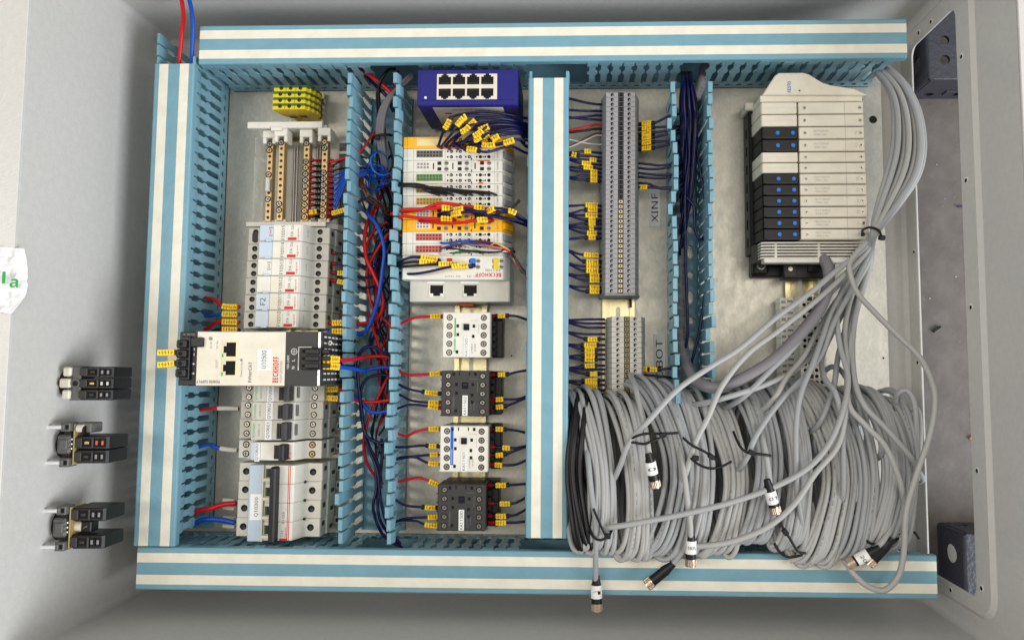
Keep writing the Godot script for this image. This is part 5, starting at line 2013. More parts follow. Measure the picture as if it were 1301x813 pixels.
# ---------- wires ----------
# o: mk = [[distance from the start, characters], ...], fer = length of a ferrule sleeve at the start, fm = its material, dark = dark sleeves round the markers
func wire(label: String, group: String, m: Material, r: float, pts: PackedVector3Array, o := {}) -> Node3D:
	var p := smooth(pts, o.get("seg", 6))
	var t := thing("wire", label, "wire", pts[0].x, pts[0].y, pts[0].z, group)
	var b := B.new()
	b.tube(p, r, 7)
	part(b, "insulation", m, t)
	if o.has("fer"):
		b = B.new()
		b.tube(stretch(p, 0.0, o.fer), r + 0.75, 8)
		part(b, "ferrule", o.get("fm", mats.ferrule), t)
	for q in o.get("mk", []):
		marker(t, p, q[0], q[1], r, o.get("dark", false))
	return t


func near_to(p: PackedVector3Array, q: Vector3) -> float:     # length along a path to the place nearest a point, seen from above
	var best := 1e9
	var at_ := 0.0
	var s := 0.0
	for k in p.size() - 1:
		var e := Vector2(p[k].x - q.x, p[k].z - q.z).length()
		if e < best:
			best = e
			at_ = s
		s += p[k].distance_to(p[k + 1])
	return at_


const CODES := ["1.0501", "11505", "10501", "15012", "11.501", "2.0502", "10512", "11503"]

func marker(t: Node3D, p: PackedVector3Array, a: float, n: int, r: float, dark: bool) -> void:
	var l := 2.75
	var b := B.new()
	for k in n:
		var s := stretch(p, a + k * l, a + (k + 1) * l - 0.25)
		if s.size() < 2:
			return
		var d := (s[s.size() - 1] - s[0]).normalized()
		var side := d.cross(Vector3.UP).normalized()
		var up := side.cross(d)
		b.obox((s[0] + s[s.size() - 1]) * 0.5, d, up, side, Vector3((l - 0.22) / 2, r + 1.15, r + 1.25), 0.55)
	var mk := part(b, "marker_sleeve", mats.marker, t)
	var c := stretch(p, a, a + n * l)
	if c.size() >= 2:
		var mid := stretch(p, a + n * l * 0.5 - 0.5, a + n * l * 0.5 + 0.5)
		var d := (c[c.size() - 1] - c[0]).normalized()
		var side := d.cross(Vector3.UP).normalized()
		var up := side.cross(d)
		var dir := d if side.z > 0.0 or absf(d.x) < 0.2 else -d
		write_along(mk, CODES[rng.randi() % CODES.size()].substr(0, n + 1), mid[0] + up * (r + 1.3), dir, up, 2.3, ink, n * l * 0.86)
	if dark:
		for q in [[a - 3.4, a - 0.3], [a + n * l + 0.1, a + n * l + 3.2]]:
			var s := stretch(p, maxf(q[0], 0.05), q[1])
			if s.size() >= 2:
				b = B.new()
				b.tube(s, r + 1.0, 8)
				part(b, "carrier_end", mats.black, t)


func cr(ox: float, oy: float, k: float, h: float, l: Array) -> PackedVector3Array:   # points read off an enlarged piece of the photograph
	var a := []
	for i in range(0, l.size(), 2):
		a.append_array([ox + l[i] / k, oy + l[i + 1] / k, h])
	return px(a)


func lift(p: PackedVector3Array, y: Array) -> PackedVector3Array:
	for i in p.size():
		p[i].y = y[mini(i, y.size() - 1)]
	return p


func build_wires() -> void:
	wires_contactors()
	wires_rows()
	wires_bus()
	wires_left()
	wires_ducts()


func wires_contactors() -> void:
	var where := ["the topmost white contactor KA11505", "the upper dark contactor KA11502", "the blue striped contactor KA11501", "the lowest dark contactor KA11500"]
	# per contactor: left wires then right wires, read in enlarged pixels
	var a := 5.081
	var c := 4.781
	var L := [
		[[0, a, [424, 112, 340, 113, 250, 120, 185, 140, 130, 166, 85, 180], 3.0, 4]],
		[[0, a, [420, 477, 330, 485, 220, 491, 160, 478, 128, 455, 80, 450], 3.0, 4], [1, a, [418, 612, 300, 600, 200, 580, 130, 550, 80, 540], 5.0, 5], [1, a, [418, 668, 330, 668, 220, 655, 150, 622, 85, 600], 4.0, 4], [1, a, [418, 706, 320, 690, 210, 681, 130, 705, 80, 725], 4.5, 4]],
		[[0, c, [392, 72, 300, 72, 230, 90, 170, 115, 105, 95, 65, 90], 3.5, 4], [1, c, [392, 178, 270, 172, 180, 180, 85, 182, 40, 186], 6.0, 3], [1, c, [390, 222, 315, 228, 200, 240, 110, 258, 60, 280], 4.5, 3], [1, c, [390, 285, 300, 275, 230, 243, 140, 245, 65, 275], 3.5, 4]],
		[[0, c, [388, 420, 350, 402, 300, 380, 250, 368, 180, 380, 90, 402, 50, 405], 3.5, 4], [1, c, [385, 552, 265, 545, 160, 530, 95, 490, 60, 470], 6.0, 4], [1, c, [385, 604, 290, 607, 180, 612, 100, 640, 60, 680], 3.0, 4], [1, c, [385, 660, 290, 650, 230, 628, 130, 628, 72, 668, 50, 690], 3.5, 5]]]
	var R := [
		[[a, [722, 110, 835, 108, 900, 112, 962, 132, 1010, 140], 9.0, 3]],
		[[a, [722, 490, 835, 485, 900, 470, 962, 460, 1010, 458], 9.0, 3], [a, [722, 652, 810, 646, 900, 645, 962, 628, 1010, 620], 7.0, 3], [a, [722, 700, 815, 692, 880, 670, 962, 636, 1010, 625], 7.0, 3]],
		[[c, [678, 72, 765, 72, 840, 80, 905, 95, 950, 100], 7.0, 3], [c, [678, 180, 810, 186, 860, 182, 905, 174, 950, 170], 14.0, 3], [c, [678, 232, 765, 226, 840, 200, 905, 178, 950, 172], 7.0, 3], [c, [678, 287, 765, 290, 840, 285, 905, 260, 950, 250], 6.0, 3]],
		[[c, [672, 415, 770, 411, 840, 408, 905, 404, 950, 402], 8.0, 4], [c, [672, 525, 815, 522, 860, 508, 905, 485, 950, 465], 12.0, 4], [c, [672, 600, 770, 598, 840, 590, 905, 558, 950, 545], 8.0, 4], [c, [672, 640, 770, 638, 840, 637, 905, 632, 950, 630], 8.0, 4]]]
	for i in 4:
		var oy := 380.0 if i < 2 else 530.0
		for k in L[i].size():
			var q: Array = L[i][k]
			var p := cr(480, oy, q[1], 46, q[2])
			p = lift(p, [45, 47, 48, 46, 44, 42, 40])
			var red: bool = q[0] == 0
			wire("%s wire, %s from the top on the left of %s" % ["red" if red else "navy", nth(k), where[i]], "wires left of the contactors", mats.red if red else mats.navy, 1.45 if red else 1.35, p, {"fer": 4.5, "mk": [[q[3], q[4]]], "dark": not red and k == 1})
		for k in R[i].size():
			var q: Array = R[i][k]
			var p := lift(cr(480, oy, q[0], 46, q[1]), [45, 48, 48, 46, 44])
			wire("navy wire, %s from the top on the right of %s" % [nth(k), where[i]], "wires right of the contactors", mats.navy, 1.35, p, {"fer": 7.0 if k != 1 else 6.0, "mk": [[q[2], q[3]]], "dark": k % 2 == 0})


func wires_rows() -> void:
	var k := 4.28
	# loose wires at the upper left of the tall row
	var lo := [[300, 283, 0], [322, 300, 0], [337, 345, 0], [362, 388, 0], [385, 384, 0], [385, 420, 0], [412, 455, 1], [435, 466, 2], [460, 540, 3], [472, 545, 4], [520, 505, 4]]
	for i in lo.size():
		var q: Array = lo[i]
		if i in [1, 5]:
			continue
		var p := lift(cr(680, 60, k, 36, [372, q[0], 330, q[0] + 2, 270, q[0] * 0.6 + q[1] * 0.4 + 6, 188, q[1], 150, q[1] + 2]), [30, 32, 36, 38, 38])
		var nmx: String = ["navy", "red", "black", "brown", "white"][q[2]]
		wire("unmarked %s wire left of the tall row, %s from the top" % [nmx, nth(i)], "unmarked wires left of the tall row", [mats.navy, mats.red, mats.wire_black, mats.wire_brown, mats.wire_white][q[2]], 1.35 if q[2] < 3 else 0.8, p)
	# three marked groups on the left
	var g1 := [[568, 578, 10, 3], [592, 585, 26, 2], [612, 610, 4, 3], [633, 618, 10, 4], [655, 655, 8, 4], [676, 672, 3, 3], [698, 712, 3, 3], [722, 718, 3, 3]]
	for i in g1.size():
		var q: Array = g1[i]
		marked_left("upper", i, cr(680, 60, k, 36, [370, q[0], 330, q[0], 262, q[0], 225, (q[0] + q[1]) * 0.5 + 4, 188, q[1], 150, q[1] + 3]), q[2] + 4.0, q[3])
	var g2 := [[155, 165, 4, 5], [186, 215, 4, 4], [221, 222, 4, 5], [249, 228, 6, 3], [272, 290, 6, 3], [303, 296, 8, 2], [336, 310, 5, 4], [365, 378, 6, 3]]
	k = 5.083
	for i in g2.size():
		var q: Array = g2[i]
		marked_left("middle", i, cr(700, 230, k, 36, [335, q[0], 310, q[0], 215, q[0] + 2, 165, (q[0] + q[1]) * 0.5 + 3, 118, q[1], 70, q[1] + 3]), q[2] + 3.0, q[3])
	var g3 := [[478, 452, 4, 6], [520, 458, 4, 5], [552, 535, 4, 5], [580, 542, 4, 5], [612, 604, 3, 4], [640, 610, 3, 4], [685, 678, 3, 4], [712, 684, 3, 4]]
	for i in g3.size():
		var q: Array = g3[i]
		marked_left("lower", i, cr(700, 230, k, 36, [330, q[0], 312, q[0], 215, q[0], 165, (q[0] + q[1]) * 0.5 + 4, 118, q[1], 70, q[1] + 3]), q[2] + 1.5, q[3])
	# right of the tall row: six marked wires and five plain ones into the open duct
	k = 4.28
	var r1 := [[410, 378, 345], [437, 444, 436], [465, 462, 440], [488, 480, 438], [516, 522, 505], [547, 535, 500]]
	for i in r1.size():
		var q: Array = r1[i]
		var p := lift(cr(680, 60, k, 36, [565, q[0], 620, q[0], 660, q[0] + 1, 745, q[1], 785, q[1] - 8, 830, q[2] - 60]), [30, 34, 38, 44, 42, 36])
		wire("marked navy wire right of the tall row, %s of six from the top" % nth(i), "marked wires right of the tall row", mats.navy, 1.35, p, {"mk": [[4.0, 4]], "dark": true})
	var r2 := [[622, 645, 628], [648, 662, 640], [676, 698, 690], [696, 715, 700], [730, 772, 765]]
	for i in r2.size():
		var q: Array = r2[i]
		var p := lift(cr(680, 60, k, 36, [565, q[0], 620, q[0] + 10, 690, q[1], 785, q[2], 825, q[2] - 60, 845, q[2] - 160]), [30, 33, 38, 44, 42, 38])
		wire("plain navy wire right of the tall row, %s of five from the top" % nth(i), "plain wires right of the tall row", mats.navy, 1.35, p)
	var pm := lift(cr(680, 60, k, 36, [565, 755, 625, 760, 690, 768, 785, 760, 830, 690]), [30, 34, 38, 44, 42])
	wire("navy wire with single yellow marker just above the XINF sticker", "", mats.navy, 1.35, pm, {"mk": [[2.0, 3]]})
	# short pale row
	k = 5.083
	var s := [[180, 188, 0, 0], [206, 198, 0, 0], [234, 206, 0, 0], [276, 266, 0, 0], [308, 272, 5, 4], [347, 344, 6, 5], [378, 352, 8, 4], [410, 420, 8, 4], [440, 430, 8, 4], [480, 498, 8, 4], [505, 505, 0, 0], [533, 510, 5, 3], [576, 580, 5, 5], [606, 588, 5, 5], [640, 656, 5, 3], [668, 664, 5, 3]]
	for i in s.size():
		var q: Array = s[i]
		var p := lift(cr(700, 370, k, 36, [350, q[0], 315, q[0], 235, q[0] + 2, 170, (q[0] + q[1]) * 0.5 + 2, 115, q[1], 70, q[1] + 2]), [30, 32, 36, 38, 38])
		wire("%s navy wire left of the short pale row, %s from the top" % ["marked" if q[3] > 0 else "unmarked", nth(i)], "wires left of the short row", mats.navy, 1.35, p, {"mk": [[q[2] + 4.0, q[3]]], "dark": true} if q[3] > 0 else {})
	var pr := lift(cr(700, 370, k, 36, [580, 503, 620, 504, 690, 505, 790, 492, 850, 470]), [30, 34, 40, 44, 40])
	wire("navy wire with two yellow markers crossing the XROBOT sticker", "", mats.navy, 1.35, pr, {"mk": [[4.0, 2], [12.0, 3]], "dark": true})
	pr = lift(cr(700, 370, k, 36, [580, 538, 650, 543, 740, 553, 800, 560]), [30, 34, 40, 30])
	wire("plain navy wire on the right of the short row, lower of two", "", mats.navy, 1.35, pr)


func marked_left(where: String, i: int, p: PackedVector3Array, d: float, n: int) -> void:
	p = lift(p, [30, 33, 37, 39, 39, 38])
	wire("marked navy wire left of the tall row, %s down in the %s group" % [nth(i), where], "marked wires left of the tall row", mats.navy, 1.35, p, {"mk": [[d, n]], "dark": i % 3 == 1})


func wires_bus() -> void:
	# bunch above the topmost yellow module: start, marker position and the way to the duct
	# start u v, two way points, marker u v, two points after it, letters
	var w := [
		[557, 186, 562, 170, 569, 158, 578, 147, 620, 142, 4], [561, 188, 572, 172, 586, 153, 598, 147, 640, 149, 5], [567, 186, 580, 172, 592, 165, 602, 158, 644, 155, 4],
		[571, 189, 584, 172, 601, 156, 612, 150, 648, 152, 3], [577, 186, 592, 178, 608, 170, 622, 160, 652, 158, 4], [582, 189, 598, 172, 615, 163, 632, 158, 656, 160, 4],
		[588, 184, 600, 180, 607, 176, 624, 168, 654, 163, 3], [592, 189, 606, 182, 618, 172, 632, 168, 658, 166, 3], [600, 185, 618, 182, 630, 175, 640, 171, 660, 170, 3],
		[576, 184, 586, 188, 600, 190, 620, 193, 648, 186, 4], [596, 189, 608, 184, 621, 185, 636, 182, 658, 177, 5], [606, 190, 632, 184, 647, 180, 656, 177, 666, 178, 4]]
	for i in w.size():
		var q: Array = w[i]
		var j := (i * 5) % 7
		var p := px([q[0], q[1], 66, q[0] + 0.6, q[1] - 3, 74, q[2], q[3], 84 + j, q[4], q[5], 89 + j, q[6], q[7], 90 + j * 0.7, q[8], q[9], 80, 668, q[9] + 8, 62, 692, q[9] + 14, 44])
		var d := near_to(smooth(p), p[3])
		wire("navy wire of the bunch below the blue switch, starting %s from the left" % nth(i), "navy bunch above the bus terminals", mats.navy, 1.4, p, {"mk": [[maxf(d - q[10] * 1.4, 4.0), q[10]]], "dark": i % 3 == 0, "fer": 2.5})
	# black bunch
	var ends := [558, 567, 576, 592, 600, 614, 622, 631]
	for i in ends.size():
		var u: float = ends[i]
		var p := px([u, 248.5, 66, u - 2, 247, 72, u - 14, 243.5 + i * 0.1, 76, lerpf(u, 520, 0.55), 239.5 + (i % 3) * 1.0, 80 + (i % 2) * 2.4, 532, 234.2 + (i % 4) * 1.3, 80 + (i % 3) * 2.2, 512, 233.5 + (i % 3) * 1.5, 76 + (i % 3) * 2, 500, 233 + (i % 3) * 1.4, 64, 490, 236, 46])
		wire("black wire of the bunch across white bus terminals, ending %s from left" % nth(i), "black bunch across the bus terminals", mats.wire_black, 1.25, p)
	# red and navy wires over the yellow modules (enlarged pixels)
	var k := 6.195
	var reds := [[[865, 602, 835, 588, 700, 575, 600, 560, 490, 556, 350, 592, 175, 605, 100, 610], 4.0, 4], [[610, 592, 570, 588, 470, 588, 350, 600, 240, 606, 170, 612, 90, 618], 3.0, 4], [[595, 674, 570, 675, 450, 674, 300, 668, 210, 657, 165, 672, 150, 720, 80, 740], 3.0, 4], [[895, 672, 860, 678, 780, 690, 680, 708, 560, 714, 430, 694, 300, 678, 215, 684, 168, 722, 90, 760], 5.0, 4]]
	for i in 4:
		var q: Array = reds[i]
		var p := lift(cr(480, 170, k, 74, q[0]), [68, 74, 76 + i, 78 + i, 78 + i, 74, 66, 56, 50])
		wire("red wire with yellow marker over the yellow bus terminals, %s from the top" % nth(i), "red wires over the yellow bus terminals", mats.red, 1.7, p, {"mk": [[q[1] + 3.0, q[2]]], "fer": 4.0})
	var nv := [[[462, 625, 560, 612, 640, 602, 720, 600, 860, 640, 960, 650, 1080, 680, 1180, 705, 1230, 715], 20.0, 4], [[465, 648, 560, 640, 620, 638, 700, 628, 820, 620, 960, 612, 1060, 622, 1180, 700, 1230, 720], 18.0, 4], [[720, 600, 800, 640, 900, 660, 1000, 680, 1100, 690, 1180, 712, 1240, 722], 200.0, 3], [[750, 668, 850, 630, 905, 604, 960, 600, 1030, 615, 1100, 650, 1180, 696, 1240, 706], 18.0, 4], [[760, 640, 880, 650, 960, 640, 1035, 622, 1090, 640, 1180, 690, 1240, 700], 40.0, 3]]
	for i in nv.size():
		var q: Array = nv[i]
		var p := lift(cr(480, 170, k, 74, q[0]), [68, 74, 78 + i, 80 + i, 78 + i, 74, 66, 58, 50])
		wire("navy wire across the yellow bus terminals, %s of five from the top" % nth(i), "navy wires over the yellow bus terminals", mats.navy, 1.4, p, {"mk": [[q[1], q[2]]]} if q[1] < 100 else {})
	var t := at(655, 260, 70)
	var b := B.new()
	var tt := thing("cable_tie", "black tie tail sticking up right of the yellow bus terminals", "cable tie", t.x, t.y, t.z, "black cable ties")
	b.obox(t, Vector3(0.68, 0, -0.73), Vector3.UP, Vector3(0.73, 0, 0.68), Vector3(6.5, 0.7, 1.5), 0.2)
	part(b, "tail", mats.black, tt)
	# thin coloured cores of a sensor cable
	var cc := [["blue", "blue"], ["grey", "wire_grey"], ["white", "wire_white"], ["brown", "wire_brown"], ["pink", "wire_pink"], ["green", "wire_green"], ["violet", "wire_violet"], ["red", "red"], ["black", "wire_black"], ["yellow", "led_yellow"], ["pale grey", "paper_grey"]]
	var st := [[495, 230], [560, 238], [610, 228], [650, 235], [730, 230], [590, 325], [495, 285], [900, 235], [540, 290], [820, 325], [490, 325]]
	for i in cc.size():
		var q: Array = st[i]
		var x: float = q[0]
		var y: float = q[1]
		var p := lift(cr(480, 270, k, 70, [x, y, x + 25, y + (12 if y < 260 else -8), lerpf(x, 1040, 0.45), 226 + (i * 4 % 11) * 9, lerpf(x, 1040, 0.75), 256 + (i * 4 % 11) * 6.5, 1040, 300 + (i % 4) * 6, 1075, 345 + (i % 5) * 9, 1120, 410 + (i % 6) * 8, 1175, 470 + (i % 5) * 9, 1240, 520 + (i % 5) * 9]), [67, 71, 74 + i % 5, 74 + i % 5, 70, 62, 54, 46, 42])
		wire("thin %s core of the coloured bundle over the pink bus terminals" % cc[i][0], "thin coloured cores", mats[cc[i][1]], 1.0, p)
	t = at(649.5, 320, 66)
	tt = thing("cable_tie", "black tie gathering the thin coloured cores right of the bus terminals", "cable tie", t.x, t.y, t.z, "black cable ties")
	b = B.new()
	b.cyl(t + Vector3(-3, 1, -2), t + Vector3(3, 1, 2), 3.2, 12)
	b.obox(t + Vector3(0, 3, -1), Vector3(1, 0, 0), Vector3.UP, Vector3(0, 0, 1), Vector3(2.6, 2.2, 2.6), 0.6)
	part(b, "collar", mats.black, tt)
	# four wires along the coupler
	var cw := [["navy", "navy", [475, 372, 440, 366, 300, 352, 220, 368, 165, 385, 100, 395], 4.0, 6], ["black", "wire_black", [470, 398, 440, 394, 300, 390, 220, 398, 160, 405, 100, 410], 5.0, 6], ["black", "wire_black", [600, 404, 580, 406, 450, 410, 300, 420, 160, 425, 100, 428], 3.0, 6], ["navy", "navy", [755, 412, 700, 416, 570, 430, 400, 468, 260, 480, 155, 464, 95, 455], 8.0, 6]]
	for i in 4:
		var q: Array = cw[i]
		var p := lift(cr(480, 270, k, 74, q[2]), [68, 73, 76, 76, 70, 60, 52])
		wire("%s wire with long yellow marker along the bus coupler, %s from the top" % [q[0], nth(i)], "wires along the bus coupler", mats[q[1]], 1.45, p, {"mk": [[q[3], q[4]]], "fer": 3.0, "fm": mats.navy})


func wires_left() -> void:
	# red sleeves between the third and fourth bus bar
	for i in 11:
		var v := 203.0 + i * 7.1
		var p := px([389, v, 33, 396, v + 0.6, 32, 403, v + 0.8, 28, 412, v + 0.6, 22, 424, v + 0.4, 18])
		wire("black wire with red sleeve from the third bus bar, %s from the top" % nth(i), "wires between the bus bars", mats.wire_black if i > 0 else mats.red, 1.3, p, {"fer": 7.5})
	# right of the fourth bar
	var tone := ["navy", "black", "blue", "blue", "blue", "blue", "blue", "blue", "blue", "blue"]
	for i in 10:
		var v := 209.5 + i * 6.7
		var to: float = [199, 213, 216, 217, 219, 220, 221, 222, 223, 226][i]
		var m: Material = [mats.navy, mats.wire_black, mats.blue][mini(i, 2)]
		var p := px([413, v, 38, 423, v + 0.3, 37, 430, lerpf(v, to, 0.35), 38, 443, to, 46, 455, to - 1 + i * 0.6, 46, 466 + (i % 3) * 3, to + 2 - i, 44])
		wire("%s wire with red sleeve right of the fourth bus bar, %s from the top" % [tone[i], nth(i)], "wires right of the bus bars", m, 1.1, p, {"fer": 7.8})
	var p := px([414, 207, 39, 428, 204, 40, 445, 198, 46, 458, 192, 46, 470, 176, 44, 483, 158, 40, 490, 138, 30, 500, 112, 22, 506, 90, 16])
	wire("red wire climbing from the top of the fourth bus bar into the wide duct", "", mats.red, 1.4, p, {"fer": 4.0})
	p = px([416, 271, 38, 424, 271, 40, 440, 266, 44, 452, 258, 46, 470, 250, 44])
	wire("black wire with yellow marker at the lower end of the bus bars", "", mats.wire_black, 1.4, p, {"fer": 5.0, "mk": [[6.0, 6]]})
	p = px([416, 278, 36, 424, 277, 38, 440, 272, 44, 455, 268, 44])
	wire("navy wire below the yellow marker at the lower end of the bus bars", "", mats.navy, 1.4, p, {"fer": 5.0})
	p = px([389, 270, 34, 396, 270, 36, 402, 269, 36, 412, 268, 30])
	wire("short wire with a yellow marker between the third and fourth bus bar", "", mats.wire_black, 1.4, p, {"fer": 5.0, "mk": [[4.5, 3]]})
	# right of the fuse holders (enlarged pixels)
	var k := 5.42
	var fr := [["black", "wire_black", 282, 0, 286], ["navy", "navy", 355, 0, 362], ["black", "wire_black", 418, 3, 440], ["navy", "navy", 472, 6, 510]]
	for i in 4:
		var q: Array = fr[i]
		var y: float = q[2]
		p = lift(cr(280, 270, k, 40, [748, y - 8, 800, y + 2, 870, y + 6 if q[3] < 5 else y + 18, 930, q[4], 1000, q[4] + 10, 1070, q[4] - 10]), [42, 43, 44, 45, 44, 42])
		wire("%s wire with red sleeve right of the fuse holders, %s of four" % [q[0], nth(i)], "wires right of the fuse holders", mats[q[1]], 1.4, p, {"fer": 9.0, "mk": [[10.5, q[3]]]} if q[3] > 0 else {"fer": 8.5})
	for q in [["red", "red", 762, 770, 765, "upper"], ["blue", "blue", 820, 832, 845, "lower"]]:
		p = lift(cr(280, 270, k, 40, [740, q[2], 790, q[2] + 1, 870, q[2], 930, q[3], 985, q[4]]), [42, 43, 44, 45, 44])
		wire("%s wire with yellow marker right of the last fuse holder, %s of two" % [q[0], q[5]], "", mats[q[1]], 2.0, p, {"mk": [[6.0, 6]]})
	# left of the fuse holders: from the duct slots
	k = 3.253
	var lf := [["red", "red", 616, 590, 560], ["blue", "blue", 648, 655, 635], ["red", "red", 680, 688, 690], ["black", "wire_black", 712, 720, 726]]
	for i in 4:
		var q: Array = lf[i]
		p = lift(cr(0, 200, k, 44, [990, q[2] + 2, 925, q[2], 880, q[3] - 4, 840, q[4] + 18, 800, q[4]]), [44, 44, 42, 38, 36])
		wire("%s wire with yellow marker left of the fuse holders, %s from the top" % [q[0], nth(i)], "wires left of the fuse holders", mats[q[1]], 1.9, p, {"mk": [[2.0, 6]]})
	# power supply leads
	for i in 2:
		p = px([232, 447.5 + i * 14, 128, 222, 447.5 + i * 14, 128, 210, 448 + i * 15, 128, 201, 448 + i * 15.5, 128])
		wire("black lead with yellow marker into the left end of the power supply, %s" % ["upper", "lower"][i], "", mats.wire_black, 1.6, p, {"fer": 6.0, "fm": mats.black, "mk": [[7.5, 6]]})
	k = 4.066
	for i in 2:
		var y := 230.0 + i * 35.0
		p = lift(cr(190, 400, k, 100, [895, y, 960, y, 1020, y + (2 if i == 0 else 10), 1045, y - 14 if i == 0 else y + 22, 1100, 210 if i == 0 else 275, 1160, 212 if i == 0 else 270, 1222, 236 if i == 0 else 288]), [120, 118, 92, 62, 54, 52, 50, 48])
		wire("%s lead with yellow marker from the right end of the power supply, %s" % [["red", "blue"][i], ["upper", "lower"][i]], "", mats.red if i == 0 else mats.blue, 2.0, p, {"fer": 6.0, "fm": mats.brass_dark, "mk": [[7.0, 6]]})
	for i in 2:
		var y := 385.0 + i * 45.0
		p = lift(cr(190, 400, k, 44, [880, y, 930, y, 1000, y + 2, 1060, y - (8 if i == 0 else 12) + (60 if i == 0 else 0), 1150, 450 if i == 0 else 500, 1240, 440 if i == 0 else 494]), [42, 43, 44, 46, 48, 48])
		wire("%s wire with yellow marker right of breaker Q10500, %s" % [["red", "blue"][i], ["upper", "lower"][i]], "", mats.red if i == 0 else mats.blue, 1.9, p, {"mk": [[6.0, 5]]})
	# left of the breakers: sleeves of pale heat shrink over red and blue leads
	p = lift(cr(190, 400, k, 44, [455, 485, 400, 483, 330, 484, 260, 492, 200, 500]), [42, 42, 42, 40, 38])
	wire("red wire with pale tip left of breaker Q10602", "", mats.red, 1.8, p, {"fer": 22.0, "fm": mats.wire_white})
	p = lift(cr(190, 400, k, 44, [448, 700, 400, 697, 340, 686, 290, 670, 230, 690]), [42, 42, 42, 40, 38])
	wire("blue wire with pale tip left of breaker Q10600", "", mats.blue, 2.0, p, {"fer": 18.0, "fm": mats.wire_white})
	p = lift(cr(190, 560, k, 44, [440, 325, 380, 330, 310, 350, 245, 362, 200, 382, 150, 390]), [42, 42, 44, 42, 38, 36])
	wire("thick red lead into the left of the four pole breaker", "", mats.red, 2.6, p)
	p = lift(cr(190, 560, k, 44, [435, 425, 370, 412, 310, 405, 260, 412, 215, 435, 160, 450]), [42, 42, 44, 42, 38, 36])
	wire("thick blue lead into the left of the four pole breaker", "", mats.blue, 2.6, p)
	for q in [[310, "first"], [350, "second"], [402, "third"], [445, "fourth"]]:
		p = lift(cr(190, 560, k, 26, [440, q[0], 410, q[0], 375, q[0] - 3]), [26, 25, 24])
		wire("short pale pin left of the four pole breaker, %s from the top" % q[1], "pale pins left of the four pole breaker", mats.cream, 2.4, p)
	# two leads rising out of the upper left corner
	p = px([226, 92, 72, 228, 70, 78, 231, 38, 88, 232.5, 18, 100, 229, -6, 118, 224, -32, 150, 216, -80, 200, 208, -120, 222, 200, -160, 205, 195, -190, 150])
	wire("thick red lead rising out of the left duct at the upper left corner", "", mats.red, 2.1, p)
	p = px([243, 92, 72, 243.3, 70, 78, 244.5, 38, 88, 243, 14, 100, 238, -8, 118, 232, -34, 150, 224, -84, 202, 216, -124, 224, 208, -166, 206, 203, -196, 150])
	wire("thick blue lead rising out of the left duct at the upper left corner", "", mats.blue, 2.1, p)


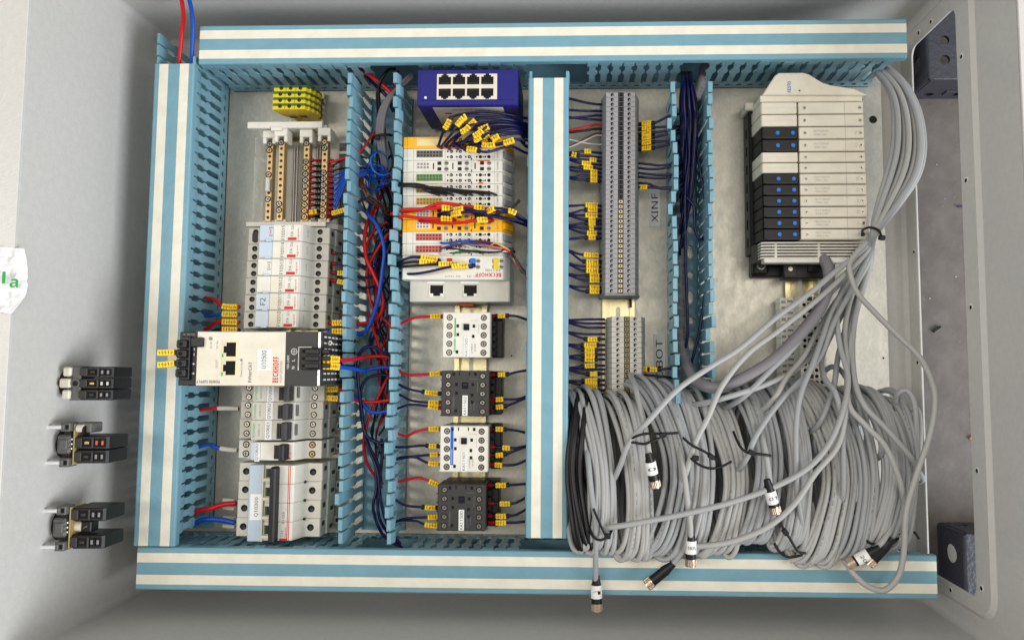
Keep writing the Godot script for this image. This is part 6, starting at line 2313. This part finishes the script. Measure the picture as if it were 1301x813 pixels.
func wires_ducts() -> void:
	var k := 5.42
	var g := "leads inside the wide duct"
	var p := lift(cr(280, 270, k, 50, [1090, -330, 1050, -150, 1000, 90, 1010, 300, 1060, 420, 1115, 560, 1110, 680, 1030, 750, 920, 765]), [6, 20, 48, 56, 56, 54, 50, 46])
	wire("thick red lead in the wide duct sweeping right and back left", g, mats.red, 2.0, p)
	p = lift(cr(280, 270, k, 46, [1250, 60, 1180, 120, 1115, 200, 1020, 360, 1000, 480, 1040, 660, 1130, 750, 1180, 800]), [36, 42, 46, 44, 42, 40, 36])
	wire("thinner red lead in the wide duct bowing to the left beside the fuses", g, mats.red, 1.7, p)
	p = lift(cr(280, 270, k, 52, [960, -160, 980, -50, 1010, 10, 1090, 100, 1140, 250, 1130, 400, 1100, 580, 1060, 700, 1000, 810, 930, 830]), [4, 30, 50, 58, 60, 60, 58, 54, 50, 44])
	wire("thick blue lead in the wide duct bowing to the right beside the fuses", g, mats.blue, 2.1, p)
	var extra := [["red", "red", [1140, 60, 1040, 150, 1010, 330, 1080, 560, 1060, 700, 1090, 813], 1.6, "crossing behind the blue lead"], ["black", "wire_black", [900, 495, 960, 520, 1030, 520, 1080, 490, 1120, 440], 1.5, "turning in from the fourth fuse"], ["navy", "navy", [1060, 40, 1110, 180, 1080, 320, 1060, 520, 1090, 780], 1.5, "deep under the red leads"], ["brown", "wire_brown", [960, -110, 1000, -20, 1070, 60, 1150, 120], 1.0, "running down from the blue tangle"], ["dark red", "ferrule", [1060, 330, 1070, 480, 1075, 640, 1085, 800], 1.8, "straight down the middle"]]
	for q in extra:
		wire("%s lead in the wide duct %s" % [q[0], q[4]], g, mats[q[1]], q[3], lift(cr(280, 270, k, 30, q[2]), [26, 30, 34, 30, 26]))
	k = 4.066
	var low := [["navy", "navy", [1260, 235, 1215, 200, 1150, 165, 1090, 200, 1075, 330, 1090, 500, 1110, 620, 1190, 665, 1230, 640], 1.7, "looping left below the power supply leads", 54], ["navy", "navy", [1270, 315, 1220, 310, 1140, 322, 1100, 380, 1092, 520, 1120, 660, 1180, 790, 1190, 900], 1.6, "arching under the blue power lead", 46], ["red", "red", [1250, 270, 1200, 380, 1150, 500, 1112, 640, 1120, 760, 1170, 850, 1200, 880], 1.6, "slanting down to the left then back", 36], ["red", "red", [1120, -20, 1170, 120, 1215, 240, 1235, 330], 1.6, "slanting down behind the power leads", 34], ["navy", "navy", [1195, 640, 1170, 760, 1175, 900, 1160, 1000, 1200, 1130, 1280, 1200], 1.6, "hanging in the lower part, left strand", 40], ["navy", "navy", [1200, 660, 1195, 800, 1185, 900, 1190, 1040, 1240, 1140, 1300, 1210], 1.6, "hanging in the lower part, right strand", 36], ["navy", "navy", [1085, 500, 1120, 660, 1180, 800, 1200, 960, 1230, 1090, 1290, 1190], 1.6, "crossing to the lower right corner", 44]]
	for q in low:
		wire("%s lead in the wide duct %s" % [q[0], q[4]], g, mats[q[1]], q[3], lift(cr(190, 400, k, q[5], q[2]), [q[5] - 4, q[5], q[5] + 4, q[5] + 4, q[5], q[5] - 4]))
	# upper part of the wide duct
	k = 11.83
	p = lift(cr(430, 80, k, 50, [250, -30, 360, 100, 560, 250, 780, 440, 860, 560, 800, 900]), [30, 44, 50, 50, 44, 36])
	wire("red lead crossing the top of the wide duct", g, mats.red, 2.1, p)
	p = lift(cr(430, 80, k, 46, [330, 60, 450, 230, 600, 380, 740, 520, 800, 700]), [30, 40, 46, 44, 38])
	wire("dark blue lead beside the red one at the top of the wide duct", g, mats.navy, 2.1, p)
	p = lift(cr(430, 80, k, 52, [800, 20, 740, 110, 640, 280, 590, 420, 585, 700, 600, 1000, 560, 1300]), [40, 52, 54, 50, 42, 36, 30])
	wire("black lead curving down at the top of the wide duct", g, mats.wire_black, 1.9, p)
	for i in 3:
		p = px([524, 92 + i * 3, 40, 512 - i, 104 + i * 3, 46, 500 - i * 2, 118 + i, 50, 490 - i * 3.2, 140, 52, 486 - i * 3.4, 165, 50, 488 - i * 3.0, 190, 46, 491 - i * 2.6, 208, 40, 489 - i * 2, 235, 30])
		wire("grey sheathed lead in the upper wide duct, %s from the right" % nth(i), g, mats.thick_cable, 2.2, p)
	p = px([526, 96, 34, 515, 106, 40, 504, 116, 44, 496, 130, 44])
	wire("faded red lead beside the grey ones at the top of the wide duct", g, mats.red, 1.4, p)
	var t := at(487, 173, 54)
	var tt := thing("cable_tie", "black tie round the grey sheathed leads in the upper wide duct", "cable tie", t.x, t.y, t.z, "black cable ties")
	var b := B.new()
	b.tube(smooth(px([472, 182, 44, 474, 175, 52, 482, 171.5, 57, 492, 171, 56, 498, 172, 50])), 1.4, 7)
	b.obox(t + Vector3(-6, 1, 2), Vector3(1, 0, 0), Vector3.UP, Vector3(0, 0, 1), Vector3(2.4, 1.8, 2.0), 0.5)
	part(b, "band", mats.black, tt)
	for i in 16:
		var red := i % 5 == 2
		var v0 := 116.0 + i * 20.0 + rng.randf() * 8.0
		var v1 := v0 + rng.randf_range(120, 260)
		var l := []
		for s in 7:
			var f := s / 6.0
			l.append_array([lerpf(490, 488, f) + rng.randf_range(-13, 12) - (6 if v0 > 250 else 0), lerpf(v0, minf(v1, 655), f), 10 + rng.randf() * 22])
		wire("%s thin lead deep in the wide duct, its upper end %s from the top" % [["navy", "black", "navy", "brown"][i % 4] if not red else "red", nth(i)], "deep leads in the wide duct", mats.red if red else [mats.navy, mats.wire_black, mats.navy, mats.wire_brown][i % 4], 1.2, px(l))
	# tangle of thin blue wires
	for i in 10:
		var cx := 478.0 + rng.randf_range(-5, 6)
		var cy := 214.0 + rng.randf_range(-10, 18)
		var rx := rng.randf_range(7, 15)
		var ry := rng.randf_range(9, 17)
		var a0 := rng.randf() * TAU
		var l := []
		l.append_array([458 + rng.randf() * 6, 210 + i * 1.6, 40])
		for s in 8:
			var a := a0 + s * 0.62 * (1.0 if i % 2 == 0 else -1.0)
			l.append_array([cx + cos(a) * rx * (1.0 - 0.03 * s), cy + sin(a) * ry, 42 + rng.randf_range(-3, 12)])
		wire("thin blue wire of the tangle in the wide duct, %s from its upper edge" % nth(i), "thin blue tangle in the wide duct", mats.blue, 0.62, px(l), {"seg": 5})
	p = lift(cr(400, 180, 10.0, 54, [860, 60, 790, 130, 725, 220, 740, 340, 800, 415, 880, 440, 950, 405, 1000, 380]), [40, 52, 58, 60, 60, 58, 54, 44])
	wire("single thin blue wire in a wide free loop above the tangle", "", mats.button_blue, 0.8, p)
	for i in 3:
		p = lift(cr(400, 180, 10.0, 44, [560 + i * 30, 440, 600 + i * 20, 560, 650 + i * 40, 700, 760 + i * 50, 800, 900, 820 + i * 40, 1000, 800 + i * 60]), [46, 50, 48, 44, 38, 30])
		wire("thin brown wire sloping down below the blue tangle, %s from the left" % nth(i), "thin brown wires in the wide duct", mats.wire_brown, 0.9, p)
	# open duct: navy bunch from the top opening
	for i in 13:
		var s := i / 12.0
		var u0 := 866.0 + s * 12.0
		var u1 := 864.5 + s * 20.0
		var vend := 190.0 + i * 9.0
		p = px([u0, 92, 20, u0 + 1, 104, 44 + (i % 4) * 6, u1, 128 + (i % 3) * 4, 50 + (i % 4) * 6, u1 + 1.5, 160, 46 + (i % 4) * 5, lerpf(u1, 866, 0.25), vend * 0.5 + 95, 44 + (i % 3) * 5, 866 + (i % 3) * 2, vend + 10, 40, 864 + (i % 4), vend + 26, 34])
		wire("navy wire of the bunch at the open duct's top, %s from the left" % nth(i), "navy bunch in the open duct", mats.navy, 1.45, p)
	var longs := [[[874, 150, 58, 876, 200, 56, 871, 240, 54, 871, 320, 50, 873, 380, 50, 874, 428, 48, 865, 460, 40], "straight down the left side of the open duct"], [[880, 140, 50, 886, 190, 48, 893, 235, 46, 898, 270, 44, 898, 330, 42, 896, 372, 42, 889, 420, 40, 877, 468, 36], "down the right side of the open duct and back left"], [[866, 240, 50, 872, 250, 52, 882, 263, 52, 883, 288, 50, 889, 304, 50, 896, 299, 48, 898, 280, 46, 894, 240, 44], "in a hanging loop in the middle of the open duct"]]
	for q in longs:
		wire("navy wire running %s" % q[1], "", mats.navy, 1.5, px(q[0]))


# ---------- cables, coils and plugs ----------
func build_cables() -> void:
	coils()
	loose_cables()
	plugs()
	ties()


func coils() -> void:
	# top u, v; middle u; bottom u, v; width mm; turns; skew of the under strands mm
	var c := [
		["black cable coil beside the middle duct, leftmost of the coils", "wire_black", 737, 503, 731, 742, 690, 17, 6, 6.0],
		["grey cable coil next to the black one, tied near its lower end", "cable", 752, 498, 764, 768, 698, 30, 11, -14.0],
		["grey cable coil third from the left behind the hanging white label plug", "cable_b", 802, 505, 812, 818, 705, 30, 11, -16.0],
		["grey cable coil fourth from the left, arching highest by the short terminal row", "cable_c", 846, 484, 866, 858, 703, 38, 12, -26.0],
		["grey cable coil fifth from the left under the upright 1805 plug", "cable", 884, 496, 892, 884, 700, 24, 9, -18.0],
		["grey cable coil sixth from the left, right of the open duct's end", "cable_b", 918, 508, 934, 922, 700, 30, 10, -18.0],
		["grey cable coil seventh from the left with a black tie at its shoulder", "cable_c", 968, 492, 976, 962, 690, 34, 11, -20.0],
		["grey cable coil eighth from the left under the bundle's end", "cable", 1006, 488, 1016, 1010, 694, 28, 10, -16.0],
		["grey cable coil ninth from the left, lowest over the bottom duct", "cable_b", 1040, 492, 1062, 1046, 712, 36, 12, -22.0],
		["grey cable coil tenth from the left in shadow", "cable_c", 1088, 500, 1102, 1092, 702, 28, 10, -18.0],
		["grey cable coil eleventh from the left with loose shoulder loops", "cable", 1122, 496, 1132, 1112, 696, 24, 8, -18.0],
		["grey cable coil rightmost of all beside the white rail edge", "cable_c", 1148, 502, 1156, 1140, 690, 20, 6, -14.0]]
	for i in c.size():
		coil(i, c[i])


func coil(i: int, q: Array) -> void:
	var m: Material = mats[q[1]]
	var top := at(q[2], q[3], 78)
	var mid := at(q[4], (q[3] + q[6]) * 0.5, 84)
	var bot := at(q[5], q[6], 84)
	var w: float = q[7] * 0.95
	var turns: int = maxi(5, int(q[8] * 0.88))
	var t := thing("cable_coil", q[0], "cable coil", mid.x, 10, mid.z, "coiled grey cables")
	var r := 2.65 if i > 0 else 2.8
	var pts := PackedVector3Array()
	var per := 30
	var order := []
	for k in turns:
		order.append((k + 0.5) / turns - 0.5)
	# neighbouring turns swap now and then so that strands cross
	for k in turns - 1:
		if rng.randf() < 0.45:
			var h: float = order[k]
			order[k] = order[k + 1]
			order[k + 1] = h
	var jit := []
	for k in turns + 1:
		jit.append([rng.randf_range(-5.0, 4.0), rng.randf_range(-5.0, 4.0), rng.randf_range(-7.0, 7.0), rng.randf_range(0.8, 1.3), rng.randf_range(-2.2, 2.2)])
	var skew: float = q[9]
	for k in turns:
		for s in per:
			var a := TAU * s / per          # 0: bottom end, quarter: top strand, half: upper end, three quarters: underside
			var f := float(s) / per
			var nxt: float = order[mini(k + 1, turns - 1)]
			var blend := smoothstep(0.55, 0.95, f)
			var d: float = lerpf(order[k], nxt, blend)
			var j0: Array = jit[k]
			var j1: Array = jit[k + 1]
			var ca := cos(a)
			var sa := sin(a)
			var e := 2.0 / 2.15
			var along := signf(ca) * pow(absf(ca), e)          # 1 lower end, -1 upper end
			var high := signf(sa) * pow(absf(sa), e)
			var z0: float = top.z + lerpf(j0[0], j1[0], blend)
			var z1: float = bot.z + lerpf(j0[1], j1[1], blend)
			var u := along * 0.5 + 0.5
			var z := lerpf(z0, z1, u)
			var cx := lerpf(lerpf(top.x, mid.x, u * 2.0), lerpf(mid.x, bot.x, u * 2.0 - 1.0), smoothstep(0.2, 0.8, u))
			var waist := lerpf(0.84, 1.16, pow(absf(along), 2.0))
			var up := high * 0.5 + 0.5
			var layer := 9.0 * (1.0 - pow(absf(d) * 1.7, 2.0))
			# the coil lies tilted: its lower end rests flattened on the lid of the bottom duct
			var t2 := smoothstep(0.35, 1.0, u)
			var half: float = lerpf(37.0, 6.5, t2) + j0[4] * 0.8
			var y: float = lerpf(46.0, 93.5, t2) + half * high + (layer - 3.0) * up * lerpf(1.0, 0.6, u)
			var x: float = cx + d * w * waist + skew * 1.5 * (1.0 - up) + j0[2] * 0.22 * sin(a + k) + j0[4] * sin(a * 2.0 + k * 1.7) * 0.7 + (j0[3] - 1.0) * 8.0 * high
			pts.append(Vector3(x, y, z))
	pts = smooth(pts, 2)
	var b := B.new()
	b.tube(pts, r, 8)
	part(b, "turns", m, t)


func dive(p: PackedVector3Array) -> PackedVector3Array:     # let the far end disappear down between the coils
	var n := p.size()
	var d := p[n - 1] - p[n - 2]
	d.y = 0.0
	d = d.normalized()
	p.append(p[n - 1] + d * 16.0 + Vector3(0, -14, 0))
	p.append(p[n - 1] + d * 26.0 + Vector3(0, -46, 0))
	return p


func cable(label: String, m: Material, r: float, l: Array, group := "", sink := false) -> Node3D:
	var p := px(l)
	if sink:
		p = dive(p)
	var t := thing("cable", label, "cable", p[0].x, p[0].y, p[0].z, group)
	var b := B.new()
	b.tube(smooth(p, 8), r, 10)
	part(b, "sheath", m, t)
	return t


func loose_cables() -> void:
	# sheaf out of the right end of the top duct, gathered by a tie and then fanned out
	var fan := [
		[[1096, 318, 66, 1062, 345, 78, 1030, 372, 86, 985, 405, 92, 940, 443, 98, 900, 468, 104, 860, 496, 108, 824, 535, 108, 800, 562, 104, 788, 592, 96], "to the far lower left over the coils"],
		[[1100, 322, 62, 1066, 356, 72, 1035, 384, 80, 990, 420, 88, 950, 450, 96, 918, 490, 104, 900, 530, 108, 884, 562, 106, 872, 600, 100], "to the lower left, second strand"],
		[[1103, 326, 56, 1080, 372, 62, 1060, 410, 70, 1045, 448, 78, 1025, 476, 88, 990, 512, 98, 962, 552, 104, 950, 580, 102], "to the shoulder of the seventh coil"],
		[[1100, 330, 50, 1072, 366, 54, 1064, 400, 62, 1068, 440, 76, 1078, 480, 92, 1072, 520, 106, 1056, 560, 110, 1030, 592, 112, 990, 616, 112, 930, 638, 112, 860, 655, 110, 782, 669, 104], "far left as the lower long crossing strand"],
		[[1104, 332, 46, 1084, 372, 50, 1074, 420, 62, 1077, 470, 86, 1074, 530, 104, 1064, 568, 108, 1036, 602, 110, 1010, 640, 110, 975, 670, 110, 930, 688, 108, 890, 694, 104], "left as the lowest crossing strand"],
		[[1090, 340, 52, 1060, 390, 62, 1045, 430, 76, 1034, 460, 90, 1018, 500, 102, 1012, 540, 106, 1012, 590, 106, 1014, 630, 104, 1019, 664, 98], "straight down over the eighth coil"],
		[[1106, 334, 44, 1092, 380, 52, 1084, 430, 66, 1086, 480, 90, 1098, 514, 104, 1122, 540, 106, 1140, 560, 106, 1160, 584, 98, 1166, 596, 84], "right over the eleventh coil"],
		[[1106, 338, 40, 1088, 400, 54, 1080, 450, 74, 1078, 510, 100, 1100, 540, 108, 1124, 565, 110, 1140, 600, 108, 1148, 630, 100], "right over the tenth coil"],
		[[1100, 340, 36, 1070, 400, 44, 1046, 450, 60, 1048, 480, 84, 1062, 500, 100, 1070, 540, 102, 1072, 620, 100], "down beside the pale terminals"],
		[[1095, 345, 34, 1060, 400, 40, 1040, 440, 52, 1010, 470, 76, 975, 488, 92, 940, 500, 100, 912, 508, 98], "left behind the thick cable"],
		[[1082, 330, 72, 1081, 348, 76, 1090, 372, 76, 1110, 395, 76, 1140, 425, 80, 1170, 455, 92, 1186, 490, 104, 1188, 520, 108, 1180, 560, 110, 1166, 600, 110, 1152, 650, 110, 1149, 700, 110, 1142, 732, 108, 1124, 750, 106, 1102, 744, 106, 1084, 728, 106, 1074, 712, 102], "in the widest loop over the bottom duct"]]
	for q in [[[1098, 342, 40, 1080, 400, 46, 1066, 450, 62, 1060, 490, 84, 1046, 530, 92], "behind the others onto the ninth coil"], [[1104, 336, 38, 1086, 390, 44, 1074, 440, 60, 1084, 490, 84, 1110, 530, 96, 1120, 560, 98], "behind the others onto the eleventh coil"], [[1094, 340, 44, 1062, 384, 52, 1040, 420, 60, 1022, 452, 74, 1000, 480, 86, 985, 505, 94], "beside the thick cable onto the seventh coil"], [[1092, 336, 48, 1056, 372, 58, 1034, 404, 70, 1010, 440, 84, 980, 470, 94, 950, 500, 98], "across the thick cable onto the sixth coil"]]:
		fan.append(q)
	for i in fan.size():
		var s := i / 14.0
		# the part above the tie
		var g := float(i * 7 % 5)
		var top := [1100 - 6 * s, 66 + 8 * s, 14 + g * 4, 1118 - 8 * s, 78 + 10 * s, 24 + g * 4, 1139 - 14 * s, 94 + 12 * s, 34 + g * 5, 1156 - 22 * s, 114 + 12 * s, 44 + g * 5, 1170 - 33 * s, 146 + 8 * s, 52 + g * 5, 1175 - 40 * s, 186 + 4 * s, 58 + g * 5, 1168 - 41 * s, 222, 62 + g * 4, 1146 - 29 * s, 256, 64 + g * 3, 1126 - 15 * s, 281, 66 + g * 3, 1113 - 5 * s, 298, 66 + g * 3]
		var l: Array = top.duplicate()
		l.append_array(fan[i][0])
		cable("grey cable of the tied sheaf leading %s" % fan[i][1], [mats.cable, mats.cable_b, mats.cable_c][i % 3], 2.75, l, "grey cables of the tied sheaf", i != 10)
	# thick multicore from the valve terminal to the open duct
	cable("thick grey multicore cable from the valve terminal down to the open duct", mats.thick_cable, 6.0, [1030, 331, 30, 1042, 327, 44, 1052, 338, 58, 1053, 362, 66, 1040, 396, 72, 1012, 430, 80, 985, 456, 88, 950, 478, 92, 915, 492, 88, 892, 488, 80, 876, 472, 60, 868, 446, 42, 865.5, 400, 26, 864.5, 330, 18, 865, 250, 16, 868, 190, 16, 880, 140, 22, 893, 100, 26, 897, 84, 22])
	# short odd strands at the shoulders of the right hand coils
	cable("dark grey strand bent in a hook above the ninth coil", mats.cable_c, 2.7, [1050, 470, 40, 1058, 466, 56, 1070, 472, 64, 1086, 500, 84, 1096, 540, 92])
	cable("grey strand in a hook at the top of the rightmost coil", mats.cable, 2.6, [1138, 520, 62, 1140, 503, 78, 1152, 496, 84, 1162, 512, 86, 1165, 550, 86, 1163, 600, 80])
	cable("second grey strand hooked lower at the right of the rightmost coil", mats.cable_b, 2.6, [1154, 540, 60, 1158, 520, 76, 1167, 522, 80, 1170, 550, 82, 1166, 610, 78])


func plug_on(label: String, l: Array, tag_text: String, m: Material, tag_at := 8.0) -> void:
	# l: path whose first point is the tip of the plug
	var p := smooth(dive(px(l)), 8)
	var t := thing("plug_lead", label, "plug", p[0].x, p[0].y, p[0].z, "plugs on grey cables")
	var b := B.new()
	b.tube(stretch(p, 24.0, 900.0), 2.75, 10)
	part(b, "sheath", m, t)
	var d := (p[3] - p[0]).normalized()
	var o := p[0]
	b = B.new()
	b.cyl(o, o + d * 7.0, 5.2, 20)
	for k in 20:
		var a := d.cross(Vector3.UP).normalized()
		var e := d.cross(a)
		var v := a * cos(TAU * k / 20.0) + e * sin(TAU * k / 20.0)
		b.cyl(o + d * 0.8 + v * 5.1, o + d * 6.2 + v * 5.1, 0.5, 5)
	var nut := part(b, "knurled_nut", mats.nickel, t)
	b = B.new()
	b.cyl(o - d * 0.1, o + d * 0.3, 4.0, 16)
	part(b, "pin_face", mats.black, nut)
	b = B.new()
	b.cyl(o + d * 7.0, o + d * 23.0, 4.9, 18)
	b.cyl(o + d * 23.0, o + d * 29.0, 4.9, 18, 3.6)
	b.cyl(o + d * 29.0, o + d * 33.0, 3.6, 14, 3.1)
	part(b, "grip", mats.black, t)
	if tag_text != "":
		b = B.new()
		b.cyl(o + d * tag_at, o + d * (tag_at + 12.0), 5.35, 18)
		var g := part(b, "paper_tag", mats.paper, t)
		var side := d.cross(Vector3.UP).normalized()
		var up := side.cross(d)
		write_along(g, tag_text, o + d * (tag_at + 6.0) + up * 5.5, side if side.x > 0 else -side, up, 3.0, ink, 7.4)


func plugs() -> void:
	plug_on("black plug hanging straight down over the bottom duct, leftmost plug", [758.5, 776, 92, 758, 756, 92, 757, 735, 93, 757, 700, 98, 757, 664, 104, 752, 630, 100, 748, 590, 92], "1", mats.cable_c, 12.0)
	plug_on("black plug lying aslant over the bottom duct", [822, 744, 96, 838, 731, 97, 852, 720, 98, 866, 703, 100, 873, 690, 104, 876, 660, 98], "", mats.cable_c)
	plug_on("upright plug with white tag 1805 over the bottom duct", [878, 719, 102, 878, 702, 103, 878, 684, 105, 877, 664, 106, 873, 630, 106, 868, 590, 100], "1805", mats.cable_b, 12.0)
	plug_on("plug with blank-looking white tag on the third coil", [833, 619, 106, 829, 600, 108, 826, 584, 108, 824, 570, 107, 820, 545, 104, 812, 510, 96], "0", mats.cable, 13.0)
	plug_on("plug with white tag and bright nut on the seventh coil", [986, 652, 108, 981, 632, 110, 979, 616, 110, 977, 600, 108, 972, 570, 104], "01", mats.cable, 10.0)
	plug_on("plug with white tag lying across the lower edge of the ninth coil", [1078, 718, 106, 1094, 709, 108, 1108, 700, 108, 1120, 690, 106, 1130, 676, 100], "20", mats.cable_b, 9.0)
	plug_on("plug lying beside the tagged one at the lower right coils", [1104, 717, 98, 1114, 706, 100, 1122, 696, 100, 1130, 680, 96], "", mats.cable)


func tie(label: String, l: Array, head: Array) -> void:
	var p := smooth(px(l), 6)
	var t := thing("cable_tie", label, "cable tie", p[0].x, p[0].y, p[0].z, "black cable ties")
	var b := B.new()
	b.tube(p, 1.25, 7)
	part(b, "band", mats.black, t)
	if head.size():
		var h := at(head[0], head[1], head[2])
		var d := p[p.size() - 1] - p[0]
		d.y = 0
		d = d.normalized()
		b = B.new()
		b.obox(h, d, Vector3.UP, d.cross(Vector3.UP), Vector3(3.0, 2.2, 2.4), 0.6)
		part(b, "head", mats.black, t)


func ties() -> void:
	tie("black tie gathering the grey sheaf at the valve terminal's lower right corner", [1096, 300, 60, 1097, 292, 78, 1106, 289, 88, 1116, 292, 86, 1120, 299, 74, 1119, 304, 60], [1121, 302, 74])
	tie("long black tie across the second and third coils", [797, 563, 96, 805, 556, 108, 820, 551, 113, 840, 551, 113, 862, 550, 112], [842, 553, 114])
	tie("short black tie under the long one on the third coil", [796, 565, 98, 803, 562, 106, 818, 564, 110, 830, 560, 110, 838, 557, 108], [])
	tie("black tie with an upturned tail on the fifth coil", [868, 556, 106, 880, 566, 111, 896, 574, 112, 912, 586, 112], [904, 580, 113])
	tie("curled black tie below the one on the fifth coil", [878, 582, 106, 888, 590, 110, 902, 595, 112, 916, 593, 112, 930, 586, 114], [884, 582, 110])
	tie("black tie on the shoulder of the seventh coil", [932, 548, 98, 940, 566, 108, 950, 575, 112, 966, 577, 112, 980, 579, 110], [955, 575, 113])
	tie("black tie round the lower end of the second coil with its tail up", [748, 668, 98, 754, 682, 106, 764, 686, 108, 774, 680, 106, 778, 672, 98], [772, 681, 108])
	tie("straight tail of the tie at the second coil", [754, 646, 108, 760, 660, 110, 770, 681, 108], [])
	tie("black tie bunched at the foot of the eighth coil", [988, 655, 104, 996, 672, 108, 1004, 684, 108, 1014, 700, 106, 1024, 703, 104], [998, 676, 110])
	tie("black tie lying over the bottom duct below the eighth coil", [984, 690, 98, 992, 702, 100, 1004, 708, 101, 1020, 705, 101], [])
	tie("black tie round the foot of the tenth coil", [1096, 680, 92, 1106, 690, 104, 1122, 692, 106, 1138, 687, 102, 1146, 680, 94], [1132, 688, 105])
	tie("black tie by the white rail edge at the rightmost coil", [1144, 680, 92, 1152, 675, 96, 1162, 676, 94, 1168, 684, 88], [])
